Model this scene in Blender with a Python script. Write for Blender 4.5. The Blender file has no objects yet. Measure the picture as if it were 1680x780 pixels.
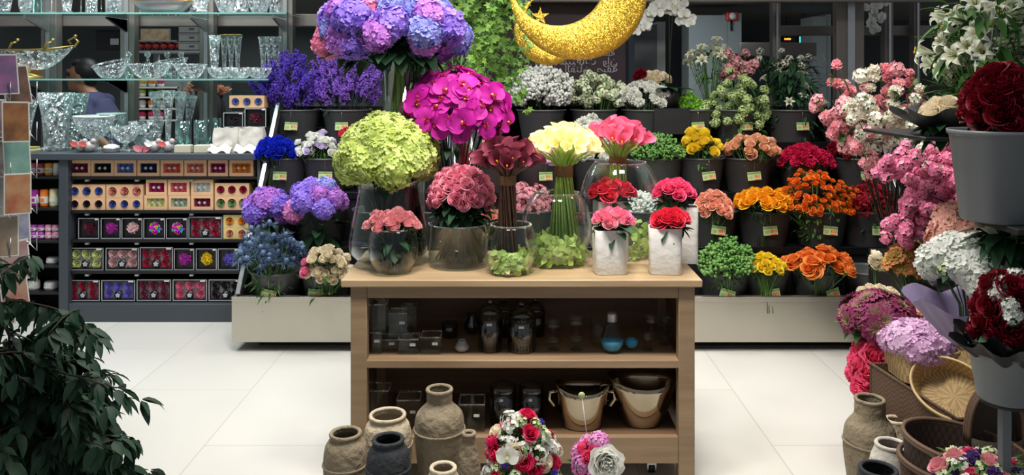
import bpy, math, random
from mathutils import Vector, Matrix, Quaternion, noise
random.seed(7)
SC = bpy.context.scene
COL = SC.collection
PI = math.pi
# ------------------------------------------------------------------ camera, world, light, exposure
F, CX, HY, EYE = 1300.0, 840.0, 130.0, 1.55        # focal length in px of a 1680x780 frame, eye line
cam = bpy.data.cameras.new('camera'); camo = bpy.data.objects.new('camera', cam); COL.objects.link(camo)
camo.location = (0, 0, EYE); camo.rotation_euler = (PI/2, 0, 0)
cam.sensor_width = 36; cam.lens = F/1680*36; cam.shift_y = -(390-HY)/1680; cam.clip_start = .05; cam.clip_end = 60
SC.camera = camo
w = bpy.data.worlds.new('world'); SC.world = w; w.use_nodes = True
w.node_tree.nodes['Background'].inputs[0].default_value = (.86, .93, 1, 1)
w.node_tree.nodes['Background'].inputs[1].default_value = .30
SC.view_settings.view_transform = 'Standard'; SC.view_settings.look = 'None'
SC.view_settings.gamma = 1; SC.view_settings.use_curve_mapping = False
SC.view_settings.exposure = -0.13
def area(name, x, y, z, sx, sy, p, col=(1, .95, .88), spread=150, tilt=0, tx=0):
    l = bpy.data.lights.new(name, 'AREA'); l.shape = 'RECTANGLE'; l.size = sx; l.size_y = sy; l.energy = p; l.color = col
    l.spread = math.radians(spread)
    o = bpy.data.objects.new(name, l); COL.objects.link(o); o.location = (x, y, z); o.rotation_euler = (math.radians(tilt), math.radians(tx), 0)
    return o
# ceiling lamps of the shop: over the table, over the stand, over the glass cabinet; plus added fill lamps
area('ceiling_or_fill_lamp', -.35, 2.35, 2.95, .5, .35, 23, spread=110, tilt=18)
area('ceiling_or_fill_lamp', .45, 2.35, 2.95, .5, .35, 23, spread=110, tilt=18)
area('ceiling_or_fill_lamp', -1.1, 3.6, 3.0, .6, .3, 27, (1, .96, .92), 130, 12)
area('ceiling_or_fill_lamp', .7, 3.6, 3.0, .6, .3, 27, (1, .96, .9), 130, 12)
area('ceiling_or_fill_lamp', 1.75, 3.7, 3.0, .5, .3, 13, (1, .96, .9), 120, 12)
area('ceiling_or_fill_lamp', -2.6, 4.2, 3.0, 1.0, .3, 34, (.9, .97, 1), 140, 15)
area('ceiling_or_fill_lamp', -2.2, 6.2, 2.9, 2.0, .4, 34, (.88, .97, 1), 160, 0)
area('ceiling_or_fill_lamp', -2.6, 7.9, 2.2, 1.6, .4, 22, (.9, .98, 1), 170, 0)  # unseen lamp added to brighten the back room wall
for x_ in (-3.1, -2.75, -2.4, -2.05, -1.7): area('added_sparkle_spot', x_, 4.95, 2.75, .07, .07, 3.2, (.95, 1, 1), 120, 20)  # small unseen lamps added to make the crystal sparkle
area('ceiling_or_fill_lamp', 1.3, 6.2, 2.15, .9, .3, 9, (.85, .95, 1), 160, 38)  # unseen lamp added to brighten the pale columns beyond the glass
area('ceiling_or_fill_lamp', -.6, 4.3, 2.95, .5, .3, 13, (1, .98, .95), 120, -12)
area('ceiling_or_fill_lamp', .9, 4.3, 2.95, .5, .3, 13, (1, .98, .95), 120, -12)

def PX(px, D): return (px-CX)*D/F
def PZ(py, D): return EYE-(py-HY)*D/F
def W(px, py, D): return Vector((PX(px, D), D, PZ(py, D)))
# ------------------------------------------------------------------ materials
MATS = {}
def newmat(name):
    m = bpy.data.materials.new(name); m.use_nodes = True
    nt = m.node_tree; nt.nodes.clear()
    out = nt.nodes.new('ShaderNodeOutputMaterial'); MATS[name] = m
    return m, nt, out
def nd(nt, typ, **kw):
    n = nt.nodes.new(typ)
    for k, v in kw.items():
        if k.startswith('i_'): 
            key = k[2:]; key = int(key) if key.isdigit() else key.replace('_', ' ')
            n.inputs[key].default_value = v
        else: setattr(n, k, v)
    return n
def c4(c): return (c[0], c[1], c[2], 1)
def hexc(h):
    r = [int(h[i:i+2], 16)/255 for i in (0, 2, 4)]
    return tuple(x/12.92 if x <= .04045 else ((x+.055)/1.055)**2.4 for x in r)
def mix(nt, a, b, fac):
    n = nt.nodes.new('ShaderNodeMix'); n.data_type = 'RGBA'
    for s, v in ((6, a), (7, b), (0, fac)):
        if isinstance(v, (tuple, list)): n.inputs[s].default_value = c4(v)
        elif isinstance(v, (int, float)): n.inputs[s].default_value = v
        else: nt.links.new(v, n.inputs[s])
    return n.outputs[2]
def math_(nt, op, a, b=0, clamp=False):
    n = nt.nodes.new('ShaderNodeMath'); n.operation = op; n.use_clamp = clamp
    for s, v in ((0, a), (1, b)):
        if isinstance(v, (int, float)): n.inputs[s].default_value = v
        else: nt.links.new(v, n.inputs[s])
    return n.outputs[0]
def pr(name, col, rough=.5, metal=0, var=0, vscale=20, bump=0, bscale=60, col2=None, stretch=None, bdist=.004, coat=0, emit=0, spec=.5, alpha=None):
    """principled with procedural noise variation and bump"""
    if isinstance(col, str): col = hexc(col)
    if isinstance(col2, str): col2 = hexc(col2)
    m, nt, out = newmat(name)
    b = nd(nt, 'ShaderNodeBsdfPrincipled'); nt.links.new(b.outputs[0], out.inputs[0])
    b.inputs['Base Color'].default_value = c4(col); b.inputs['Roughness'].default_value = rough
    b.inputs['Metallic'].default_value = metal; b.inputs['Specular IOR Level'].default_value = spec
    if coat: b.inputs['Coat Weight'].default_value = coat
    tc = nd(nt, 'ShaderNodeTexCoord'); vec = tc.outputs['Object']
    if stretch:
        mp = nd(nt, 'ShaderNodeMapping'); mp.inputs['Scale'].default_value = stretch; nt.links.new(vec, mp.inputs[0]); vec = mp.outputs[0]
    if var or col2:
        n = nd(nt, 'ShaderNodeTexNoise', i_Scale=vscale, i_Detail=5); nt.links.new(vec, n.inputs['Vector'])
        fac = math_(nt, 'MULTIPLY_ADD', n.outputs[0], 2.2); nt.nodes[-1].inputs[2].default_value = -.6; nt.nodes[-1].use_clamp = True
        c2 = col2 or tuple(x*(1-var) for x in col)
        nt.links.new(mix(nt, col, c2, fac), b.inputs['Base Color'])
    if bump:
        n = nd(nt, 'ShaderNodeTexNoise', i_Scale=bscale, i_Detail=4); nt.links.new(vec, n.inputs['Vector'])
        bp = nd(nt, 'ShaderNodeBump', i_Strength=bump, i_Distance=bdist); nt.links.new(n.outputs[0], bp.inputs['Height'])
        nt.links.new(bp.outputs[0], b.inputs['Normal'])
    if emit:
        b.inputs['Emission Color'].default_value = c4(col); b.inputs['Emission Strength'].default_value = emit
    return m
def petal(name, base, tip, alt=None, amt=.5, tr=.3, pw=1.0):
    """flower tissue: base colour to tip colour along each petal, a second tint from petal to petal"""
    base, tip = hexc(base), hexc(tip)
    if name.startswith('rose_'): base = tuple(x*.62 for x in base)  # roses: deeper base tone darkened further, painting shade into the crevices
    alt = hexc(alt) if alt else tuple(x*.75 for x in tip)
    m, nt, out = newmat(name)
    at = nd(nt, 'ShaderNodeAttribute', attribute_name='Col'); sp = nd(nt, 'ShaderNodeSeparateColor'); nt.links.new(at.outputs['Color'], sp.inputs[0])
    oi = nd(nt, 'ShaderNodeObjectInfo')
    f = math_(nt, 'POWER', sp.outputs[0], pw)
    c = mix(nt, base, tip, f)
    g = math_(nt, 'ADD', math_(nt, 'MULTIPLY', sp.outputs[1], .5), math_(nt, 'MULTIPLY', oi.outputs['Random'], .5))
    g = math_(nt, 'MULTIPLY', g, amt)
    c = mix(nt, c, alt, g)
    d = nd(nt, 'ShaderNodeBsdfPrincipled', i_Roughness=.55); nt.links.new(c, d.inputs['Base Color']); d.inputs['Specular IOR Level'].default_value = .25
    t = nd(nt, 'ShaderNodeBsdfTranslucent'); nt.links.new(c, t.inputs[0])
    ms = nd(nt, 'ShaderNodeMixShader', i_0=tr); nt.links.new(d.outputs[0], ms.inputs[1]); nt.links.new(t.outputs[0], ms.inputs[2])
    nt.links.new(ms.outputs[0], out.inputs[0]); return m
def glassy(name, tint=(.93, .97, .96), lo=.06, hi=.7, rough=.03, cut=0, cscale=40, white=0.0, grey=(1, 1, 1)):
    """thin blown or cut glass: clear through the middle, shining at grazing angles and on the cuts"""
    m, nt, out = newmat(name)
    lw = nd(nt, 'ShaderNodeLayerWeight', i_Blend=.5)
    f = math_(nt, 'MULTIPLY_ADD', math_(nt, 'POWER', lw.outputs['Facing'], 2.6), hi); nt.nodes[-1].inputs[2].default_value = lo
    tr = nd(nt, 'ShaderNodeBsdfTransparent'); tr.inputs[0].default_value = c4(tint)
    gl = nd(nt, 'ShaderNodeBsdfGlossy', i_Roughness=rough); gl.inputs[0].default_value = c4(grey)
    src = gl.outputs[0]
    if cut:
        tc = nd(nt, 'ShaderNodeTexCoord'); v = nd(nt, 'ShaderNodeTexVoronoi', i_Scale=cscale, feature='F1'); nt.links.new(tc.outputs['Object'], v.inputs['Vector'])
        bp = nd(nt, 'ShaderNodeBump', i_Strength=1.0, i_Distance=.02); nt.links.new(v.outputs['Distance'], bp.inputs['Height']); nt.links.new(bp.outputs[0], gl.inputs['Normal'])
        sp = nd(nt, 'ShaderNodeSeparateColor'); nt.links.new(v.outputs['Color'], sp.inputs[0])
        f = math_(nt, 'ADD', f, math_(nt, 'MULTIPLY', math_(nt, 'POWER', sp.outputs[0], 3), cut), True)
    if white:
        df = nd(nt, 'ShaderNodeBsdfDiffuse'); df.inputs[0].default_value = (.93, .96, .97, 1)  # flat white mixed in as painted highlights on the crystal
        ms0 = nd(nt, 'ShaderNodeMixShader', i_0=white); nt.links.new(src, ms0.inputs[1]); nt.links.new(df.outputs[0], ms0.inputs[2]); src = ms0.outputs[0]
    ms = nd(nt, 'ShaderNodeMixShader'); nt.links.new(f, ms.inputs[0]); nt.links.new(tr.outputs[0], ms.inputs[1]); nt.links.new(src, ms.inputs[2])
    nt.links.new(ms.outputs[0], out.inputs[0]); return m

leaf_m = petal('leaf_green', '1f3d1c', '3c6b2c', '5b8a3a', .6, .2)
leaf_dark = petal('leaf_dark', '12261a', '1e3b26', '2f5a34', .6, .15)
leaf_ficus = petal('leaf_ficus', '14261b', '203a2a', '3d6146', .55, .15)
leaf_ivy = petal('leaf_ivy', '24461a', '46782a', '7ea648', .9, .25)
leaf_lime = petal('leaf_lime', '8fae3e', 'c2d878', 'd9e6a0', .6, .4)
stem_m = pr('stem_green', '4d7a2c', .5, var=.4, vscale=30)
stem_dark = pr('stem_dark', '24301c', .5, var=.4, vscale=30)
stem_calla = pr('stem_calla_green', '7da63e', .35, col2='a5c862', vscale=40)
stem_brown = pr('stem_maroon', '4a2c26', .4, col2='6b4a38', vscale=40)
bark = pr('bark', '3b2d22', .8, var=.4, bump=.3)
rope = pr('burlap_band', '7c5a3c', .9, var=.3, bump=.5, bscale=300)
bucket_m = pr('bucket_grey', '4a4c4d', .42, var=.15, vscale=4)
bucket_lt = pr('bucket_light', '666b6e', .4, var=.12, vscale=4)
card_m = pr('tag_card', 'b9c88c', .5, var=.1); card_red = pr('tag_red_ink', 'd4552e', .6, var=.1); card_green = pr('tag_green_band', '6f9a58', .5, var=.1)
white_card = pr('white_card', 'd8d8d2', .5, var=.08)
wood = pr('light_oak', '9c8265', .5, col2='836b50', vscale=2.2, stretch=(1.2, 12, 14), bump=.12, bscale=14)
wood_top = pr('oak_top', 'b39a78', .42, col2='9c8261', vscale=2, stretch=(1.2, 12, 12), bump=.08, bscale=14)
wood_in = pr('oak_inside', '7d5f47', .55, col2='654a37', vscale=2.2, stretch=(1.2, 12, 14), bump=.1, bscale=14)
steel = pr('brushed_steel', 'c4bfb2', .36, .85, var=.05, vscale=2, stretch=(3, 1, .1))
steel_rail = pr('steel_rail', 'b9babb', .3, .9, var=.1)
black_m = pr('black_plastic', '0c0c0d', .45, var=.3); black_soft = pr('tier_black', '141416', .6, var=.3)
slate = pr('slate_paint', '3e444b', .5, var=.12, vscale=3, bump=.04)
mullion = pr('mullion_bronze', '746e68', .42, .35, var=.15, vscale=5)
clear = glassy('clear_glass', (.95, .98, .97), .022, .62, .02); clear_aqua = glassy('shelf_glass', (.8, .95, .92), .10, .75, .04)
crystal = glassy('cut_crystal', (.78, .82, .82), .05, .85, .05, 1.0, 48, .30)
crystal2 = glassy('ribbed_crystal', (.82, .86, .86), .06, .95, .05, .45, 80, .2)
smoky = glassy('smoky_glass', (.42, .46, .47), .10, .55, .12)
water = glassy('vase_water', (.92, .95, .93), .01, .2, .02)
edge_m = pr('glass_edge_green', '6fa9a0', .15, var=.2, vscale=6)
ceramic = pr('white_ceramic', 'dcdad4', .45, var=.06, bump=.6, bscale=26, bdist=.008)
def gold_glitter():
    m, nt, out = newmat('gold_glitter')
    b = nd(nt, 'ShaderNodeBsdfPrincipled'); nt.links.new(b.outputs[0], out.inputs[0])
    tc = nd(nt, 'ShaderNodeTexCoord'); v = nd(nt, 'ShaderNodeTexVoronoi', i_Scale=380); nt.links.new(tc.outputs['Object'], v.inputs['Vector'])
    sp = nd(nt, 'ShaderNodeSeparateColor'); nt.links.new(v.outputs['Color'], sp.inputs[0])
    nt.links.new(mix(nt, hexc('c79a1e'), hexc('f3dc6a'), math_(nt, 'POWER', sp.outputs[0], 2)), b.inputs['Base Color'])
    b.inputs['Metallic'].default_value = .75; b.inputs['Roughness'].default_value = .36
    # each flake lies at its own angle
    ge = nd(nt, 'ShaderNodeNewGeometry'); vm = nd(nt, 'ShaderNodeVectorMath', operation='MULTIPLY_ADD'); nt.links.new(v.outputs['Color'], vm.inputs[0])
    vm.inputs[1].default_value = (1.3,)*3; vm.inputs[2].default_value = (-.65,)*3
    va = nd(nt, 'ShaderNodeVectorMath', operation='ADD'); nt.links.new(vm.outputs[0], va.inputs[0]); nt.links.new(ge.outputs['Normal'], va.inputs[1])
    vn = nd(nt, 'ShaderNodeVectorMath', operation='NORMALIZE'); nt.links.new(va.outputs[0], vn.inputs[0]); nt.links.new(vn.outputs[0], b.inputs['Normal'])
    return m
glitter = gold_glitter()
def paper_clay(name, col, col2):
    return pr(name, col, .85, col2=col2, vscale=14, bump=1.0, bscale=38, bdist=.012)
clay_tan = paper_clay('clay_tan', '8d8069', '766a55'); clay_cream = paper_clay('clay_cream', 'c9bca3', 'b0a188'); clay_black = paper_clay('clay_black', '1c1e22', '2c2f34')
def weave(name, a, b, sx=60, sz=70, src='UV'):
    m, nt, out = newmat(name)
    p = nd(nt, 'ShaderNodeBsdfPrincipled', i_Roughness=.7); nt.links.new(p.outputs[0], out.inputs[0])
    tc = nd(nt, 'ShaderNodeTexCoord')
    mp = nd(nt, 'ShaderNodeMapping'); mp.inputs['Scale'].default_value = (sx, sz, 1); mp.inputs['Scale'].default_value = (sx, sz, 1 if src == 'UV' else sz); nt.links.new(tc.outputs[src], mp.inputs[0])
    ck = nd(nt, 'ShaderNodeTexChecker', i_Scale=1.0); nt.links.new(mp.outputs[0], ck.inputs[0])
    n = nd(nt, 'ShaderNodeTexNoise', i_Scale=8.0, i_Detail=3); nt.links.new(mp.outputs[0], n.inputs['Vector'])
    sc = math_(nt, 'ADD', math_(nt, 'MULTIPLY', ck.outputs['Fac'], .45), math_(nt, 'MULTIPLY', n.outputs[0], .5))
    nt.links.new(mix(nt, hexc(a), hexc(b), sc), p.inputs['Base Color'])
    bp = nd(nt, 'ShaderNodeBump', i_Strength=.8, i_Distance=.003); nt.links.new(ck.outputs['Fac'], bp.inputs['Height']); nt.links.new(bp.outputs[0], p.inputs['Normal'])
    return m
straw = weave('straw_weave', 'dcc08a', '94754a', 76, 14); brownweave = weave('brown_weave', '6b5240', '33241a', 90, 22); darkweave = weave('dark_weave', '46362a', '1a110c', 90, 18); boxweave = weave('box_weave', '6e5542', '3a2a1e', 70, 110, 'Object')

# ------------------------------------------------------------------ mesh builder
class B:
    def __init__(s): s.sh = False; s.v = []; s.f = []; s.c = []; s.m = []; s.uv = {}
    def vert(s, p, c=(0, 0, 0)): s.v.append((p[0], p[1], p[2])); s.c.append(c); return len(s.v)-1
    def face(s, idx, m=0, uv=None):
        if uv: s.uv[len(s.f)] = uv
        s.f.append(tuple(idx)); s.m.append(m)
    def patch(s, fn, nu, nv, g=0., m=0):
        """fn(u in -1..1, v in 0..1); colour attribute = (v, g, |u|)"""
        o = len(s.v)
        for j in range(nv+1):
            for i in range(nu+1):
                u = -1+2*i/nu; v = j/nv; s.vert(fn(u, v), (v, g, abs(u)))
        for j in range(nv):
            for i in range(nu):
                a = o+j*(nu+1)+i; s.face((a, a+1, a+nu+2, a+nu+1), m)
    def tube(s, pts, rad, n=6, m=0, g=0., cap=True):
        pts = [Vector(p) for p in pts]; N = len(pts)
        if not isinstance(rad, (list, tuple)): rad = [rad]*N
        o = len(s.v); t = (pts[1]-pts[0]).normalized(); x = t.orthogonal().normalized()
        for k in range(N):
            t = (pts[min(k+1, N-1)]-pts[max(k-1, 0)])
            t = t.normalized() if t.length > 1e-9 else Vector((0, 0, 1))
            x = (x-t*x.dot(t)); x = x.normalized() if x.length > 1e-6 else t.orthogonal().normalized()
            y = t.cross(x)
            for i in range(n):
                a = 2*PI*i/n; s.vert(pts[k]+(x*math.cos(a)+y*math.sin(a))*rad[k], (k/(N-1), g, 0))
        for k in range(N-1):
            for i in range(n):
                a = o+k*n+i; b = o+k*n+(i+1) % n; s.face((a, b, b+n, a+n), m)
        if cap:
            s.face(tuple(o+i for i in reversed(range(n))), m); s.face(tuple(o+(N-1)*n+i for i in range(n)), m)
    def lathe(s, prof, n=32, c=(0, 0, 0), m=0, sx=1, sy=1, ripple=None):
        """prof: list of (r, z); ends with r<1e-5 close to a point"""
        o = len(s.v); L = len(prof)
        for j, (r, z) in enumerate(prof):
            for i in range(n):
                a = 2*PI*i/n; rr = r*(ripple(a, z) if ripple else 1)
                s.vert((c[0]+rr*sx*math.cos(a), c[1]+rr*sy*math.sin(a), c[2]+z), (j/(L-1), 0, 0))
        for j in range(L-1):
            for i in range(n):
                a = o+j*n+i; b = o+j*n+(i+1) % n
                s.face((a, b, b+n, a+n), m, ((i/n, j/(L-1)), ((i+1)/n, j/(L-1)), ((i+1)/n, (j+1)/(L-1)), (i/n, (j+1)/(L-1))))
    def box(s, lo, hi, m=0, M=None):
        o = len(s.v); s.sh = True
        for z in (0, 1):
            for (x, y) in ((0, 0), (1, 0), (1, 1), (0, 1)):
                p = Vector((hi[0] if x else lo[0], hi[1] if y else lo[1], hi[2] if z else lo[2]))
                if M: p = M @ p
                s.vert(p)
        for q in ((3, 2, 1, 0), (4, 5, 6, 7), (0, 1, 5, 4), (1, 2, 6, 5), (2, 3, 7, 6), (3, 0, 4, 7)): s.face([o+k for k in q], m)
    def ball(s, c, r, n=6, k=4, m=0, g=0., sz=1.0, sx=1.0, sy=1.0):
        o = len(s.v); c = Vector(c)
        for j in range(1, k):
            t = PI*j/k
            for i in range(n):
                a = 2*PI*i/n; s.vert(c+Vector((r*sx*math.sin(t)*math.cos(a), r*sy*math.sin(t)*math.sin(a), r*sz*math.cos(t))), (1-j/k, g, 0))
        T = s.vert(c+Vector((0, 0, r*sz)), (1, g, 0)); Bt = s.vert(c-Vector((0, 0, r*sz)), (0, g, 0))
        for j in range(k-2):
            for i in range(n):
                a = o+j*n+i; b = o+j*n+(i+1) % n; s.face((a, a+n, b+n, b), m)
        for i in range(n):
            s.face((T, o+i, o+(i+1) % n), m); q = o+(k-2)*n; s.face((Bt, q+(i+1) % n, q+i), m)
    def prism(s, poly, z0, z1, m=0, ax='y', M=None):
        """polygon in the x-z plane, pushed along y from z0 to z1 (ax='z': in x-y along z)"""
        o = len(s.v); n = len(poly); s.sh = True
        for d in (z0, z1):
            for (x, z) in poly:
                p = Vector((x, d, z)) if ax == 'y' else Vector((x, z, d))
                if M: p = M @ p
                s.vert(p)
        s.face(tuple(o+i for i in range(n)), m); s.face(tuple(o+n+i for i in reversed(range(n))), m)
        for i in range(n): j = (i+1) % n; s.face((o+i, o+n+i, o+n+j, o+j), m)
    def leaf(s, base, d, nrm, L, Wd, bend=.3, fold=.25, g=0., m=0, tipw=1.0, nu=2, nv=4):
        d = Vector(d).normalized(); nrm = Vector(nrm); nrm = (nrm-d*nrm.dot(d)); nrm = nrm.normalized() if nrm.length > 1e-5 else d.orthogonal().normalized()
        x = d.cross(nrm); base = Vector(base)
        def fn(u, v):
            wd = Wd*math.sin(PI*min(1, v**.75*.97+.03))**.8*.5
            return base+d*(L*v)+x*(u*wd)+nrm*(fold*abs(u)*wd-bend*L*v*v)
        s.patch(fn, nu, nv, g, m)
    def mesh(s, name, mats, smooth=True):
        me = bpy.data.meshes.new(name); me.from_pydata(s.v, [], s.f)
        for m in (mats if isinstance(mats, (list, tuple)) else [mats]): me.materials.append(m)
        if len(me.materials) > 1: me.polygons.foreach_set('material_index', s.m)
        ca = me.color_attributes.new('Col', 'FLOAT_COLOR', 'POINT')
        ca.data.foreach_set('color', [x for c in s.c for x in (c[0], c[1], c[2], 1.0)])
        if s.uv:
            uvl = me.uv_layers.new(name='UVMap')
            for pi, uvs in s.uv.items():
                st = me.polygons[pi].loop_start
                for k, q in enumerate(uvs): uvl.data[st+k].uv = q
        if smooth is True: me.polygons.foreach_set('use_smooth', [True]*len(s.f))
        if smooth and s.sh: me.set_sharp_from_angle(angle=.6)
        me.update(); return me
    def obj(s, name, mats, parent=None, smooth=True, loc=None):
        o = bpy.data.objects.new(name, s.mesh(name, mats, smooth)); COL.objects.link(o)
        if parent: o.parent = parent
        if loc is not None: o.location = loc
        return o
def sharp(o, ang=35):
    o.data.polygons.foreach_set('use_smooth', [True]*len(o.data.polygons))
    o.data.set_sharp_from_angle(angle=math.radians(ang)); return o
def bevel(o, wd=.003, seg=2):
    m = o.modifiers.new('bevel', 'BEVEL'); m.width = wd; m.segments = seg; m.limit_method = 'ANGLE'; return o
def tag(o, label=None, cat=None, group=None, kind=None):
    for k, v in (('label', label), ('category', cat), ('group', group), ('kind', kind)):
        if v: o[k] = v
    return o
def empty(name, loc, label=None, cat=None, group=None, rz=0, kind=None):
    o = bpy.data.objects.new(name, None); COL.objects.link(o); o.location = loc; o.rotation_euler = (0, 0, rz); o.empty_display_size = .05
    return tag(o, label, cat, group, kind)
def inst(me, name, parent, loc, rot=None, sc=1.0):
    o = bpy.data.objects.new(name, me); COL.objects.link(o); o.parent = parent; o.location = loc
    if rot is not None: o.rotation_mode = 'QUATERNION'; o.rotation_quaternion = rot
    o.scale = (sc, sc, sc) if isinstance(sc, (int, float)) else sc
    return o
def orient(n, spin=None):
    n = Vector(n).normalized(); q = n.to_track_quat('Z', 'Y'); return q @ Quaternion((0, 0, 1), random.uniform(0, 2*PI) if spin is None else spin)
def rr(a, b): return random.uniform(a, b)
def structure(o): o['kind'] = 'structure'; return o
# ------------------------------------------------------------------ flowers (each one mesh, base at z<0, face towards +z)
def nz(p, s=1.0): return noise.noise(Vector(p)*s)
def g_rose(R=.037, n=15, opened=.6, ruff=.0, H=1.2, green=True, seed=0):
    random.seed(1000+seed); b = B()
    for k in range(n):
        f = k/(n-1); a0 = k*2.399+rr(-.12, .12); g = rr(0, 1)
        wid = 3.3-1.35*f; ro = R*(.10+.74*f**.85); lip = R*(.05+.20*opened)*f; h = R*H*(1.0-.42*f**1.3); z0 = -R*.5; ph = rr(0, 9)
        def fn(u, v):
            a = a0+u*wid/2*(.62+.38*min(1, v*1.8))
            r = ro*(.35+.65*math.sin(min(1, v*1.35)*PI/2))*(1+.03*abs(u))+lip*max(0, (v-.6)/.4)**1.6*(1-.5*u*u)+k*R*.002+ruff*R*v*v*math.sin(u*6+ph)
            z = z0+h*(v*(1-.16*u**4)-.10*u*u*v)-lip*.75*max(0, (v-.7)/.3)**2*(1-.3*u*u)
            return Vector((r*math.cos(a), r*math.sin(a), z))
        b.patch(fn, 8, 6, g)
    b.ball((0, 0, -R*.05), R*.16, 7, 4, 0, .6, 2.5)
    if green:
        b.ball((0, 0, -R*.55), R*.34, 6, 4, 1, .5)
        for k in range(5):
            a = k*1.257; b.leaf((0, 0, -R*.5), (math.cos(a), math.sin(a), -.25), (0, 0, 1), R*.95, R*.35, .1, m=1, nu=2, nv=2)
    return b
def g_ruffle(R=.03, n=60, seed=0, flat=.75, inner=.25, teeth=5):
    """carnation / peony: many frilled petals filling a half ball"""
    random.seed(2000+seed); b = B()
    for k in range(n):
        t = (k+.5)/n; th = math.acos(1-t*1.22); a = k*2.399+rr(-.2, .2); g = rr(0, 1)
        d = Vector((math.sin(th)*math.cos(a), math.sin(th)*math.sin(a), math.cos(th)*flat))
        q = orient(d+Vector((rr(-.25, .25), rr(-.25, .25), rr(-.1, .2)))); L = R*rr(.85, 1.08); Wd = R*rr(.38, .6); ph = rr(0, 9)
        x = q @ Vector((1, 0, 0)); y = q @ Vector((0, 1, 0)); dd = d.normalized()*d.length
        def fn(u, v):
            e = v*v; return dd*(L*(inner+(1-inner)*v))+x*(u*Wd*(.25+.75*v))+y*(e*R*.16*math.sin(u*teeth+ph)+e*R*.08)-dd*(R*.12*e*abs(math.sin(u*teeth*1.3+ph)))
        b.patch(fn, 6, 2, g)
    b.ball((0, 0, 0), R*.6, 8, 5, 0, .4, .8)
    b.ball((0, 0, -R*.45), R*.35, 6, 4, 1, .4, 1.3)
    return b
def g_mophead(R=.06, n=95, seed=0, npet=4, fs=.30, zmin=-.45, lump=.10, core=1, sz=.9):
    random.seed(3000+seed); b = B()
    for k in range(n):
        t = (k+.5)/n; z = 1-t*(1-zmin); a = k*2.399963; s = math.sqrt(max(0, 1-z*z))
        d = Vector((s*math.cos(a), s*math.sin(a), z)); rad = R*(1+lump*2*nz(d*2.2+Vector((seed, 0, 0)))-rr(0, .1))
        c = Vector((d.x, d.y, d.z*sz))*rad; q = orient(d+Vector((rr(-.45, .45), rr(-.45, .45), rr(-.35, .35)))); fr = R*fs*rr(.8, 1.15); g = rr(0, 1)
        sp0 = rr(0, 6)
        for p in range(npet):
            a1 = sp0+p*2*PI/npet; w2 = PI/npet*.98
            def P(r, an, h): return c+q @ Vector((r*math.cos(an), r*math.sin(an), h))
            i0 = b.vert(P(0, 0, 0), (.15, g, 0)); cup = rr(.0, .38)*fr
            i1 = b.vert(P(fr*.62, a1-w2*1.0, cup*.5), (.7, g, 0)); i2 = b.vert(P(fr*1.0, a1-w2*.5, cup), (1, g, 0))
            i3 = b.vert(P(fr*.93, a1+w2*.0, cup*.75), (.95, g, 0)); i4 = b.vert(P(fr*1.0, a1+w2*.5, cup), (1, g, 0)); i5 = b.vert(P(fr*.62, a1+w2*1.0, cup*.5), (.7, g, 0))
            b.face((i0, i1, i2, i3)); b.face((i0, i3, i4, i5))
    b.ball((0, 0, 0), R*.80, 10, 7, core, .3, sz)
    return b
def g_calla(R=.026, L=.075, seed=0):
    random.seed(4000+seed); b = B(); g = rr(0, 1)
    def fn(u, v):
        a = u*PI*1.06; r = R*(.16+.26*v+.58*v**2.6); tip = R*.95*v**3*(.5+.5*math.cos(a))
        over = R*.12*v*(1-abs(u)); z = L*v+tip-L*.05*v*v*abs(u)
        r += R*.25*max(0, v-.8)*3*(.4+.6*math.cos(a)**2)
        return Vector(((r+over)*math.cos(a), (r-over)*math.sin(a)+over, z))
    b.patch(fn, 18, 9, g)
    b.tube([(0, 0, .01), (0, 0, L*.75)], [.004, .003], 6, 1, .5)
    return b
def g_orchid(R=.045, seed=0):
    random.seed(5000+seed); b = B()
    def pet(a, L, Wd, up, g, m=0, z0=0):
        d = Vector((math.cos(a), math.sin(a), 0)); x = Vector((-d.y, d.x, 0))
        def fn(u, v):
            wv = math.sin(PI*min(1, v*.86+.14))**.6*Wd; return d*(L*v)+x*(u*wv)+Vector((0, 0, z0+up*math.sin(v*PI*.8)-.35*L*v*v*.4+.0*u+ .18*Wd*u*u))
        b.patch(fn, 6, 5, g, m)
    for a, s, wv in ((PI/2, 1.0, .36), (PI/2+2.15, .98, .34), (PI/2-2.15, .98, .34)): pet(a, R*s, R*wv, R*.02, rr(0, 1), 0, -R*.05)
    for a in (.22, PI-.22): pet(a, R*1.08, R*.68, R*.14, rr(0, 1), 0, .0)
    pet(-PI/2, R*.45, R*.16, R*.2, .5, 1, R*.05); pet(-PI/2-.8, R*.3, R*.1, R*.28, .5, 1, R*.05); pet(-PI/2+.8, R*.3, R*.1, R*.28, .5, 1, R*.05)
    b.ball((0, -R*.03, R*.12), R*.1, 6, 4, 2, .5)
    return b
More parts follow.
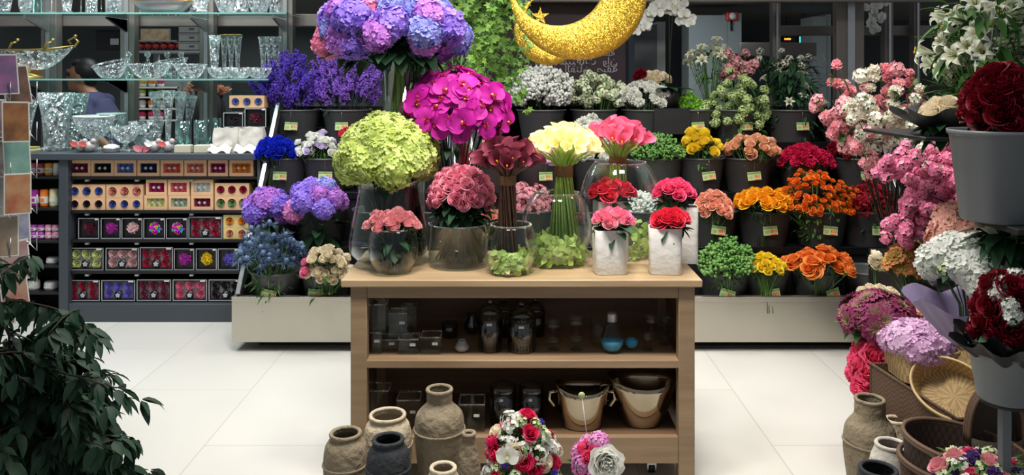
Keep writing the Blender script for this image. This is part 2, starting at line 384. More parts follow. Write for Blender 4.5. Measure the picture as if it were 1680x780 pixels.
def g_lily(R=.06, seed=0, closed=0.):
    random.seed(6000+seed); b = B()
    for k in range(6):
        a = k*PI/3; d = Vector((math.cos(a), math.sin(a), 0)); x = Vector((-d.y, d.x, 0)); Wd = R*(.2 if k % 2 else .27); g = rr(0, 1)
        sp_ = 1-closed
        def fn(u, v):
            wv = math.sin(PI*min(1, v*.9+.1))**.8*Wd; r = R*(.08+sp_*(.95*v**1.5)); z = R*1.15*math.sin(v*PI*(.5+.22*sp_))-R*.5
            return d*(r)+x*(u*wv*(1-.2*closed))+Vector((0, 0, z-.12*R*(1-u*u)*v))
        b.patch(fn, 4, 6, g)
    for k in range(6):
        a = k*PI/3+.5; b.tube([(0, 0, -R*.3), (R*.2*math.cos(a), R*.2*math.sin(a), R*.55*(1-closed)+.2*R)], R*.02, 3, 1)
        b.ball((R*.2*math.cos(a), R*.2*math.sin(a), R*.55*(1-closed)+.2*R), R*.05, 4, 3, 2, .5)
    b.ball((0, 0, -R*.5), R*.13, 5, 3, 1)
    return b
def g_spray(R=.03, n=30, dot=.0045, seed=0, stemr=.0007, sz=1.0, form='ball', depth=1.4):
    """airy spray: little blossoms or berries at the ends of fine twigs"""
    random.seed(7000+seed); b = B(); root = Vector((0, 0, -R*depth))
    for k in range(n):
        d = Vector((rr(-1, 1), rr(-1, 1), rr(-.6, 1)*sz)); d = d.normalized()*rr(.35, 1)**.5*R; d.z *= sz
        g = rr(0, 1)
        if stemr: b.tube([root, root.lerp(d, .5)+Vector((rr(-1, 1), rr(-1, 1), 0))*R*.1, d], stemr, 3, 1, .5, False)
        if form == 'ball': b.ball(d, dot*rr(.75, 1.2), 6, 4, 0, g, 1.15)
        elif form == 'star':
            q = orient(d+Vector((0, 0, R*.5)))
            for p in range(5):
                a = p*1.2566; c = d+q @ Vector((0, 0, dot*.2)); L = dot*1.25
                v0 = b.vert(d, (.1, g, 0)); v1 = b.vert(d+q @ Vector((L*math.cos(a-.5), L*math.sin(a-.5), L*.35)), (1, g, 0)); v2 = b.vert(d+q @ Vector((L*1.15*math.cos(a), L*1.15*math.sin(a), L*.2)), (1, g, 0)); v3 = b.vert(d+q @ Vector((L*math.cos(a+.5), L*math.sin(a+.5), L*.35)), (1, g, 0))
                b.face((v0, v1, v2)); b.face((v0, v2, v3))
            b.ball(d, dot*.35, 4, 3, 0, 1-g)
    return b
def g_statice(L=.07, n=60, dot=.0062, seed=0):
    random.seed(8000+seed); b = B(); b.tube([(0, 0, -L*.9), (0, 0, L*.9)], [.002, .001], 4, 1, .5)
    for k in range(n):
        t = rr(0, 1); a = rr(0, 2*PI); r = L*.30*(1-t*.65)*rr(.5, 1); p = Vector((r*math.cos(a), r*math.sin(a), L*(-.35+1.35*t))); g = rr(0, 1)
        q = orient(Vector((math.cos(a), math.sin(a), .9)))
        for j in range(5):
            aj = j*1.2566; Ld = dot*rr(.8, 1.2)
            v0 = b.vert(p, (.1, g, 0)); v1 = b.vert(p+q @ Vector((Ld*math.cos(aj-.55), Ld*math.sin(aj-.55), Ld*.8)), (1, g, 0)); v2 = b.vert(p+q @ Vector((Ld*math.cos(aj+.55), Ld*math.sin(aj+.55), Ld*.8)), (.8, g, 0)); b.face((v0, v1, v2))
        b.tube([(0, 0, p.z-L*.1), p], .0008, 3, 1, .4, False)
    return b
def g_eryng(R=.034, seed=0):
    random.seed(9000+seed); b = B(); b.ball((0, 0, R*.2), R*.26, 8, 6, 0, .8, 1.5)
    for k in range(40):
        a = rr(0, 2*PI); el = rr(-.5, .75) if k > 14 else rr(-.15, .2); L = R*rr(.75, 1.25) if k < 26 else R*.5
        d = Vector((math.cos(a)*math.cos(el), math.sin(a)*math.cos(el), math.sin(el)+.1)); x = d.orthogonal().normalized()*R*.05; g = rr(0, 1)
        for xs in (x, d.cross(x)):
            i = b.vert(d*R*.1+xs, (.2, g, 0)); j = b.vert(d*R*.1-xs, (.2, g, 0)); t = b.vert(d*L, (1, g, 0)); b.face((i, j, t))
        for sgn in (-1, 1):
            m0 = d*L*.55; b.face((b.vert(m0, (.6, g, 0)), b.vert(m0+d*L*.1, (.6, g, 0)), b.vert(m0+d*L*.3+x.normalized()*sgn*R*.2, (1, g, 0))))
    b.tube([(0, 0, 0), (0, 0, -R*1.8)], .0018, 4, 1)
    return b
def g_cabbage(R=.045, seed=0, n=26):
    random.seed(9500+seed); b = B()
    for k in range(n):
        f = k/(n-1); a0 = k*2.399; g = rr(0, 1); r1 = R*(.18+.82*f); el = 1.35-1.05*f; ph = rr(0, 9); wd = R*(.16+.38*f)
        d = Vector((math.cos(a0), math.sin(a0), 0)); x = Vector((-d.y, d.x, 0))
        def fn(u, v):
            e = v**2.2*(.35+.65*abs(u)); wv = wd*(.3+.7*v); rad = r1*(math.cos(el)*v+.18*v*v*f); z = r1*math.sin(el)*v*.62
            return d*(rad+R*.03)+x*(u*wv)+Vector((0, 0, z+R*.11*e*math.sin(u*8+ph)-R*.30*f*f*v*v-R*.25))+d*(R*.09*e*math.cos(u*7+ph*1.7))
        b.patch(fn, 8, 4, g, 0)
        for c in range(len(b.c)-45, len(b.c)): v = b.c[c]; b.c[c] = (min(1, max(0, f*1.15*v[0]+.25*f)), g, v[2])
    return b
def g_pompon(R=.03, seed=0, n=20): return g_mophead(R, n, seed, 5, .42, -.8, .12)
def g_kalanchoe(R=.03, seed=0): return g_spray(R, 26, .0055, seed, .0007, .8, 'star')
def g_leafspray(R=.06, n=22, seed=0, L=.035, Wd=.014):
    random.seed(9900+seed); b = B(); b.tube([(0, 0, -R), (0, 0, R)], [.0025, .001], 4, 1)
    for k in range(n):
        t = -0.8+1.8*k/n; a = k*2.4; d = Vector((math.cos(a), math.sin(a), .55)); b.leaf((0, 0, R*t), d, (0, 0, 1), L*rr(.8, 1.2), Wd, .25, g=rr(0, 1))
    return b
CACHE = {}
GEN = dict(rose=g_rose, ruffle=g_ruffle, mop=g_mophead, calla=g_calla, orchid=g_orchid, lily=g_lily, spray=g_spray, statice=g_statice, eryng=g_eryng,
           cabbage=g_cabbage, pompon=g_pompon, kalan=g_kalanchoe, leafs=g_leafspray)
def fm(kind, mats, nm, nvar=2, **kw):
    """nvar meshes of one kind and colour, made once and shared"""
    key = (kind, tuple(m.name for m in mats), tuple(sorted(kw.items())))
    if key not in CACHE: CACHE[key] = [GEN[kind](seed=i*3+len(CACHE), **kw).mesh(nm, mats) for i in range(nvar)]
    return CACHE[key]
# ------------------------------------------------------------------ bunches
SEED = [100]
def reseed(): SEED[0] += 1; random.seed(SEED[0]*17)
def dome(n, rx, ry, rz, amax=1.45, jit=.12):
    """n points and normals over the top of an ellipsoid, out to polar angle amax"""
    out = []; c0 = 1-math.cos(amax)
    for k in range(n):
        z = 1-c0*(k+.5)/n; s = math.sqrt(max(0, 1-z*z)); a = k*2.399963+rr(-jit, jit)*2
        d = Vector((s*math.cos(a), s*math.sin(a), z)); j = 1+rr(-jit, jit)*.8
        out.append((Vector((d.x*rx*j, d.y*ry*j, d.z*rz*j)), Vector((d.x/rx, d.y/ry, d.z/rz)).normalized()))
    return out
def foliage(parent, c, rx, ry, rz, n, L, Wd, mat, dirdown=.2, name='foliage', lo=-.6, hi=.3):
    b = B()
    for k in range(n):
        a = rr(0, 2*PI); q = rr(.35, .95); h = rr(lo, hi); q *= max(.3, 1+.55*min(0, h)); p = Vector((math.cos(a)*rx*q, math.sin(a)*ry*q, rz*h))+c
        d = Vector((math.cos(a), math.sin(a), rr(-.9, .9)-dirdown)); b.leaf(p, d, (0, 0, 1), L*rr(.7, 1.25), Wd*rr(.8, 1.2), rr(.1, .5), g=rr(0, 1))
    return tag(b.obj(name, mat, parent), kind='stuff')
def bunch(name, label, cat, px, py, D, wpx, hpx, meshes, part, n, sc=1.0, base=None, ry=None, amax=1.45, group=None, fol=None, stems=stem_m, nrm_up=.5,
          inner=.0, jit=.12, foot=.05, scj=.12, extra=None, stem_r=.0022, spread=.55, folz=(-.6, .3), leaf_sz=(.045, .018), mid=.35):
    """flowers in a dome whose picture box is centred at (px,py) at distance D; base = z of the stem ends"""
    reseed(); c = W(px, py, D); rx = wpx/2*D/F; hz = hpx*D/F; ry = ry or rx*.8
    if base is None: base = c.z-hz/2-.15
    root = empty(name, (c.x, c.y, base), label, cat, group)
    # the blooms' outsides fill the picture box, so the dome of their centres is smaller by a bloom's radius
    sample = meshes(1, Vector((0, -1, .01))) if callable(meshes) else meshes[0]
    if isinstance(sample, tuple): sample = sample[1]
    br = max((v.co.x**2+v.co.y**2)**.5 for v in sample.vertices)*sc*.8
    top = c.z+hz/2-br*.85; cz = c.z-hz/2+hz*.14+min(br*.35, hz*.2); rz = max(hz*.22, top-cz); cz -= base; rx = max(rx*.45, rx-br*.85); ry = max(ry*.45, ry-br*.6)
    cc = Vector((0, 0, cz)); pts = dome(n, rx, ry, rz, amax, jit); tips = []
    for i, (p, nn) in enumerate(pts):
        if inner and rr(0, 1) < inner: p = Vector((p.x, p.y, p.z*rr(.35, .9)))*rr(.75, .97)
        nn = (nn+Vector((0, 0, nrm_up))+Vector((rr(-.2, .2), rr(-.2, .2), rr(-.1, .1)))).normalized()
        me = random.choice(meshes) if not callable(meshes) else meshes(i, p)
        nm = part
        if isinstance(me, tuple): nm, me = me
        inst(me, nm, root, p+cc, orient(nn), sc*rr(1-scj, 1+scj)); tips.append(p+cc)
    if fol: 
        foliage(root, cc, rx*.9, ry*.9, rz, fol[0], leaf_sz[0] if len(fol) < 3 else fol[2], leaf_sz[1] if len(fol) < 4 else fol[3], fol[1], lo=folz[0], hi=folz[1])
    if stems:
        b = B()
        for p in tips[::max(1, len(tips)//26)]:
            e = Vector((-p.x*spread*.3+rr(-.01, .01), -p.y*spread*.3+rr(-.01, .01), foot*0)); e = Vector((p.x/rx*foot, p.y/ry*foot, 0))
            b.tube([e, Vector((p.x*mid, p.y*mid, cz*(.55 if mid > .2 else .88))), p*.97+Vector((0, 0, -.01))], stem_r, 5, 0, rr(0, 1))
        tag(b.obj('stem_bundle', stems, root), kind='stuff')
    if extra: extra(root, cc, rx, ry, rz)
    return root
# ------------------------------------------------------------------ buckets and their price tags
def bucket_mesh(r=.14, h=.25):
    b = B(); t = .004
    b.lathe([(1e-6, 0), (r*.74, 0), (r*.76, .006), (r*.97, h*.93), (r*.985, h*.94), (r*1.02, h*.955), (r*1.03, h), (r*.99, h), (r*.96, h*.94), (r*.73, .012), (1e-6, .012)], 36)
    return b.mesh('flower_bucket', bucket_m)
BK = {}
def bucket(label, px, D, zb, r=.13, h=.25, tagx=0., tilt=0., mat=None, tagged=True, cx=None, cy=None):
    x = PX(px, D) if cx is None else cx; root = empty('flower_bucket', (x, D if cy is None else cy, zb), label, 'flower bucket', 'plastic flower buckets on the tiered stand')
    k = (round(r, 3), round(h, 3))
    if k not in BK: BK[k] = bucket_mesh(r, h)
    me = BK[k]
    if mat: me = me.copy(); me.materials[0] = mat
    inst(me, 'bucket_body', root, (0, 0, 0))
    if tagged:
        b = B(); wv, hh = .085, .052; M = Matrix.Rotation(math.radians(tilt), 4, 'Y')
        b.box((-wv/2, 0, -hh/2), (wv/2, .002, hh/2), 0, M); b.box((-wv/2, -.0006, hh*.22), (wv/2, 0, hh*.44), 2, M); b.box((wv*.0, -.0006, -hh*.48), (wv*.44, 0, -hh*.38), 1, M)
        for i in range(4): b.box((wv*(.02+i*.11)+(.012*wv if i > 1 else 0), -.0008, -hh*.22), (wv*(.09+i*.11), -.0001, hh*.14), 1, M)
        for i in range(3): b.box((-wv*.4, -.0007, -hh*(.05+.13*i)), (-wv*(.1+.03*i), -.0001, -hh*(.0+.13*i)), 2, M)
        sa = tagx; yy = -(r*.96)*math.cos(math.asin(max(-1, min(1, sa/r))))-.006
        o = b.obj('price_tag', [card_m, card_red, card_green], root, False); o.location = (sa, yy, h*.52); o.rotation_euler = (math.radians(-8), 0, math.asin(max(-.9, min(.9, sa/r)))*.8)
        s = B(); s.tube([(sa, yy+.001, h*.52+hh*.4), (sa*.95, yy-.002, h*.9), (sa*.9, yy+.012, h+.004)], .0012, 4, 0); s.obj('tag_wire', steel_rail, root)
    return root
# ================================================================== THE SETTING
def floor_mat():
    m, nt, out = newmat('floor_tile')
    p = nd(nt, 'ShaderNodeBsdfPrincipled', i_Roughness=.28); nt.links.new(p.outputs[0], out.inputs[0])
    tc = nd(nt, 'ShaderNodeTexCoord'); mp = nd(nt, 'ShaderNodeMapping'); mp.inputs['Rotation'].default_value = (0, 0, PI/2); mp.inputs['Location'].default_value = (.35, .1, 0); nt.links.new(tc.outputs['Object'], mp.inputs[0])
    br = nd(nt, 'ShaderNodeTexBrick', i_Scale=1.0); br.inputs['Brick Width'].default_value = 1.2; br.inputs['Row Height'].default_value = .6; br.inputs['Mortar Size'].default_value = .0035; br.inputs['Mortar Smooth'].default_value = .2
    br.inputs['Color1'].default_value = c4(hexc('cccac4')); br.inputs['Color2'].default_value = c4(hexc('c6c4bd')); br.inputs['Mortar'].default_value = c4(hexc('b0aea8')); nt.links.new(mp.outputs[0], br.inputs['Vector'])
    n = nd(nt, 'ShaderNodeTexNoise', i_Scale=1.6, i_Detail=8); n.inputs['Roughness'].default_value = .65; nt.links.new(tc.outputs['Object'], n.inputs['Vector'])
    f = math_(nt, 'MULTIPLY_ADD', n.outputs[0], 1.6); nt.nodes[-1].inputs[2].default_value = -.5; nt.nodes[-1].use_clamp = True
    nt.links.new(mix(nt, br.outputs[0], hexc('b9b7b0'), math_(nt, 'MULTIPLY', f, .5)), p.inputs['Base Color'])
    return m
b = B(); b.box((-6, -1.5, -.1), (6, 10, 0)); structure(b.obj('floor', floor_mat(), smooth=False))
wall_dk = pr('back_wall_paint', '474d4d', .7, var=.15, vscale=1.5); wall_dk2 = pr('back_wall_dark', '1c1d20', .5, var=.3, vscale=1.5)
b = B(); b.box((-6, 9.2, 0), (-.2, 9.3, 3)); structure(b.obj('wall_back', wall_dk, smooth=False))
b = B(); b.box((-.2, 9.2, 0), (6, 9.3, 3)); structure(b.obj('wall_rear', wall_dk2, smooth=False))
b = B(); b.box((-6, 6.6, 2.23), (6, 9.2, 2.33)); structure(b.obj('trim_1', pr('soffit', '5a5752', .7, var=.1), smooth=False))
# glazed partition behind the stands: uprights and rails
def post(px0, px1, D, z0=0, z1=2.9, dep=.08, m=mullion, name='mullion', label=None):
    root = empty(name, ((PX(px0, D)+PX(px1, D))/2, D, z0), label, 'mullion', 'bronze mullions of the glazed partition'); wv = (px1-px0)*D/F
    b = B(); b.box((-wv/2, 0, 0), (wv/2, dep, z1-z0)); o = sharp(bevel(b.obj('post', m, root, False), .004)); s = B()
    s.box((-wv*.13, -.014, 0), (wv*.13, 0.0, z1-z0)); s.obj('slotted_strip', steel_rail, root, False)
    return root
GD = 5.62
for i, (a, c_) in enumerate(((67, 92), (197, 220), (327, 350), (457, 480))):
    post(a, c_, GD, label='bronze mullion behind the crystal shelves, %s from the left' % ('first', 'second', 'third', 'fourth')[i])
post(1373, 1418, GD, label='wide bronze mullion above the pink and white carnations'); post(1452, 1466, GD+.3, label='slim dark mullion right of the wide one'); post(1500, 1510, GD+.3, label='slimmest dark mullion beside the white lilies')
post(1268, 1281, GD+.2, label='slim bronze mullion left of the teal lit sign')
def beam(x0, x1, z0, z1, D, lab):
    b = B(); b.box((x0, D, z0), (x1, D+.07, z1)); b.box((x0+.02, D+.07, 0), (x0+.06, D+.09, z1)) if D > 6 else None; tag(sharp(bevel(b.obj('cross_rail', mullion, None, False), .004)), lab, 'rail')
beam(PX(620, 5.4), PX(1545, 5.4), 2.078, 2.2, 5.4, 'long bronze rail along the top edge above the moon')
beam(PX(-40, 5.72), PX(620, 5.72), PZ(43, 5.72), PZ(30, 5.72)+.03, 5.72, 'bronze rail crossing behind the upper glass shelf')
beam(PX(1282, 6.0), PX(1540, 6.0), PZ(58, 6.0), PZ(42, 6.0), 6.0, 'bronze rail between the slim mullions on the right')
beam(PX(1215, 6.3), PX(1340, 6.3), PZ(92, 6.3), PZ(76, 6.3)+.03, 6.3, 'lower bronze rail left of the grey column')
# pale columns beyond the glass
pale = pr('pale_column', '868c8c', .6, var=.1, vscale=2); pale2 = pr('pale_column_light', '8d9493', .5, var=.1, vscale=2)
def column(px0, px1, ytop, D, lab, m):
    b = B(); z1 = PZ(ytop, D); x0, x1 = PX(px0, D), PX(px1, D); root = empty('display_column', ((x0+x1)/2, D, 0), lab, 'column'); wv = (x1-x0)/2
    b.box((-wv, 0, 0), (wv*.45, .3, z1)); b.obj('column_face', m, root, False); b = B(); b.box((wv*.45, .01, 0), (wv, .31, z1+.02)); b.obj('column_edge', pale2, root, False); return root
column(1130, 1217, 25, 7.2, 'pale grey column with a red call point beyond the glass', pale)
column(1334, 1364, 27, 6.9, 'narrow pale grey column beyond the glass beside the wide mullion', pale2)
column(1041, 1092, 40, 5.9, 'slate grey panel behind the white orchid', pr('slate_panel', '4d525a', .6, var=.1))
red = pr('call_point_red', 'c22a22', .4, var=.1)
D = 7.18; root = empty('call_point', W(1200, 34, D), 'small red fire call point on the pale column', 'alarm'); b = B(); b.box((-.05, -.03, .0), (.05, .02, .075)); bevel(b.obj('red_housing', red, root, False), .008); b = B(); b.lathe([(.0, 0), (.03, 0), (.03, .012), (0, .014)], 20); o = b.obj('white_button', white_card, root); o.rotation_euler = (PI/2, 0, 0); o.location = (0, -.031, .04)
b = B(); b.tube([(0, 0, 0), (0, 0, -.09)], .01, 6); b.obj('conduit', black_m, root)
D = 7.19; root = empty('red_box', W(1208, 110, D), 'dark red box on the pale column above the pink blossoms', 'box'); b = B(); b.box((-.07, -.05, 0), (.07, .01, .12)); bevel(b.obj('box_case', pr('deep_red', '7c1f22', .5, var=.2), root, False), .01); b = B(); b.box((-.05, -.056, .02), (.05, -.05, .1)); b.obj('box_lid', red, root, False)
teal = pr('teal_light', '3fd0cf', .4, emit=2.2); amber = pr('amber_light', 'f0a040', .4, emit=2.0)
def sign(px, py, D, wv, h, m, lab, name='lit_sign'):
    root = empty(name, W(px, py, D), lab, 'sign'); b = B(); b.box((-wv/2-.01, .0, -h/2-.01), (wv/2+.01, .05, h/2+.01)); b.obj('sign_case', black_m, root, False)
    b = B(); b.box((-wv/2, -.004, -h/2), (wv/2, 0, h/2)); b.obj('sign_face', m, root, False); b = B(); b.box((-wv*.34, -.007, -h*.3), (-wv*.28, -.004, h*.25)); b.box((-wv*.28, -.007, h*.15), (-wv*.05, -.004, h*.25)); b.obj('sign_mark', black_m, root, False)
    b = B(); b.tube([(0, .02, h/2), (0, .02, max(.1, 3.0-W(px, py, D).z))], .008, 6); b.obj('hanger', black_m, root); return root
sign(1321, 66, 8.2, .12, .075, teal, 'small lit teal sign in the dark room beyond the glass'); sign(1292, 64, 8.6, .07, .02, amber, 'tiny amber lamp left of the teal sign', 'amber_lamp')
bd = pr('blue_dark_panel', '2b3a42', .5, var=.3)
b = B(); x0, x1 = PX(1218, 8.4), PX(1334, 8.4); b.box((x0, 8.4, 0), (x1, 8.5, PZ(84, 8.4))); tag(b.obj('counter_front', bd, None, False), 'blue grey panel low beyond the glass right of the pale column', 'panel')
# maroon notice panel with mirror-read lettering
maroon = pr('maroon_panel', '2a1a22', .35, var=.2, vscale=2)
PD = 5.55; root = empty('notice_panel', ((PX(838, PD)+PX(1026, PD))/2, PD, .9), 'dark maroon panel with faint mirrored Arabic lettering behind the moon', 'panel')
b = B(); wv = (1026-700)*PD/F/2; b.box((-wv*1.2, 0, 0), (wv*.58, .03, 1.24)); b.obj('panel_board', maroon, root, False)
ink = pr('faded_ink', '8a848c', .6, var=.1)
def fe(*cs): return ''.join(chr(c) for c in cs)
almabiat = [0xFE8D, 0xFEDF, 0xFEE4, 0xFE92, 0xFEF4, 0xFECC, 0xFE8E, 0xFE95]
w_in = [0xFEED, 0xFE87, 0xFEE5]; sifa = [0xFEBB, 0xFED4, 0xFE94]; alfan = [0xFE8D, 0xFEDF, 0xFED4, 0xFEE8, 0xFE8E, 0xFEE5]; almabia = [0xFE8D, 0xFEDF, 0xFEE4, 0xFE92, 0xFEF4, 0xFECC, 0xFE94]
def arabic(words, pxr, py, h):
    s = '  '.join(''.join(chr(c) for c in reversed(w_)) for w_ in reversed(words))
    cu = bpy.data.curves.new('lettering', 'FONT'); cu.body = s; cu.size = h; cu.extrude = .0005; cu.materials.append(ink)
    o = bpy.data.objects.new('lettering', cu); COL.objects.link(o); o.parent = root; p = W(pxr, py, PD)
    bpy.context.view_layer.update(); me = bpy.data.meshes.new_from_object(o.evaluated_get(bpy.context.evaluated_depsgraph_get())); bpy.data.objects.remove(o)
    o = bpy.data.objects.new('lettering', me); COL.objects.link(o); o.parent = root
    o.location = (p.x-root.location.x, -.004, p.z-root.location.z); o.rotation_euler = (PI/2, 0, 0); o.scale = (-1, 1, 1); return o
arabic([sifa], 1009, 92, .065); arabic([w_in, almabiat, w_in], 1013, 106, .078); arabic([almabia, alfan, sifa], 1013, 119, .078)

# ================================================================== CRYSTAL CABINET (left)
CD = 5.04; CT = PZ(252, CD)
root = empty('display_cabinet', (PX(235, CD), CD+.25, 0), 'slate grey shelf cabinet full of boxed flower candles under the crystal', 'cabinet')
def rel(o): o.location = Vector(o.location)-root.location; return o
x0, x1, xm = PX(96, CD), PX(427, CD), PX(111, CD)
def cbox(lo, hi, nm, m=slate, par=None, bv=.003):
    b = B(); r0 = (par or root).location; b.box(Vector(lo)-r0, Vector(hi)-r0); o = b.obj(nm, m, par or root, False)
    return sharp(bevel(o, bv)) if bv else o
cbox((x0-1.0, CD-.02, CT-.04), (x1, CD+.5, CT), 'top_panel'); cbox((x0, CD, .0), (xm, CD+.5, CT-.04), 'side_panel'); cbox((x1-.02, CD, 0), (x1, CD+.5, CT-.04), 'side_panel')
cbox((xm, CD+.44, 0), (x1-.02, CD+.47, CT-.04), 'back_panel', black_soft, bv=0); cbox((xm, CD+.01, 0), (x1-.02, CD+.44, PZ(500, CD)), 'plinth')
SH = [PZ(y, CD) for y in (498, 447, 395, 347, 291)]
for z in SH[1:]: cbox((xm, CD+.03, z-.018), (x1-.02, CD+.44, z), 'shelf', black_m, bv=.001)
for z in SH[1:]:
    for px in (140, 222, 312): cbox((PX(px, CD)-.012, CD+.016, z-.03), (PX(px, CD)+.012, CD+.05, z-.019), 'shelf_clip', steel_rail, bv=0)
root = empty('candle_shelf_unit', (PX(60, CD), CD+.25, 0), 'slate grey shelf bay of packed candles at the left edge', 'shelf unit')
xl = PX(-20, CD)
cbox((xl, CD+.44, 0), (x0-.002, CD+.47, CT-.042), 'back_panel', black_soft, bv=0)
cbox((xl-.03, CD, 0), (xl, CD+.5, CT-.042), 'side_panel')
LS = [PZ(y, CD) for y in (528, 482, 438, 397, 343, 291)]
for z in LS: cbox((xl, CD+.03, z-.015), (x0-.002, CD+.44, z), 'shelf', black_m if z > LS[0] else slate, bv=.001)
def pack(px0, px1, ytop, zb, lab, col, band='white_card', two=False, D=CD+.07):
    m = MATS.get('wax_'+col) or pr('wax_'+col, col, .4, var=.08); x0_, x1_ = PX(px0, D), PX(px1, D); h = PZ(ytop, D)-zb; wv = (x1_-x0_)/2*.92
    r = empty('candle_pack', ((x0_+x1_)/2, D+wv, zb), lab, 'candle pack', 'wrapped candles on the left shelves')
    for k in range(2 if two else 1):
        z0 = k*h*.5; hh = h*(.48 if two else .98); b = B(); b.lathe([(1e-5, z0), (wv*.9, z0), (wv, z0+.01), (wv, z0+hh-.012), (wv*.85, z0+hh), (1e-5, z0+hh-.004)], 20); b.obj('candle', m, r)
        b = B(); b.lathe([(wv*1.02, z0+hh*.22), (wv*1.025, z0+hh*.6)], 20); b.obj('label_band', white_card, r)
        b = B(); b.box((-wv*.5, -wv*1.05, z0+hh*.3), (wv*.5, -wv*1.03, z0+hh*.5)); b.obj('label_print', MATS.get('wax_'+band) or m, r, False)
CN = {'b3202c': 'red', 'c06a78': 'dusty pink', '9c3a3c': 'brick red', 'e0a02a': 'amber', 'd9dad4': 'white', '9a2a8c': 'purple', 'ef7d1c': 'orange', 'e6e0a8': 'cream', 'a0429c': 'violet', 'd58aa8': 'pink', '50b060': 'green'}
prevn = {}
def row(items, zb, where):
    for i, (a, c_, yt, col, tw) in enumerate(items):
        o_ = ('leftmost', 'second', 'third', 'fourth', 'fifth', 'sixth')[i]
        pack(a, c_, yt, zb, '%s wrapped candle, %s along the %s of the left bay' % (CN[col], o_, where), col, two=tw)
row([(29, 43, 267, 'b3202c', 0), (43, 57, 267, 'c06a78', 0), (57, 70, 267, '9c3a3c', 0), (70, 84, 267, 'e0a02a', 0), (84, 97, 267, 'd9dad4', 0)], LS[5], 'top shelf')
row([(31, 46, 311, '9a2a8c', 0), (46, 61, 311, '9a2a8c', 0), (62, 76, 311, 'ef7d1c', 0), (77, 93, 310, 'e6e0a8', 0)], LS[4], 'second shelf')
row([(25, 45, 369, 'd9dad4', 1), (46, 58, 369, 'a0429c', 1), (58, 70, 369, 'a0429c', 1), (71, 82, 369, 'd58aa8', 1), (82, 95, 369, 'd58aa8', 1)], LS[3], 'third shelf')
row([(24, 40, 427, '50b060', 0), (70, 92, 424, 'd9dad4', 0)], LS[2]-.002, 'fourth shelf')
row([(40, 60, 462, 'd9dad4', 0), (66, 90, 464, 'd9dad4', 0)], LS[1], 'fifth shelf')
# ---- boxed flower candles
peach = pr('peach_carton', 'd9ae86', .5, var=.06, vscale=5); blk_card = pr('black_carton', '101013', .4, var=.3); outl = pr('silver_outline', 'b8babd', .35, .3, var=.1); grey_in = pr('grey_insert', '6b6e72', .6, var=.15); yel_carton = pr('yellow_carton', 'd8bc7c', .5, var=.06)
CC = dict(plum=('7a1f3c', 'wine red'), blackp=('16141c', 'black'), blue=('5c74b8', 'pale blue'), navy=('1c2450', 'navy'), coral=('d9675c', 'coral'), salmon=('dd8272', 'salmon'), orange=('e08a24', 'orange'), mag=('a01458', 'magenta'),
          rose=('cf5b68', 'rose pink'), mint=('9fb59b', 'mint'), royal=('3f55a8', 'blue'), dark=('241820', 'near-black'), green=('6f9a60', 'green'), crimson=('9c1233', 'crimson'), lime=('c9cf84', 'pale lime'), pale=('cfa0a0', 'pale pink'),
          violet=('6a5bc0', 'violet'), pink=('e0688a', 'pink'), fuchsia=('a02a94', 'fuchsia'), yellow=('cfae18', 'yellow'), deep=('5a1a30', 'deep red'), blush=('d9b0b4', 'blush'), white=('c9d2cc', 'white'))
def rainbow():
    m = petal('bloom_rainbow', '3f55a8', 'd8482c', None, .1, .1); nt = m.node_tree; tc = nd(nt, 'ShaderNodeTexCoord'); v = nd(nt, 'ShaderNodeTexVoronoi', i_Scale=90.0); nt.links.new(tc.outputs['Object'], v.inputs['Vector'])
    h = nd(nt, 'ShaderNodeHueSaturation'); sp = nd(nt, 'ShaderNodeSeparateColor'); nt.links.new(v.outputs['Color'], sp.inputs[0]); nt.links.new(sp.outputs[0], h.inputs['Hue']); h.inputs['Color'].default_value = c4(hexc('e0641c'))
    for n in nt.nodes:
        if n.type == 'BSDF_PRINCIPLED': nt.links.new(h.outputs[0], n.inputs['Base Color'])
    return m
CC['rainbow'] = ('3f55a8', 'rainbow'); rainbow()
def cm(k): return MATS.get('bloom_'+k) or petal('bloom_'+k, CC[k][0], CC[k][0], None, .4, .1)
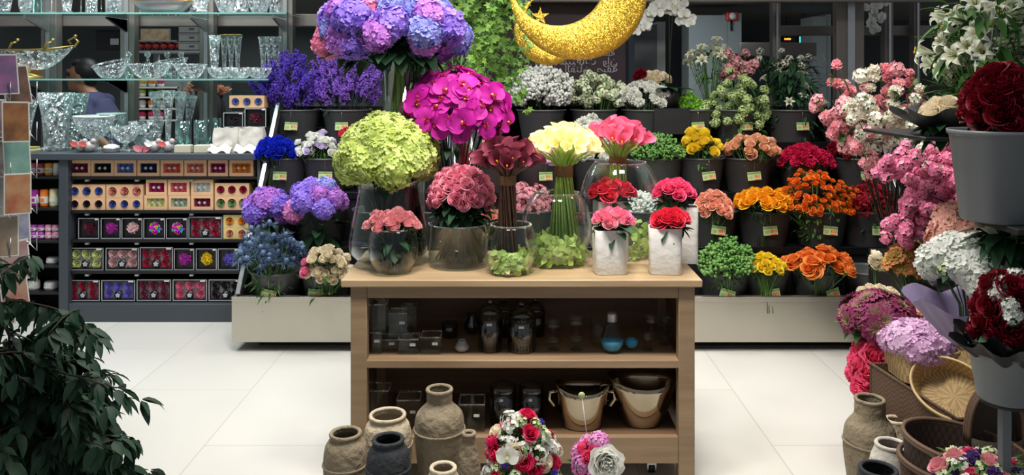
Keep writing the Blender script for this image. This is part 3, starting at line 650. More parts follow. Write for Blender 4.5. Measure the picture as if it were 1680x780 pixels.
def flower_box(px0, px1, ytop, zb, kind, ck, lab, D=CD+.05, rz=0., dep=.13, roll=0.):
    x0_, x1_ = PX(px0, D), PX(px1, D); wv = (x1_-x0_)-.003; h = PZ(ytop, D)-zb; r = empty('candle_box', ((x0_+x1_)/2, D, zb), lab, 'candle box', 'boxed flower candles in the cabinet', rz)
    r.rotation_euler = (0, roll, rz); X, Z = wv/2, h
    cart = blk_card if kind in ('six', 'one') else (yel_carton if kind == 'y2' else peach)
    fr = {'two': (.24*wv/2, .2*h), 'six': (.1*wv/2, .09*h), 'one': (.1*wv/2, .08*h)}.get(kind, (0, 0)); rec = .016
    b = B(); b.box((-X, rec if fr[0] else .0, 0), (X, dep, Z))
    if fr[0]:   # a frame around a recessed window
        ax, az = fr
        for lo, hi in (((-X, 0, 0), (X, rec, az)), ((-X, 0, Z-az), (X, rec, Z)), ((-X, 0, az), (-X+ax, rec, Z-az)), ((X-ax, 0, az), (X, rec, Z-az))): b.box(lo, hi)
    b.obj('carton', cart, r, False)
    me = fm('rose', [cm(ck), leaf_dark], 'flower_candle', 1, n=9, green=False)[0]; q0 = Vector((0, -1, 0)).to_track_quat('Z', 'Y')
    def can(x, z, s, y=.004): inst(me, 'flower_candle', r, (x, y, z), q0 @ Quaternion((0, 0, 1), rr(0, 6)), (s, s, s*.5))
    if kind == 'two':
        b = B(); b.box((-X+fr[0], rec-.002, fr[1]), (X-fr[0], rec-.001, Z-fr[1])); b.obj('insert', cm(ck), r, False)
        for i in range(3):
            for j in range(2): can((i-1)*wv*.23, h*(.36+.28*j), h*.17/.037, rec-.004)
        b = B()
        for i in (-1, 1): x = i*wv*.12; b.prism([(x-.011, h/2), (x, h/2-.011), (x+.011, h/2), (x, h/2+.011)], rec-.019, rec-.017)
        b.obj('diamond_print', outl, r, False)
    elif kind in ('three', 'y2'):
        n = 3 if kind == 'three' else 2
        for i in range(n):
            x = (i-(n-1)/2)*wv/n*.98; b = B(); b.lathe([(h*.36, 0), (h*.36, .003), (h*.31, .0035), (h*.31, 0)], 20); o = b.obj('hole_rim', cart, r); o.rotation_euler = (PI/2, 0, 0); o.location = (x, .001, h*.5)
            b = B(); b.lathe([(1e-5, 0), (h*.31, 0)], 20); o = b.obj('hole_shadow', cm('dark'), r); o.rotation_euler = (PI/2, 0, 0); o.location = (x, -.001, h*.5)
            can(x, h*.5, h*.29/.037, -.005)
    elif kind == 'six':
        b = B(); b.box((-X+fr[0], rec-.002, fr[1]), (X-fr[0], rec-.001, Z-fr[1])); b.obj('insert', grey_in, r, False)
        for i in range(3):
            for j in range(2): can((i-1)*wv*.29, h*(.3+.4*j), h*.235/.037, rec-.006)
        b = B(); b.lathe([(1e-5, 0), (h*.19, 0), (h*.19, -.003), (1e-5, -.003)], 20); o = b.obj('round_emblem', blk_card, r); o.rotation_euler = (PI/2, 0, 0); o.location = (0, -.003, h*.28)
        b = B(); 
        for k in range(5): a = k*1.257+.3; b.leaf((0, 0, 0), (math.cos(a), 0, math.sin(a)), (0, -1, 0), h*.13, h*.1, 0, .05)
        o = b.obj('emblem_mark', outl, r); o.location = (0, -.0075, h*.28)
    elif kind == 'one':
        big = fm('ruffle', [cm(ck), leaf_dark], 'flower_candle', 1, R=.02, n=30)[0]
        inst(big, 'flower_candle', r, (0, rec-.004, h*.5), q0, (h*.30/.02,)*2+(h*.3/.02*.5,))
    if kind in ('six', 'one'):
        b = B(); e = .0045
        for lo, hi in (((-X, -.001, 0), (X, .0, e)), ((-X, -.001, Z-e), (X, 0, Z)), ((-X, -.001, e), (-X+e, 0, Z-e)), ((X-e, -.001, e), (X, 0, Z-e))): b.box(lo, hi)
        b.obj('silver_edging', outl, r, False); b = B(); b.box((X*.6, -.002, Z*.9), (X*.9, -.0005, Z*.98)); b.obj('price_sticker', white_card, r, False)
    return r
ordn = ('first', 'second', 'third', 'fourth', 'fifth', 'sixth', 'seventh', 'eighth')
def boxrow(items, zb, where, h_lab):
    for i, (a, c_, yt, kind, ck, ex) in enumerate(items):
        what = {'two': 'peach window box of %s candles', 'three': 'long peach box of three %s candles', 'y2': 'yellowish box of %s candles', 'six': 'black window box of six %s roses', 'one': 'square black box with one big %s flower'}[kind] % CC[ck][1]
        flower_box(a, c_, yt, zb+ex, kind, ck, '%s, %s on the %s' % (what, ordn[i], where))
boxrow([(112, 149, 263, 'two', 'plum', 0), (149, 187, 263, 'two', 'blackp', 0), (187, 224, 263, 'two', 'blue', 0), (225, 262, 263, 'two', 'navy', 0), (263, 301, 263, 'two', 'coral', 0), (302, 339, 263, 'two', 'salmon', 0), (341, 374, 263, 'two', 'mag', 0), (376, 416, 263, 'two', 'orange', 0)], SH[4]+.001, 'top shelf', 0)
h2 = (PZ(322, CD+.05)-SH[3])
boxrow([(112, 173, 325, 'three', 'dark', 0), (174, 235, 325, 'three', 'royal', 0), (236, 275, 321, 'two', 'lime', 0), (276, 312, 321, 'two', 'mint', 0), (313, 350, 321, 'two', 'plum', 0), (352, 409, 322, 'three', 'green', 0)], SH[3]+.001, 'second shelf lower layer', 0)
zt = lambda y: PZ(y, CD+.05)-SH[3]-.001+.001
boxrow([(112, 173, 303, 'three', 'royal', zt(325)), (174, 235, 303, 'three', 'salmon', zt(325)), (239, 274, 295, 'two', 'mag', zt(321)), (275, 311, 295, 'two', 'rose', zt(321)), (313, 350, 295, 'two', 'white', zt(321)), (352, 409, 301, 'three', 'crimson', zt(322))], SH[3]+.001, 'second shelf upper layer', 0)
boxrow([(128, 163, 358, 'one', 'deep', 0), (165, 198, 358, 'one', 'fuchsia', 0), (199, 234, 358, 'one', 'blush', 0), (235, 271, 358, 'one', 'rainbow', 0), (272, 308, 358, 'one', 'rainbow', 0), (309, 365, 356, 'six', 'crimson', 0), (366, 408, 374, 'y2', 'salmon', 0)], SH[2]+.001, 'third shelf', 0)
flower_box(366, 408, 353, PZ(374, CD+.05)+.001, 'y2', 'orange', 'yellowish box of orange candles on top of the short stack')
boxrow([(111, 170, 407, 'six', 'lime', 0), (173, 228, 407, 'six', 'pale', 0), (229, 284, 406, 'six', 'crimson', 0), (285, 319, 408, 'one', 'fuchsia', 0), (321, 356, 408, 'one', 'yellow', 0), (357, 392, 408, 'one', 'violet', 0)], SH[1]+.001, 'fourth shelf', 0)
boxrow([(109, 164, 460, 'six', 'crimson', 0), (166, 222, 460, 'six', 'violet', 0), (224, 281, 459, 'six', 'plum', 0), (283, 340, 459, 'six', 'pink', 0), (342, 398, 459, 'six', 'dark', 0)], SH[0]+.001, 'bottom shelf', 0)
# ================================================================== GLASS SHELVES AND CRYSTAL
def shelf(px0, px1, z, D0, D1, lab):
    r = empty('glass_shelf', ((PX(px0, D0)+PX(px1, D0))/2, (D0+D1)/2, z-.010), lab, 'glass shelf', 'glass shelves on the bronze mullions'); wv = (px1-px0)*D0/F/2; d = (D1-D0)/2
    b = B(); b.box((-wv, -d+.004, 0), (wv, d, .010)); b.obj('glass_pane', clear_aqua, r, False); b = B(); b.box((-wv, -d, 0), (wv, -d+.004, .010)); b.obj('polished_edge', edge_m, r, False)
    for px in (80, 208, 339, 468):
        if px0 < px < px1+10:
            x = PX(px, GD)-r.location.x; b = B(); b.prism([(-.0, -.09), (.27, -.012), (.27, -.002), (0, -.002)], -.008, .008, M=Matrix.Rotation(-PI/2, 4, 'Z'))
            o = b.obj('bracket', steel_rail, r, False); o.location = (x, d-.0+ .03, 0)
    return r
Z1, Z2 = 1.552, PZ(23, 5.1)+.012
shelf(-40, 205, Z1, 5.12, 5.58, 'lower glass shelf pane left, above the head of the seated shopkeeper'[:0]+'lower glass shelf, left pane under the gold rimmed boat bowl'); shelf(206, 440, Z1, 5.12, 5.58, 'lower glass shelf, right pane under the slanted crystal bowls')
shelf(-40, 205, Z2, 5.12, 5.58, 'upper glass shelf, left pane in the top left corner'); shelf(206, 340, Z2, 5.12, 5.58, 'upper glass shelf, middle pane under the long steel tray'); shelf(341, 470, Z2, 5.12, 5.58, 'upper glass shelf, right pane near the purple hydrangeas')
def vase_prof(r, h, kind):
    P = {'cyl': [(1, 0), (1, 1)], 'flare': [(.62, 0), (.66, .3), (.74, .6), (1, 1)], 'waist': [(.9, 0), (.55, .12), (.75, .45), (.85, .7), (1, 1)], 'bowl': [(.35, 0), (.6, .12), (.9, .55), (1, 1)], 'foot': [(.55, 0), (.5, .06), (.2, .12), (.16, .3), (.5, .42), (.85, .68), (1, 1)],
         'goblet': [(.7, 0), (.65, .03), (.1, .07), (.09, .5), (.6, .62), (.9, .8), (.85, 1)], 'bulb': [(.5, 0), (.85, .15), (1, .38), (.8, .65), (.5, .85), (.62, 1)], 'fan': [(.42, 0), (.36, .12), (.5, .5), (.8, .85), (1, 1)]}[kind]
    t = max(.003, r*.05); out = [(1e-5, 0)]+[(a*r, z*h) for a, z in P]+[(max(1e-5, a*r-t), max(z*h, h*.07)) for a, z in reversed(P)]+[(1e-5, h*.07)]
    return out
def ware(name, lab, px, wpx, ytop, z0, D, kind, mat, n=28, ripple=None, cat='vase', group=None, sx=1, sy=1, rim=None, tall=None, rot=None, foot=False):
    h = tall or (PZ(ytop, D)-z0); r = wpx/2*D/F; root = empty(name, (PX(px, D), D, z0), lab, cat, group); rp = None
    if ripple: k, am = ripple; rp = lambda a, z: 1+am*math.cos(k*a)*(z/h if k < 10 else 1)
    b = B(); b.lathe(vase_prof(r, h, kind), n*2 if ripple and ripple[0] > 9 else n, ripple=rp, sx=sx, sy=sy); o = b.obj('glass_body', mat, root)
    if rim: b = B(); b.lathe([(r*.97, h-.004), (r*1.02, h-.006), (r*1.03, h+.004), (r*.98, h+.006), (r*.97, h-.004)], 32, sx=sx, sy=sy); b.obj('rim', rim, root)
    if foot: b = B(); b.lathe([(1e-5, 0), (r*.8, 0), (r*.8, h*.05), (1e-5, h*.05)], 24); b.obj('foot', mat, root)
    if rot: root.rotation_euler = rot
    return root
G1 = 'cut crystal on the cabinet top'
D = 5.3; z = CT+.001
ware('crystal_vase', 'tall pale blue crystal vase beside the greeting cards', 41, 42, 163, z, 5.2, 'fan', crystal2, ripple=(5, .12), group=G1)
ware('crystal_vase', 'large square flared cut crystal vase left of the shopkeeper', 92, 58, 152, z, 5.25, 'flare', crystal, 8, group=G1, foot=True); ware('crystal_vase', 'second large cut crystal vase touching the first one', 122, 46, 153, z, 5.42, 'flare', crystal, 8, group=G1, foot=True)
gold = pr('gold_trim', 'b99a52', .3, .8, var=.2); speck = pr('speckled_ceramic', 'b4b4b4', .4, col2='8a7a7a', vscale=60); porcelain = pr('porcelain', 'd5dad6', .3, var=.06); redp = pr('pink_red_print', 'c0524a', .5, var=.2)
ware('footed_bowl', 'white rimmed glass bowl on a foot below the shopkeeper', 155, 62, 191, z, 5.22, 'foot', crystal2, 32, (24, .03), 'bowl', G1, rim=porcelain); ware('footed_bowl', 'second white rimmed glass bowl partly behind the first', 183, 44, 187, z, 5.42, 'foot', crystal2, 32, (24, .03), 'bowl', G1, rim=porcelain)
ware('footed_bowl', 'low ice blue crystal bowl on a stepped foot', 206, 48, 207, z, 5.18, 'foot', crystal, 12, None, 'bowl', G1)
ware('crystal_bowl', 'wide ice blue cut crystal bowl behind the ceramic birds', 240, 52, 199, z, 5.36, 'bowl', crystal, 24, (12, .04), 'bowl', G1)
for i, (px, wv, yt, dd, lean) in enumerate(((262, 18, 150, 5.3, -.08), (276, 20, 148, 5.25, 0), (291, 18, 150, 5.3, .05), (304, 18, 156, 5.4, .12))):
    ware('fluted_vase', 'slender fluted glass vase, %s of the four behind the birds' % ordn[i], px, wv, yt, z, dd, 'fan', crystal2, 24, (6, .15), 'vase', 'slender fluted vases', rot=(0, lean, 0))
ware('square_jar', 'clear square glass candle jar left of its twin', 301, 27, 199, z, 5.2, 'cyl', clear_aqua, 4, None, 'jar', G1).rotation_euler = (0, 0, PI/4); ware('square_jar', 'clear square glass candle jar right of its twin', 332, 29, 197, z, 5.2, 'cyl', clear_aqua, 4, None, 'jar', G1).rotation_euler = (0, 0, PI/4)
ware('square_jar', 'clear glass jar behind the white folded bags', 356, 16, 194, z, 5.45, 'cyl', clear_aqua, 20, None, 'jar', G1)
for px, lab in ((301, 'cream slab under the left square jar'), (333, 'cream slab under the right square jar')):
    b = B(); r_ = 13.5*5.05/F; b.box((-r_, -.02, 0), (r_, .03, .05)); tag(bevel(b.obj('cream_block', pr('cream_block', 'bdb8a6', .6, var=.1), None, False), .004), lab, 'block').location = (PX(px, 5.08), 5.08, z)
b = B()
def bird(px, lab, c2):
    root = empty('ceramic_bird', (PX(px, 5.12), 5.12, z), lab, 'figurine', 'speckled ceramic birds'); r_ = .036
    b = B(); b.ball((0, 0, r_), r_, 14, 10, sx=1.1); b.ball((r_*.8, -.01, r_*2.0), r_*.5, 10, 8); b.tube([(-r_*.6, 0, r_*1.3), (-r_*1.6, 0, r_*2.2)], [r_*.5, r_*.15], 8); b.obj('body', speck, root)
    b = B(); b.tube([(r_*1.1, -.01, r_*2.0), (r_*1.7, -.01, r_*1.9)], [r_*.16, .001], 6); b.obj('beak', c2, root); b = B(); b.leaf((0, -r_*.95, r_*1.3), (-1, -.1, .35), (0, -1, .2), r_*1.6, r_, 0); b.obj('wing', c2, root); return root
bird(133, 'speckled ceramic bird left of the coral one, near the shopkeeper', redp); bird(147, 'coral winged ceramic bird under the white rimmed bowl', redp); bird(254, 'pale ceramic bird at the foot of the fluted vases', porcelain); bird(276, 'coral crested ceramic bird beside the square jar', redp)
root = empty('butterfly_ornament', W(234, 239, 5.1), 'dusty pink butterfly ornament lying before the crystal bowl', 'ornament'); root.location.z = z+.012
for s_ in (-1, 1): b = B(); b.leaf((0, 0, 0), (s_, -.1, .5), (0, -1, .4), .07, .05, .05); b.leaf((0, 0, 0), (s_, 0, -.1), (0, -1, .4), .055, .035, .0); b.obj('wing', pr('dusty_pink', 'a85a66', .5, var=.3), root)
b = B(); b.tube([(0, -.002, -.012), (0, 0, .03)], [.004, .003], 6); b.obj('body', pr('dusty_pink2', '8b4350', .5), root)
root = empty('trinket_dish', (PX(183, 5.13), 5.13, z), 'small round trinket box with silver band under the second bowl', 'trinket box'); b = B(); b.lathe([(1e-5, 0), (.04, 0), (.05, .02), (.046, .04), (.02, .05), (1e-5, .052)], 24); b.obj('box_body', porcelain, root); b = B(); b.lathe([(.05, .014), (.053, .02), (.05, .028)], 24); b.obj('silver_band', steel_rail, root)
root = empty('gift_wrap_box', (PX(47, 5.12), 5.12, z), 'flat yellowish gift box below the pale blue vase', 'box'); b = B(); b.box((-.05, -.03, 0), (.05, .04, .035)); b.obj('carton', pr('olive_gold', 'a39a52', .5, var=.2), root, False); b = B(); b.box((-.052, -.032, .012), (.052, .042, .02)); b.obj('ribbon', porcelain, root, False)
# white folded paper bags with black boxes behind
def crumple(px0, px1, yt, lab):
    D = 5.14; r0, r1 = PX(px0, D), PX(px1, D); wv = (r1-r0)/2; h = PZ(yt, D)-z; root = empty('white_gift_bag', ((r0+r1)/2, D, z), lab, 'bag', 'white crumpled bags on the cabinet'); b = B()
    def fn(u, v):
        a = u*PI; rad = wv*(1.0+.14*math.sin(v*PI)); x = rad*max(-1, min(1, 1.25*math.cos(a))); y = .045*max(-1, min(1, 1.25*math.sin(a))); n_ = nz((x*30, y*30, v*3+px0))*.012; return Vector((x*(1+n_*6), y+n_, h*v+n_))
    b.patch(fn, 32, 14); b.obj('paper', pr('crumpled_paper', 'cfccc2', .6, var=.08, bump=.5, bscale=20, bdist=.01), root); b = B()
    b.patch(lambda u, v: Vector((-.02+u*wv*.95, -.05-v*.05, .04*(1-v)+.012*math.sin(u*5)+.006)), 8, 3); b.obj('folded_flap', MATS['crumpled_paper'], root)
crumple(354, 391, 210, 'white crumpled gift bag, left one under the black boxes'); crumple(396, 432, 209, 'white crumpled gift bag, right one beside the blue roses')
flower_box(366, 399, 185, z+.155, 'one', 'dark', 'open black candle box on the left white bag', 5.2, dep=.08); b = B(); b.box((-.11, 0, 0), (.11, .06, .155)); tag(b.obj('black_riser', black_soft), 'black riser behind the white gift bags', 'riser').location = (PX(398, 5.25), 5.2, z)
flower_box(401, 437, 178, z+.156, 'one', 'deep', 'square black box with dark red flower above the right bag', 5.2, dep=.08); flower_box(376, 434, 157, PZ(177, 5.2), 'three', 'blue', 'peach box of three blue candles topping the pile beside violet statice', 5.21, dep=.08)
b = B(); b.box((-.12, 0, 0), (.12, .06, .1)); o = tag(b.obj('black_carton', blk_card), 'black carton under the peach box of blue candles', 'box'); o.location = (PX(404, 5.3), 5.3, z+.155)
# lower glass shelf
z = Z1+.001; G2 = 'crystal on the lower glass shelf'
root = empty('boat_bowl', (PX(38, 5.3), 5.3, z), 'long gold rimmed crystal boat bowl with gold scroll handles', 'bowl'); L_ = 1.0*.34; b = B()
def fnb(u, v):
    a = u*PI; e = .35+.65*v**.7; return Vector((L_*e*math.cos(a), .11*e*math.sin(a), .06+.13*v**1.3+.03*v*abs(math.cos(a))**3))
b.patch(fnb, 40, 8); b.obj('crystal_hull', crystal, root); b = B(); b.tube([fnb(-1+2*i/40, 1) for i in range(41)], .005, 6); b.obj('gold_rim', gold, root)
for s_ in (-1, 1):
    b = B(); b.tube([Vector((s_*(L_+.0), 0, .21)), Vector((s_*(L_+.03), 0, .25)), Vector((s_*(L_), 0, .275)), Vector((s_*(L_-.04), 0, .255)), Vector((s_*(L_-.02), 0, .235))], [.008, .009, .008, .007, .005], 7); b.ball((s_*(L_+.01), 0, .285), .012, 8, 6); b.obj('scroll_handle', gold, root)
for s_ in (-.1, .58):
    b = B(); b.tube([Vector((L_*s_, -.1, .19)), Vector((L_*s_+.02, -.1, .235)), Vector((L_*s_+.05, -.1, .24))], [.008, .008, .006], 6); b.ball((L_*s_+.06, -.1, .255), .011, 8, 6); b.obj('gold_bird', gold, root)
b = B(); b.lathe([(1e-5, 0), (.1, 0), (.09, .02), (.03, .04), (.04, .065), (1e-5, .07)], 24, sx=1.3); b.obj('foot', gold, root)
def slant(px, wpx, yl, yr, lab, D=5.25, mat=None):
    r = wpx/2*D/F; h = .5*((PZ(yl, D)-z)+(PZ(yr, D)-z)); t = ((PZ(yr, D)-PZ(yl, D)))/(2*r); root = empty('slanted_bowl', (PX(px, D), D, z), lab, 'bowl', G2); b = B()
    def fn(u, v): a = u*PI; e = .45+.55*v**.7; zz = .004+(h+t*r*math.cos(a)*1.0)*v; return Vector((r*e*math.cos(a), r*.8*e*math.sin(a), max(.003, zz)))
    b.patch(fn, 28, 7); b.lathe([(1e-5, .004), (r*.45, .003)], 28, sy=.8); b.obj('glass_body', mat or crystal2, root); b = B(); b.tube([fn(-1+2*i/28, 1) for i in range(29)], .0045, 6); b.obj('thick_rim', crystal2, root); return root
slant(182, 58, 112, 98, 'clear crystal bowl rising to the right beside the shopkeeper')
slant(246, 70, 108, 105, 'wide clear crystal bowl, left one of the two leaning together'); slant(312, 54, 107, 107, 'fan ribbed crystal bowl below the white cartons', mat=crystal); slant(282, 50, 104, 96, 'slanted crystal bowl behind the other two', 5.45)
for i, px in enumerate((211, 242, 274, 297)):
    root = empty('bottle_stopper', (PX(px, 5.42), 5.42, z), 'small glass stopper bottle behind the bowls, %s from the left' % ordn[i], 'bottle', 'small stopper bottles'); b = B(); b.lathe([(1e-5, 0), (.025, 0), (.025, .1), (.01, .12), (.01, .15), (1e-5, .15)], 14); b.obj('bottle_body', clear_aqua, root); b = B(); b.ball((0, 0, .165), .02, 10, 8); b.obj('stopper', crystal2, root)
ware('fluted_vase', 'tall twisted crystal vase at the wide mullion', 352, 18, 58, z, 5.3, 'waist', crystal, 12, (6, .1), 'vase', G2)
for i, px in enumerate((368, 379, 390)): ware('fluted_vase', 'gold topped fluted crystal vase, %s of three' % ordn[i], px, 14, 58, z, 5.4, 'fan', crystal2, 20, (6, .12), 'vase', 'gold topped fluted vases', rim=gold)
for i, px in enumerate((432, 443, 453)): ware('fluted_vase', 'tall fluted crystal vase, %s of three above the statice' % ordn[i], px, 16, 60, z, 5.4, 'fan', crystal2, 20, (6, .14), 'vase', 'fluted vases above the statice')
for i, (px, wv) in enumerate(((362, 40), (392, 46), (425, 40))): ware('crystal_bowl', 'low cut crystal dish, %s of three on the lower glass shelf' % ordn[i], px, wv, 111, z, 5.22, 'bowl', crystal, 24, (12, .06), 'bowl', 'low crystal dishes')
# upper shelf
z = Z2+.001; G3 = 'glassware on the upper glass shelf'
for i, (px, wv, k, mt) in enumerate(((8, 26, 'bowl', crystal), (42, 22, 'bulb', crystal2), (62, 16, 'cyl', clear_aqua), (85, 20, 'goblet', crystal), (110, 22, 'waist', crystal), (133, 16, 'goblet', crystal2), (150, 18, 'cyl', crystal2), (166, 14, 'goblet', clear_aqua), (186, 24, 'cyl', crystal2))):
    ware('glass_tumbler' if k == 'cyl' else 'crystal_goblet' if k == 'goblet' else 'crystal_vase', '%s crystal piece on the upper shelf, number %s from the corner' % ({'bowl': 'gold flecked round', 'bulb': 'round bellied', 'cyl': 'straight clear', 'goblet': 'stemmed', 'waist': 'waisted cut'}[k], ordn[i] if i < 8 else 'ninth'), px, wv, -28, z, 5.25+.02*(i % 3), k, mt, 18, (6, .08) if k == 'waist' else None, 'glass', G3, rim=gold if i == 0 else None)
root = empty('steel_tray', (PX(268, 5.2), 5.2, z), 'long oval polished steel tray with gold edge on the upper shelf', 'tray'); b = B(); b.lathe([(1e-5, 0), (.13, 0), (.2, .075), (.195, .08), (.12, .008), (1e-5, .006)], 40, sy=.5); b.obj('tray_body', steel_rail, root); b = B(); b.lathe([(.195, .076), (.203, .077), (.2, .084), (.194, .082)], 40, sy=.5); b.obj('gold_edge', gold, root)
for i, (px, wv, k) in enumerate(((325, 44, 'waist'), (372, 44, 'bowl'), (396, 40, 'waist'), (425, 44, 'bowl'), (452, 30, 'flare'))):
    ware('crystal_vase', 'heavy cut crystal bowl on the upper shelf, %s right of the steel tray' % ordn[i], px, wv, -20, z, 5.26, k, crystal, 16, (8, .1), 'bowl', G3)
ware('crystal_vase', 'clear cylinder behind the steel tray', 245, 30, -20, z, 5.45, 'cyl', crystal2, 20, None, 'vase', G3); ware('crystal_vase', 'second clear cylinder behind the steel tray', 285, 34, -20, z, 5.45, 'cyl', crystal2, 20, None, 'vase', G3)
# ================================================================== BACK ROOM beyond the glass
b = B(); D = 8.6; p = PX(122, D); b.box((p-.0, D, 1.2), (PX(194, D), D+.1, 2.2)); 
D = 7.6; root = empty('wall_speaker', W(178, 65, D), 'black wall mounted device box seen beyond the boat bowl', 'speaker'); b = B(); b.box((-.13, 0, -.1), (.13, .15, .09)); bevel(b.obj('device_box', black_m, root, False), .01); b = B(); b.box((.02, -.006, -.05), (.1, 0, .01)); b.obj('front_plate', steel_rail, root, False); b = B(); b.box((-.03, .15, -.02), (.03, 1.6, .02)); b.obj('wall_arm', black_m, root, False)
D = 7.2; root = empty('carton_stack_shelf', (PX(255, D), D, 0), 'pale grey rack behind the glass carrying small flower pots', 'rack')
rackm = pr('rack_grey', '8c9291', .5, var=.1); rackw = (PX(295, D)-PX(218, D))/2
for x in (-rackw, rackw): b = B(); b.box((x-.015, 0, 0), (x+.015, .3, PZ(134, D))); b.obj('rack_post', rackm, root, False)
b = B(); b.box((-rackw, .28, .3), (rackw, .3, PZ(130, D))); b.obj('back_sheet', rackm, root, False)
rows_ = ((143, ('e0c040', 'ef9a30', 'd04a80')), (159, ('b8c860', '3f8a50', '8aa850')), (178, ('d8d0c8', 'ef8a28', 'd8d8d0')), (197, ('d83a68', 'e05070', 'e06a88')))
for yy, cs in rows_:
    zz = PZ(yy, D); b = B(); b.box((-rackw, 0, zz-.012), (rackw, .28, zz)); b.obj('rack_shelf', white_card, root, False)
    for i, c_ in enumerate(cs):
        px = 229+i*15; x = PX(px, D); r_ = empty('flower_pot', (x, D+.06, zz), '%s small potted flower on the %s shelf of the grey rack' % (('left', 'middle', 'right')[i], ordn[rows_.index((yy, cs))]), 'potted flower', 'small potted flowers on the grey rack')
        b = B(); b.lathe([(1e-5, 0), (.022, 0), (.03, .03), (1e-5, .03)], 12); b.obj('pot', white_card, r_); b = B(); b.ball((0, 0, .05), .035, 10, 6); b.obj('flower_head', petal('pot_'+c_, c_, c_, None, .4), r_)
D = 7.0; zz = 1.9
for i in range(3):
    r_ = empty('storage_box', (PX(309, D), D, PZ(82-i*14.2, D)), '%s pale grey lidded box of the stack beyond the glass' % ('lowest', 'middle', 'topmost')[i], 'storage box', 'stacked pale storage boxes'); wv = 16*D/F; hh = 13.4*D/F
    b = B(); b.box((-wv, 0, 0), (wv, .25, hh*.8)); bevel(b.obj('box_body', pr('box_grey', '8e918d', .6, var=.06), r_, False), .004); b = B(); b.box((-wv*1.02, -.004, hh*.8), (wv*1.02, .254, hh)); b.obj('lid', pr('lid_grey', '7b7e7b', .6, var=.06), r_, False); b = B(); b.box((wv*.1, -.008, hh*.35), (wv*.6, -.003, hh*.55)); b.obj('front_label', slate, r_, False)
b = B(); b.box((PX(218, D), D, PZ(83, D)-.02), (PX(332, D), D+.4, PZ(83, D))); b.box((PX(218, D)+.02, D+.36, 0), (PX(218, D)+.06, D+.4, PZ(83, D)-.02)); b.box((PX(332, D)-.06, D+.36, 0), (PX(332, D)-.02, D+.4, PZ(83, D)-.02)); tag(b.obj('back_shelf', rackm, None, False), 'pale shelf beyond the glass under the stacked boxes', 'shelf')
b = B(); b.box((PX(218, D), D, PZ(66, D)-.012), (PX(290, D), D+.3, PZ(66, D))); tag(b.obj('picture_shelf', rackm, None, False), 'thin shelf beyond the glass under the floral picture panel', 'shelf')
r_ = empty('floral_panel', (PX(245, D), D+.1, PZ(66, D)), 'cream panel with faded floral print on the shelf beyond the glass', 'picture'); b = B(); b.box((-.12, 0, 0), (.13, .02, .105)); b.obj('panel_face', pr('floral_cream', 'c9c0a0', .6, col2='a9734a', vscale=18), r_, False); b = B(); b.box((-.126, .002, -.0), (.136, .024, .11)); b.obj('panel_frame', rackm, r_, False)
for i in range(7): r_ = empty('flower_pot', (PX(224+i*13, D), D+.08, PZ(83, D)), 'red potted flower left of the stacked boxes, %s in the row' % ordn[i], 'potted flower', 'row of red potted flowers'); b = B(); b.ball((0, 0, .045), .035, 10, 6); b.obj('flower_head', petal('pot_red', 'a8242c', 'c8443c', 'd08a70', .5), r_); b = B(); b.lathe([(1e-5, 0), (.022, 0), (.03, .02), (1e-5, .02)], 12); b.obj('pot', black_m, r_)
D = 6.7; r_ = empty('black_bag', (PX(337, D), D, .75), 'big rounded black bag beyond the glass behind the square jars', 'bag'); b = B()
b.lathe([(1e-5, 0), (.16, 0), (.18, .1), (.185, .45), (.16, .62), (.1, .7), (1e-5, .72)], 24, sy=.6); b.obj('bag_body', black_soft, r_); b = B(); b.tube([(-.06, 0, .69), (-.05, 0, .76), (.05, 0, .76), (.06, 0, .69)], .012, 8); b.obj('bag_handle', black_m, r_)
b = B(); b.box((PX(100, 6.5), 6.55, .7), (PX(470, 6.5), 7.1, .75)); b.box((PX(100, 6.5), 6.58, 0), (PX(470, 6.5), 7.05, .7)); tag(b.obj('work_counter', black_soft, None, False), 'dark work counter beyond the crystal cabinet', 'counter')
b = B(); b.box((PX(382, 7.15), 7.12, 0), (PX(455, 7.15), 7.4, PZ(135, 7.15))); tag(b.obj('dark_cupboard', pr('green_black', '1d2a28', .4, var=.3), None, False), 'dark cupboard beyond the glass behind the fluted vases', 'cupboard')
me_ = fm('ruffle', [petal('salmon_flower', 'c0785a', 'd89a7a', 'e0c0a0', .6), leaf_dark], 'blossom', 2, R=.03, n=24)
for i, px in enumerate((318, 360)):
    r_ = empty('salmon_bouquet', W(px, 146, 6.35), '%s small salmon bouquet beyond the glass' % ('left', 'right')[i], 'bouquet', 'salmon bouquets beyond the glass')
    for k in range(7): inst(me_[k % 2], 'blossom', r_, (rr(-.06, .06), rr(-.03, .03), rr(-.03, .04)), orient((rr(-.5, .5), -1, .5)))
    b = B(); b.tube([(0, 0, -.02), (0, .0, -.30), (0, .25, .752-r_.location.z)], [.03, .02, .02], 10); b.obj('tall_vase', black_soft, r_)
for i, (px, col, wv, hh) in enumerate(((50, 'b06a3a', .1, .10), (50, '8a3a40', .1, .05))):
    D = 5.95+.1*i; z0 = PZ(128, D)-.03 + (.0 if i else .05)
    r_ = empty('gift_box', (PX(px, D), D, z0), '%s gift box seen under the boat bowl' % ('orange brown', 'dull red')[i], 'box'); b = B(); b.box((-wv, 0, 0), (wv, .1, hh)); bevel(b.obj('carton', pr('gift_'+col, col, .5, var=.2), r_, False), .004); b = B(); b.box((-wv*1.01, -.003, hh*.4), (wv*1.01, 0, hh*.6)); b.obj('ribbon', gold, r_, False)
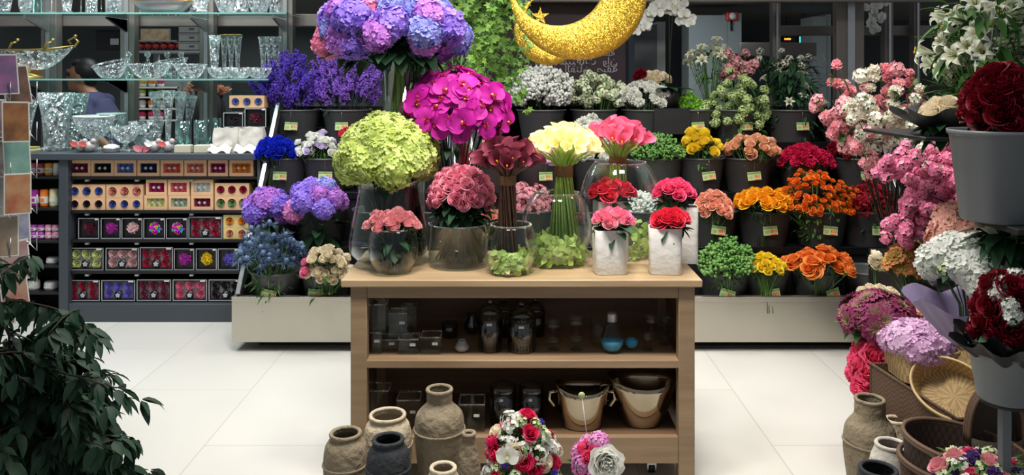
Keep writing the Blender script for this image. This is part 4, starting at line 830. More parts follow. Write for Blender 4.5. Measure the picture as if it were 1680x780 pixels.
b = B(); b.box((PX(20, 5.9), 5.9, PZ(128, 5.9)-.05), (PX(66, 5.9), 6.2, PZ(128, 5.9)-.03)); b.box((PX(20, 5.9), 5.98, 0), (PX(66, 5.9), 6.0, PZ(128, 5.9)-.05)); tag(b.obj('gift_stand', black_soft, None, False), 'dark stand beyond the glass carrying the gift boxes', 'stand')
# ------------------------------------------------------------------ PEOPLE
skin = pr('skin_brown', 'a87456', .55, var=.12); hair = pr('black_hair', '0e0c0c', .5, var=.3, bump=.6, bscale=90); navy = pr('navy_shirt', '3a3a5c', .8, var=.2, vscale=6, bump=.3, bscale=12, bdist=.01); trouser = pr('dark_trousers', '1a1b20', .8, var=.2)
def limb(b, pts, rad, n=12):
    b.tube(pts, rad, n)
    for p, r_ in zip(pts, rad): b.ball(p, r_*1.0, n, 8)
def remesh(o, vox):
    m = o.modifiers.new('fuse', 'REMESH'); m.mode = 'VOXEL'; m.voxel_size = vox; m.use_smooth_shade = True
    s_ = o.modifiers.new('soften', 'SMOOTH'); s_.factor = .5; s_.iterations = 4
def figure(label, loc, rz, lean, shirt, head_dz=0., arm='back'):
    """standing shop worker, facing -x before rotation; leaning forward a little"""
    root = empty('person', loc, label, 'person'); root.rotation_euler = (0, 0, rz)
    hip = Vector((0, 0, .93)); L = lambda x, z: Vector((x-lean*max(0, z-.93), 0, z))
    b = B(); H = L(-.05, 1.60+head_dz); chest = L(0, 1.28); neck = L(-.005, 1.45+head_dz*.5)
    for s_ in (-1, 1):
        y = s_*.09; limb(b, [Vector((0, y, .93)), Vector((-.01, y, .5)), Vector((.02, y, .09))], [.085, .058, .042]); b.tube([(.05, y, .035), (-.14, y, .03)], [.04, .035], 10); b.ball((-.14, y, .032), .034, 10, 6)
        sh = L(0, 1.40)+Vector((0, s_*.18, 0))
        if s_ < 0: el = sh+Vector((.12, -.05, -.24)); wr = el+Vector((.17, .02, -.16))
        else: el = sh+Vector((-.05, .04, -.28)); wr = el+Vector((-.22, -.04, .0))
        limb(b, [sh, el, wr], [.05, .039, .027]); d = (wr-el).normalized(); pal = wr+d*.05; b.tube([wr, pal+d*.035], [.027, .034], 8); side = d.cross(Vector((0, 0, 1))).normalized()
        for k in range(4): f0 = pal+d*.03+side*(.012*(k-1.5)*1.4); ln = (.055, .065, .06, .048)[k]; b.tube([f0, f0+d*ln*.55+Vector((0, 0, -.006)), f0+d*ln+Vector((0, 0, -.022))], [.009, .0085, .007], 6)
        b.tube([wr+d*.02+side*.02, wr+d*.045+side*.045, wr+d*.08+side*.052], [.012, .010, .008], 6)
    b.tube([Vector((0, 0, .9)), Vector((0, 0, 1.0)), L(0, 1.18), chest, L(0, 1.40)], [.14, .135, .135, .15, .11], 20)
    b.ball(L(0, 1.38), .09, 14, 10, sy=2.1); b.tube([L(0, 1.38), neck, H-Vector((0, 0, .06))], [.062, .056, .055], 12)
    b.ball(H+Vector((.01, 0, .02)), .098, 18, 14, sx=1.02, sy=.80, sz=1.12); b.ball(H+Vector((-.045, 0, -.055)), .06, 14, 10, sy=.85); b.ball(H+Vector((-.078, 0, -.088)), .026, 10, 8)
    b.tube([H+Vector((-.088, 0, .02)), H+Vector((-.112, 0, -.022))], [.012, .018], 8); b.ball(H+Vector((-.113, 0, -.022)), .015, 8, 6)
    b.ball(H+Vector((-.094, 0, -.056)), .018, 10, 6, sy=1.4, sz=.6); b.ball(H+Vector((-.086, 0, .045)), .03, 10, 6, sy=1.8, sz=.6)
    for s_ in (-1, 1): b.ball(H+Vector((.012, s_*.08, -.01)), .026, 10, 8, sx=.7, sy=.4, sz=1.15)
    o = b.obj('body', skin, root); remesh(o, .0075)
    b = B()
    for s_ in (-1, 1): b.ball(H+Vector((-.088, s_*.034, .016)), .012, 8, 6)
    b.obj('eye', black_m, root)
    b = B(); b.ball(H+Vector((.038, 0, .045)), .098, 20, 14, sx=1.0, sy=.90, sz=1.05); b.ball(H+Vector((-.022, 0, .105)), .066, 14, 10, sy=1.05, sz=.55); b.ball(H+Vector((.06, 0, .0)), .07, 14, 10, sy=1.0, sz=1.2)
    o = b.obj('hair', hair, root); remesh(o, .008)
    # keep the hair off the face
    b = B(); b.tube([Vector((0, 0, .88)), Vector((0, 0, 1.0)), L(0, 1.18), chest, L(0, 1.40)], [.155, .15, .152, .168, .126], 20, cap=True); b.ball(L(0, 1.385), .100, 14, 10, sy=2.15)
    for s_ in (-1, 1):
        sh = L(0, 1.40)+Vector((0, s_*.18, 0)); el = sh+(Vector((.12, -.05, -.24)) if s_ < 0 else Vector((-.05, .04, -.28))); limb(b, [sh, sh.lerp(el, .8)], [.07, .064])
    o = b.obj('shirt', shirt, root); remesh(o, .01)
    b = B()
    for s_ in (-1, 1): y = s_*.09; limb(b, [Vector((0, y, .92)), Vector((-.01, y, .5)), Vector((.02, y, .1))], [.1, .075, .06])
    b.ball((0, 0, .92), .15, 16, 10, sz=.6); o = b.obj('trousers', trouser, root); remesh(o, .012)
    return root
figure('person in a navy t-shirt facing left beyond the crystal vases', (PX(134, 6.18)+.20, 6.18, -.03), .0, .22, navy)
figure('dark haired person in black mostly hidden behind the left mullion', (PX(88, 7.3)-.17, 7.3, .02), PI, .1, black_soft)
# ================================================================== THE TIERED STAND
SD = 4.5; SX0, SX1 = PX(380, SD), 2.42
TIER = [(4.5, 4.82, .20), (4.80, 5.05, .52), (5.03, 5.28, .82), (5.26, 5.56, 1.12)]
root = empty('tiered_flower_stand', ((SX0+SX1)/2, 5.0, 0), 'long black tiered flower stand with a brushed steel front trough', 'flower stand')
def sbox(lo, hi, nm, m, bv=.002):
    b = B(); r0 = root.location; b.box(Vector(lo)-r0, Vector(hi)-r0); o = b.obj(nm, m, root, False)
    return sharp(bevel(o, bv)) if bv else o
zt, zb_ = PZ(487, SD), PZ(562, SD)
sbox((SX0, SD, zb_), (SX1, SD+.012, zt), 'front_panel', steel); sbox((SX0, SD-.004, zt-.03), (SX1, SD+.03, zt), 'front_lip', steel)
sbox((SX0, SD+.012, zb_), (SX0+.012, 5.56, zt), 'end_panel', steel); sbox((SX1-.012, SD+.012, zb_), (SX1, 5.56, zt), 'end_panel', steel)
sbox((SX0+.012, SD+.02, zb_), (SX1-.012, 5.56, .195), 'trough_floor', black_soft); sbox((SX0+.12, SD+.12, 0), (SX1-.12, 5.5, zb_), 'recessed_base', black_m, 0)
for i, (d0, d1, z) in enumerate(TIER[1:]):
    pd, pz = TIER[i][0], TIER[i][2]
    sbox((SX0+.05, d0, z-.02), (SX1-.05, d1, z), 'tier_shelf', black_soft); sbox((SX0+.05, d0-.006, z-.03), (SX1-.05, d0+.004, z+.012), 'tier_lip', pr('dark_steel', '2e3032', .3, .8) if 'dark_steel' not in MATS else MATS['dark_steel'])
    # riser with ventilation slots
    b = B(); r0 = root.location; x = SX0+.06
    b.box(Vector((SX0+.05, d0+.008, pz))-r0, Vector((SX1-.05, d0+.014, z-.03))-r0, 0)
    while x < SX1-.2:
        for q in range(3): b.box(Vector((x+.02, d0+.005, pz+.10+q*.022))-r0, Vector((x+.13, d0+.008, pz+.104+q*.022))-r0, 1)
        b.box(Vector((x+.158, d0+.002, pz))-r0, Vector((x+.164, d0+.008, z-.03))-r0, 0); x += .17
    b.obj('riser', [pr('riser_grey', '26282a', .4, .5) if 'riser_grey' not in MATS else MATS['riser_grey'], black_m], root, False)
for x in (SX0+.02, SX1-.05):
    b = B(); r0 = root.location; p0 = Vector((x, SD+.02, zt))-r0; p1 = Vector((x, 5.3, PZ(172, 5.28)))-r0; dv = (p1-p0); n_ = Vector((0, -dv.z, dv.y)).normalized()*.03
    for a, c_ in (((0), (.028)),):
        vs = [p0-n_, p0+n_, p1+n_, p1-n_]; o_ = len(b.v)
        for q in vs: b.vert(q)
        for q in vs: b.vert(q+Vector((.028, 0, 0)))
        for f_ in ((0, 1, 2, 3), (7, 6, 5, 4), (0, 4, 5, 1), (1, 5, 6, 2), (2, 6, 7, 3), (3, 7, 4, 0)): b.face([o_+k for k in f_])
    sharp(bevel(b.obj('side_rail', steel_rail, root, False), .003))
sbox((SX0+.05, 5.55, .2), (SX1-.05, 5.57, 1.36), 'back_sheet', black_soft, 0)

# colours -----------------------------------------------------------
P_ = petal
m_bluerose = P_('royal_blue_rose', '0a1170', '1c2cc0', '2a45e0', .5); m_statv = P_('statice_violet', '4a2aa0', '6a46c8', '8a6ae0', .6); m_statp = P_('statice_purple', '6a3ab0', '9a64d8', 'b48ae8', .6)
m_hyd_purple = P_('hydrangea_purple', '8a4ab8', 'b07ad8', 'd08ad8', .7); m_hyd_blue = P_('hydrangea_blue', '545ab8', '8e96e0', 'b8b4ee', .7); m_hyd_pink = P_('hydrangea_pink', 'c05aa8', 'e090cc', 'f0a8d8', .7); m_hyd_violet = P_('hydrangea_violet', '6a4ac0', '9478dc', 'b89aec', .7)
m_hyd_rose = P_('hydrangea_rose', 'c8508a', 'f08ab0', 'f6b0cc', .6); m_hyd_green = P_('hydrangea_green', '8aa828', 'c0d060', 'e4ecae', .8, .35); m_hyd_tan = P_('hydrangea_tan', 'a8906a', 'c8b48a', 'd8a8a0', .8); m_hyd_lil = P_('hydrangea_lilac', 'c088b8', 'dcb0d8', 'f0d8ec', .7); m_hyd_white = P_('hydrangea_white', 'b8bcb0', 'dcdfd8', 'eef0ea', .6)
m_eryng = P_('eryngium_blue', '202e50', '41577e', '7890a8', .8, .1); m_white = P_('petal_white', 'd0d4c4', 'f0f0ea', 'fafaf4', .5, .35); m_cream = P_('petal_cream', 'd8caa0', 'f2e6cc', 'faf2e0', .5); m_creamg = P_('petal_creamgreen', 'b8c890', 'e0e6c4', 'f0f2dc', .6)
m_pink = P_('petal_pink', 'c84a78', 'ea7aa4', 'f6a6c0', .7); m_rosepink = P_('rose_dusty', 'c04c70', 'ee92aa', 'f6b4c0', .5, .25); m_palepk = P_('rose_pale', 'd4707e', 'f2a6ae', 'f8c6c4', .6); m_coral = P_('rose_coral', 'c01c38', 'ee3a56', 'f86a78', .5); m_hotpk = P_('rose_hot', 'c82458', 'f2487c', 'f87aa0', .6); m_red = P_('rose_red', 'a8102c', 'e22a48', 'f05464', .5)
m_bic = P_('bicolor_rose', 'f6ecd0', 'f4609a', 'f89cc0', .5, .3, 1.8); m_darkred = P_('rose_dark_red', '3c0410', '720a1c', '8a1426', .5, .1); m_crim = P_('carnation_crimson', '8a0630', 'c80f48', 'ee3a6a', .7); m_peach = P_('rose_peach', 'f0a070', 'fac49c', 'fcd8b8', .6); m_salmonr = P_('rose_salmon', 'f09478', 'fcb89c', 'ffd4c0', .6)
m_yel = P_('rose_yellow', 'f0c000', 'fce020', 'fff070', .5); m_yelor = P_('rose_yelorange', 'f08810', 'fcb020', 'ffd040', .6); m_orange = P_('rose_orange', 'e8601c', 'fa8c38', 'fcb060', .7); m_orsp = P_('spray_orange', 'd84c10', 'f67820', 'fa9a40', .7); m_redsp = P_('spray_red', '6a0818', 'a81228', 'c42a3c', .7)
m_berry = P_('berry_green', '244f1a', '4a8230', '8ab068', .7, .1); m_lime = P_('fuzzy_lime', '4f9a18', '86c838', 'a8dc50', .6); m_snow = P_('viburnum_green', '8aa84a', 'c4d890', 'dce8b4', .6); m_blos = P_('blossom_pink', 'e05c8c', 'f68cb4', 'fab0cc', .7); m_blosp = P_('blossom_pale', 'e07c90', 'f4a4ae', 'fac4c8', .7); m_bloswh = P_('blossom_white', 'd8d0b8', 'f0ead8', 'f8f4e8', .6)
m_orc = P_('orchid_magenta', '900c74', 'c01c9a', 'dc38b6', .7, .3, .7); m_orcc = P_('orchid_heart', '6a0838', 'a0103c', 'c01a50', .5); m_yc = pr('pollen_yellow', 'e0b030', .6); m_orcw = P_('orchid_white', 'c8ccc8', 'e8e8e4', 'f4f4f0', .5)
m_calr = P_('calla_maroon', '48101e', '6a1c30', 'a05468', .35, .15, .6); m_caly = P_('calla_cream', 'e8dc90', 'fdf4b4', 'fffbe0', .4, .4); m_calp = P_('calla_pink', 'c84468', 'e8688c', 'f08cac', .5, .3); m_cabp = P_('cabbage_purple', 'a4b468', '7a2450', '96486e', .5, .2, .7); m_cabo = P_('cabbage_orange', '9ab840', 'a0703c', 'd88a60', .6, .2, 1.2)
m_peon = P_('peony_hot', 'd02858', 'f65c88', 'fa86a4', .5, .3); m_lil = P_('lily_white', 'c8d0a0', 'eef0e0', 'f8f8f0', .5, .3); m_kal = P_('wax_pink', 'c85a78', 'ea98a8', 'f6c8cc', .8); m_bab = P_('babys_breath', 'c8ccc4', 'f0f2ec', 'fafaf6', .6); m_lav = P_('petal_lavender', 'a890c8', 'd4c4e8', 'f0e8f4', .7); m_peachh = P_('hydrangea_peach', 'c88a70', 'e4b498', 'eab4b8', .8)

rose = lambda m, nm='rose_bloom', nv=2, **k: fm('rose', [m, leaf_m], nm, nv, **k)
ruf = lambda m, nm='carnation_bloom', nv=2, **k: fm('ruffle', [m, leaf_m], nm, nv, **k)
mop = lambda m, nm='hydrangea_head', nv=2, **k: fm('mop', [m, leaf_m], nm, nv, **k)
spr = lambda m, nm='blossom_spray', nv=2, **k: fm('spray', [m, stem_m], nm, nv, **k)
R1, R2, R3, R4 = 4.66, 4.93, 5.16, 5.41      # middle of each tier
Z_ = [t[2] for t in TIER]
def bk(lab, px, row, wpx=92, tagx=0., tilt=0., h=None, **k):
    h = .235 if row == 0 else .225
    D = (R1, R2, R3, R4)[row]; r = wpx/2*(D-.1)/F/1.02; return bucket(lab, px, D, Z_[row]+.001, r, h, tagx, tilt, **k)
# ---- fourth (top) tier
bk('bucket on the top tier holding the violet statice, far left', 488, 3, 80, .0, 3, h=.24)
bunch('statice_bunch', 'violet blue statice bunch in the leftmost bucket of the top tier', 'flowers', 474, 148, R4, 122, 96, fm('statice', [m_statv, stem_dark], 'statice_spike', 3), 'statice_spike', 105, 1.15, Z_[3]+.02, fol=(50, leaf_dark, .07, .014), amax=1.25, foot=.05, stems=stem_dark, nrm_up=.8, folz=(-.9, 0), inner=.5)
bk('bucket on the top tier holding the paler purple statice', 569, 3, 84, .0, 0, h=.24)
bunch('statice_bunch', 'paler purple statice bunch left of the tall glass cylinder', 'flowers', 566, 142, R4, 128, 98, fm('statice', [m_statp, stem_dark], 'statice_spike', 3), 'statice_spike', 110, 1.15, Z_[3]+.02, fol=(50, leaf_dark, .07, .014), amax=1.25, foot=.05, stems=stem_dark, nrm_up=.8, folz=(-.9, 0), inner=.5)
bk('bucket on the top tier holding the baby breath', 888, 3, 84, tagged=False)
bunch('babys_breath_bunch', 'airy white baby breath bunch under the small gold moon', 'flowers', 888, 148, R4, 118, 78, fm('spray', [m_bab, stem_m], 'blossom_spray', 3, n=70, dot=.0085, R=.05), 'blossom_spray', 56, 1.10, Z_[3]+.02, fol=(25, leaf_dark, .05, .01), foot=.05, stems=stem_dark, amax=1.3, inner=0.4)
bk('bucket on the top tier holding the cream stock', 974, 3, 80, tagged=False)
bunch('stock_bunch', 'cream and greenish stock bunch between baby breath and white carnations', 'flowers', 982, 150, R4, 100, 66, fm('pompon', [m_creamg, leaf_m], 'stock_floret', 3, R=.026, n=22), 'stock_floret', 64, 1.10, Z_[3]+.02, fol=(30, leaf_m, .05, .012), foot=.05, jit=.2, inner=0.4)
bk('bucket on the top tier holding the white carnations', 1058, 3, 80, tagged=False)
bunch('carnation_bunch', 'dense white carnation bunch on the top tier', 'flowers', 1058, 158, R4, 98, 50, ruf(m_white, R=.03, n=60), 'carnation_bloom', 54, 1.12, Z_[3]+.02, fol=(16, leaf_dark), foot=.05)
bunch('rose_bunch', 'cream roses with one dark red head behind the white carnations', 'flowers', 1072, 126, R4+.14, 60, 26, lambda i, p: ('rose_bloom', (rose(m_cream)[i % 2])), 'rose_bloom', 16, 1.23, 1.19, fol=(14, leaf_dark), foot=.03)
bunch('dianthus_bunch', 'dark red dianthus dome rising behind the white flowers', 'flowers', 1051, 122, R4+.1, 26, 20, ruf(m_darkred), 'dianthus_bloom', 10, 1.12, 1.19, foot=.02)
bk('bucket on the top tier holding the lime green dianthus', 1137, 3, 74, .0, -3)
bunch('green_dianthus_bunch', 'fuzzy lime green dianthus bunch on the top tier', 'flowers', 1131, 172, R4, 54, 44, fm('eryng', [m_lime, stem_m], 'fuzzy_head', 2), 'fuzzy_head', 45, 1.04, Z_[3]+.02, fol=(16, leaf_m, .04, .008), foot=.04, jit=.2, nrm_up=1)
bk('bucket on the top tier holding the pale green viburnum', 1208, 3, 84, .02, 0)
bunch('viburnum_bunch', 'pale green snowball viburnum hanging over its bucket', 'flowers', 1212, 165, R4-.05, 116, 94, mop(m_snow, 'snowball_head', R=.03, n=34), 'snowball_head', 54, 1.08, Z_[3]+.02, ry=.17, fol=(130, leaf_m, .06, .026), foot=.04, jit=.3, amax=1.7, folz=(-.7, .8), inner=0.3)
bk('bucket on the top tier holding the dark leafy lilies', 1297, 3, 88, .02, 0)
bunch('lily_bunch', 'dark leafy lily bunch with a few white blooms on the top tier', 'flowers', 1304, 150, R4, 110, 110, fm('lily', [m_lil, leaf_m, m_yc], 'lily_bloom', 1, R=.035), 'lily_bloom', 9, 1.10, Z_[3]+.02, fol=(230, leaf_dark, .09, .034), foot=.04, jit=.5, folz=(-.8, .85))
bk('bucket on the top tier at the right end behind the carnations', 1385, 3, 84, tagged=False)
bunch('white_lily_bunch', 'starry white lilies standing tall behind the viburnum', 'flowers', 1165, 94, R4+.16, 84, 52, fm('lily', [m_lil, leaf_m, m_yc], 'lily_bloom', 2, R=.045), 'lily_bloom', 32, 0.99, 1.19, fol=(110, leaf_m, .07, .016), foot=.03, jit=.35, folz=(-.8, .9), inner=0.4)
bunch('pink_snapdragon_bunch', 'small salmon pink blossoms between the white lilies and viburnum', 'flowers', 1208, 112, R4+.06, 64, 52, fm('pompon', [m_blosp, leaf_m], 'blossom_cluster', 2, R=.03, n=20), 'blossom_cluster', 24, 1.04, 1.19, fol=(20, leaf_dark), foot=.03, jit=.5, inner=0.4)
bunch('white_stock_bunch', 'faint white blossoms behind the dark leafy lilies', 'flowers', 1290, 100, R4+.15, 110, 40, fm('pompon', [m_bloswh, leaf_dark], 'blossom_cluster', 2, R=.026, n=16), 'blossom_cluster', 14, 0.88, 1.19, fol=(150, leaf_dark, .08, .03), foot=.03, jit=.6, folz=(-1, .7))
# ---- third tier
bk('bucket on the third tier holding the royal blue roses', 470, 2, 78, .0, 2)
bunch('rose_bunch', 'royal blue dyed roses at the left end of the third tier', 'flowers', 453, 244, R3-.08, 76, 44, rose(m_bluerose), 'rose_bloom', 45, 1.03, Z_[2]+.02, fol=(30, leaf_dark), foot=.05)
bk('bucket on the third tier holding the white and lilac lisianthus', 535, 2, 80, .03, 2)
bunch('lisianthus_bunch', 'white and lilac lisianthus bunch beside the blue roses', 'flowers', 522, 238, R3-.06, 78, 52, lambda i, p: ('lisianthus_bloom', (rose(m_white if i % 3 else m_lav, 'lisianthus_bloom', opened=.8))[i % 2]), 'lisianthus_bloom', 45, 0.90, Z_[2]+.02, fol=(40, leaf_m, .04, .014), foot=.05, jit=.3, inner=0.3)
bunch('red_ranunculus_bunch', 'small red flower heads peeping over the lisianthus', 'flowers', 572, 218, R3, 40, 22, ruf(m_red), 'ranunculus_bloom', 10, 0.90, Z_[2]+.02, foot=.03)
bk('bucket on the third tier hidden behind the green hydrangeas', 615, 2, 80, tagged=False)
bk('bucket on the third tier holding the tan hydrangeas', 800, 2, 86, tagged=False)
bunch('hydrangea_bunch', 'faded tan hydrangeas behind the pink rose dome', 'flowers', 795, 252, R3-.05, 86, 46, mop(m_hyd_tan, R=.06, n=70), 'hydrangea_head', 13, 0.95, Z_[2]+.02, fol=(20, leaf_dark), foot=.05)
bk('bucket on the third tier holding the lilac pink hydrangeas', 886, 2, 92, .03, 0)
bunch('hydrangea_bunch', 'lilac pink hydrangeas between the maroon and cream callas', 'flowers', 893, 252, R3-.05, 90, 58, mop(m_hyd_lil, R=.06, n=70), 'hydrangea_head', 15, 1.00, Z_[2]+.02, fol=(20, leaf_dark), foot=.05)
bk('bucket on the third tier holding the white carnations', 975, 2, 84, tagged=False)
bunch('carnation_bunch', 'tall white carnation mass behind the pink callas', 'flowers', 968, 238, R3-.02, 84, 92, ruf(m_white, R=.03, n=60), 'carnation_bloom', 69, 1.23, Z_[2]+.02, fol=(10, leaf_dark), foot=.05)
bk('bucket on the third tier holding the dark green berries', 1080, 2, 84, tagged=False)
berry = lambda: fm('spray', [m_berry, stem_m], 'berry_spray', 3, n=20, dot=.0075, R=.034)
bunch('berry_bunch', 'dark green berry sprays on the third tier beside yellow roses', 'flowers', 1078, 243, R3-.06, 96, 46, berry(), 'berry_spray', 67, 1.10, Z_[2]+.02, fol=(60, leaf_m, .035, .012), foot=.05, inner=0.4)
bk('bucket on the third tier holding the yellow roses', 1150, 2, 80, .015, -6)
bunch('rose_bunch', 'yellow roses on uneven stems on the third tier', 'flowers', 1150, 236, R3-.07, 72, 54, rose(m_yel, opened=.35), 'rose_bloom', 24, 1.10, Z_[2]+.02, fol=(34, leaf_m), foot=.05, jit=.3)
bk('bucket on the third tier holding the peach roses', 1225, 2, 86, .0, -5)
bunch('rose_bunch', 'peach roses between the yellow roses and crimson carnations', 'flowers', 1235, 240, R3-.07, 102, 48, rose(m_peach), 'rose_bloom', 37, 1.06, Z_[2]+.02, fol=(24, leaf_m), foot=.05, jit=.25)
bk('bucket on the third tier holding the crimson carnations', 1318, 2, 84, .0, 0)
bunch('carnation_bunch', 'bright crimson carnation bunch on the third tier', 'flowers', 1320, 257, R3-.07, 92, 46, ruf(m_crim, R=.03, n=46), 'carnation_bloom', 40, 1.25, Z_[2]+.02, fol=(16, leaf_dark), foot=.05)
bk('bucket on the third tier holding the dark red carnations', 1405, 2, 86, .0, 4)
bunch('carnation_bunch', 'dark red carnation bunch behind the pink carnation sprays', 'flowers', 1396, 244, R3-.02, 84, 48, ruf(P_('carnation_dark', '560818', '8a0f26', 'a01a34', .6), R=.03, n=46), 'carnation_bloom', 32, 1.18, Z_[2]+.02, fol=(30, leaf_dark), foot=.05)
# ---- second tier
def hyd2(i, p): return mop((m_hyd_purple, m_hyd_violet, m_hyd_pink)[i % 3], R=.07, n=110)[i % 2]
bk('bucket on the second tier at the far left under purple hydrangeas', 448, 1, 86, tagged=False)
bunch('hydrangea_bunch', 'deep purple hydrangeas at the left end of the second tier', 'flowers', 437, 338, R2-.12, 78, 72, lambda i, p: mop((m_hyd_purple, m_hyd_violet)[i % 2], R=.07, n=110)[i % 2], 'hydrangea_head', 9, 0.95, Z_[1]+.02, fol=(16, leaf_dark, .09, .06), foot=.04)
bk('bucket on the second tier holding the pink violet hydrangeas', 525, 1, 90, tagged=False)
bunch('hydrangea_bunch', 'pink and violet hydrangeas left of the big glass vase', 'flowers', 524, 330, R2-.12, 110, 80, lambda i, p: mop((m_hyd_blue if i == 0 else (m_hyd_pink, m_hyd_violet, m_hyd_purple)[i % 3]), R=.07, n=110)[i % 2], 'hydrangea_head', 13, 0.95, Z_[1]+.02, fol=(26, leaf_dark, .1, .07), foot=.04, folz=(-.9, -.1))
bk('bucket on the second tier behind the big glass vase', 620, 1, 86, tagged=False); bk('bucket on the second tier behind the rose dome vase', 720, 1, 86, tagged=False)
bk('bucket on the second tier holding the small pink wax flowers', 868, 1, 86, tagged=False)
bunch('wax_flower_bunch', 'tiny pink wax flowers between the two calla bowls', 'flowers', 862, 330, R2, 90, 60, fm('spray', [m_kal, stem_m], 'blossom_spray', 2, n=30, dot=.008, R=.04, form='star'), 'blossom_spray', 45, 1.10, Z_[1]+.02, fol=(50, leaf_m, .035, .012), foot=.05, inner=0.3)
bunch('azalea_bunch', 'salmon flower heads low behind the glass cylinder of roses', 'flowers', 795, 350, R2-.05, 60, 26, rose(m_salmonr), 'flower_bloom', 16, 1.01, Z_[1]+.02, foot=.04)
bk('bucket on the second tier behind the cream callas', 955, 1, 86, tagged=False)
bunch('white_spray_bunch', 'small white and green flower sprays behind the red roses', 'flowers', 1050, 345, R2-.02, 70, 66, fm('spray', [m_bab, stem_m], 'blossom_spray', 3, n=70, dot=.0085, R=.05), 'blossom_spray', 21, 1.10, Z_[1]+.02, fol=(60, leaf_m, .04, .016), foot=.04)
bk('bucket on the second tier behind the white ceramic vases', 1050, 1, 86, tagged=False)
bk('bucket on the second tier holding the salmon peach roses', 1168, 1, 88, .0, 8)
bunch('rose_bunch', 'salmon peach spray roses on the second tier beside the white vases', 'flowers', 1172, 337, R2-.1, 72, 54, rose(m_salmonr, opened=.8), 'rose_bloom', 45, 0.92, Z_[1]+.02, fol=(20, leaf_m), foot=.05)
bk('bucket on the second tier holding the yellow orange roses', 1252, 1, 94, -.01, -5)
bunch('rose_bunch', 'open yellow orange roses on the second tier', 'flowers', 1252, 325, R2-.1, 102, 42, rose(m_yelor, opened=1.0), 'rose_bloom', 32, 1.29, Z_[1]+.02, fol=(50, leaf_dark), foot=.05, folz=(-1, -.1))
bk('bucket on the second tier holding the orange spray roses', 1345, 1, 92, .0, 6)
bunch('spray_rose_bunch', 'mass of small bright orange spray roses', 'flowers', 1340, 322, R2-.08, 132, 84, rose(m_orsp, 'spray_bloom', 3, R=.017, n=10, opened=.9), 'spray_bloom', 205, 1.2, Z_[1]+.02, ry=.15, fol=(130, leaf_m, .035, .014), foot=.05, jit=.25, inner=0.45)
bk('bucket on the second tier holding the dark red alstroemeria', 1425, 1, 94, -.01, 2)
bunch('alstroemeria_bunch', 'dark red leafy alstroemeria right of the orange sprays', 'flowers', 1432, 328, R2-.08, 86, 66, fm('kalan', [m_redsp, stem_dark], 'blossom_spray', 3), 'blossom_spray', 69, 1.26, Z_[1]+.02, fol=(60, leaf_dark, .05, .02), foot=.05, jit=.3, inner=0.4)
# ---- bottom tier, in the trough
bk('bucket in the steel trough holding the blue thistles', 455, 0, 90, -.005, 12)
bunch('thistle_bunch', 'spiky blue sea holly thistles at the left end of the trough', 'flowers', 444, 410, R1-.08, 130, 86, fm('eryng', [m_eryng, stem_m], 'thistle_head', 3, R=.055), 'thistle_head', 62, 1.0, .22, ry=.17, fol=(90, leaf_m, .07, .012), foot=.04, jit=.25, folz=(-1.0, -.1), inner=0.4)
bk('bucket in the steel trough holding the cream and pink spray roses', 535, 0, 84, -.03, 2)
bunch('spray_rose_bunch', 'cream spray roses mixed with pink ones beside the table', 'flowers', 535, 435, R1-.12, 98, 68, lambda i, p: rose(m_cream if p.z > .02 and p.x > -.1 or i % 4 == 0 else m_pink, 'rose_bloom', opened=.4)[i % 2], 'rose_bloom', 54, 0.96, .22, fol=(24, leaf_m), foot=.04, inner=0.3)
bk('bucket in the steel trough hidden behind the table, left', 650, 0, 86, tagged=False)
bk('bucket in the steel trough holding the glossy green berries', 1188, 0, 86, -.02, 15)
bunch('berry_bunch', 'glossy green berry sprays in the trough right of the table', 'flowers', 1194, 425, R1-.1, 98, 64, berry(), 'berry_spray', 71, 1.21, .22, fol=(90, leaf_m, .03, .012), foot=.05, inner=0.4)
bk('bucket in the steel trough holding the small yellow roses', 1255, 0, 80, .0, -8)
bunch('rose_bunch', 'small yellow spray roses in the steel trough', 'flowers', 1257, 433, R1-.12, 66, 40, rose(m_yel, 'rose_bloom', opened=.8), 'rose_bloom', 40, 0.76, .22, fol=(16, leaf_m), foot=.05)
bk('bucket in the steel trough holding the big orange roses', 1338, 0, 84, .05, -12)
bunch('rose_bunch', 'big open orange roses in the steel trough', 'flowers', 1343, 428, R1-.1, 116, 50, rose(m_orange, opened=1.0), 'rose_bloom', 35, 1.23, .22, fol=(20, leaf_dark), foot=.05, jit=.25)
bk('empty grey bucket in the steel trough right of the orange roses', 1425, 0, 86, tagged=False)
# ================================================================== THE OAK TABLE
TD, TB = 3.0, 3.52; TZ = PZ(460, TD)
tx0, tx1 = PX(559, TD), PX(1153, TD); bx0, bx1 = PX(575, TD+.02), PX(1140, TD+.02)
root = empty('oak_display_table', ((tx0+tx1)/2, 3.26, 0), 'light oak display table with two open shelves in the middle of the shop', 'table')
def tb(x0, x1, y0, y1, z0, z1, nm, m=wood, bv=.003):
    b = B(); r0 = root.location; b.box(Vector((x0, y0, z0))-r0, Vector((x1, y1, z1))-r0); return sharp(bevel(b.obj(nm, m, root, False), bv))
tb(tx0, tx1, TD, TB, PZ(472, TD), TZ, 'table_top', wood_top, .004)
yf = TD+.02; zr = PZ(472, TD)-.0005
lw_ = .062; Z490, Z592, Z605, Z718, Z762 = [PZ(y, yf) for y in (490, 592, 605, 718, 762)]
for x in (bx0, bx1-lw_):
    for y in (yf, TB-.07): tb(x, x+lw_, y, y+.05, 0.0, zr, 'leg')
tb(bx0+lw_, bx1-lw_, yf+.002, yf+.03, Z490, zr, 'top_rail'); tb(bx0+lw_, bx1-lw_, yf+.002, yf+.03, Z762, Z718, 'bottom_rail')
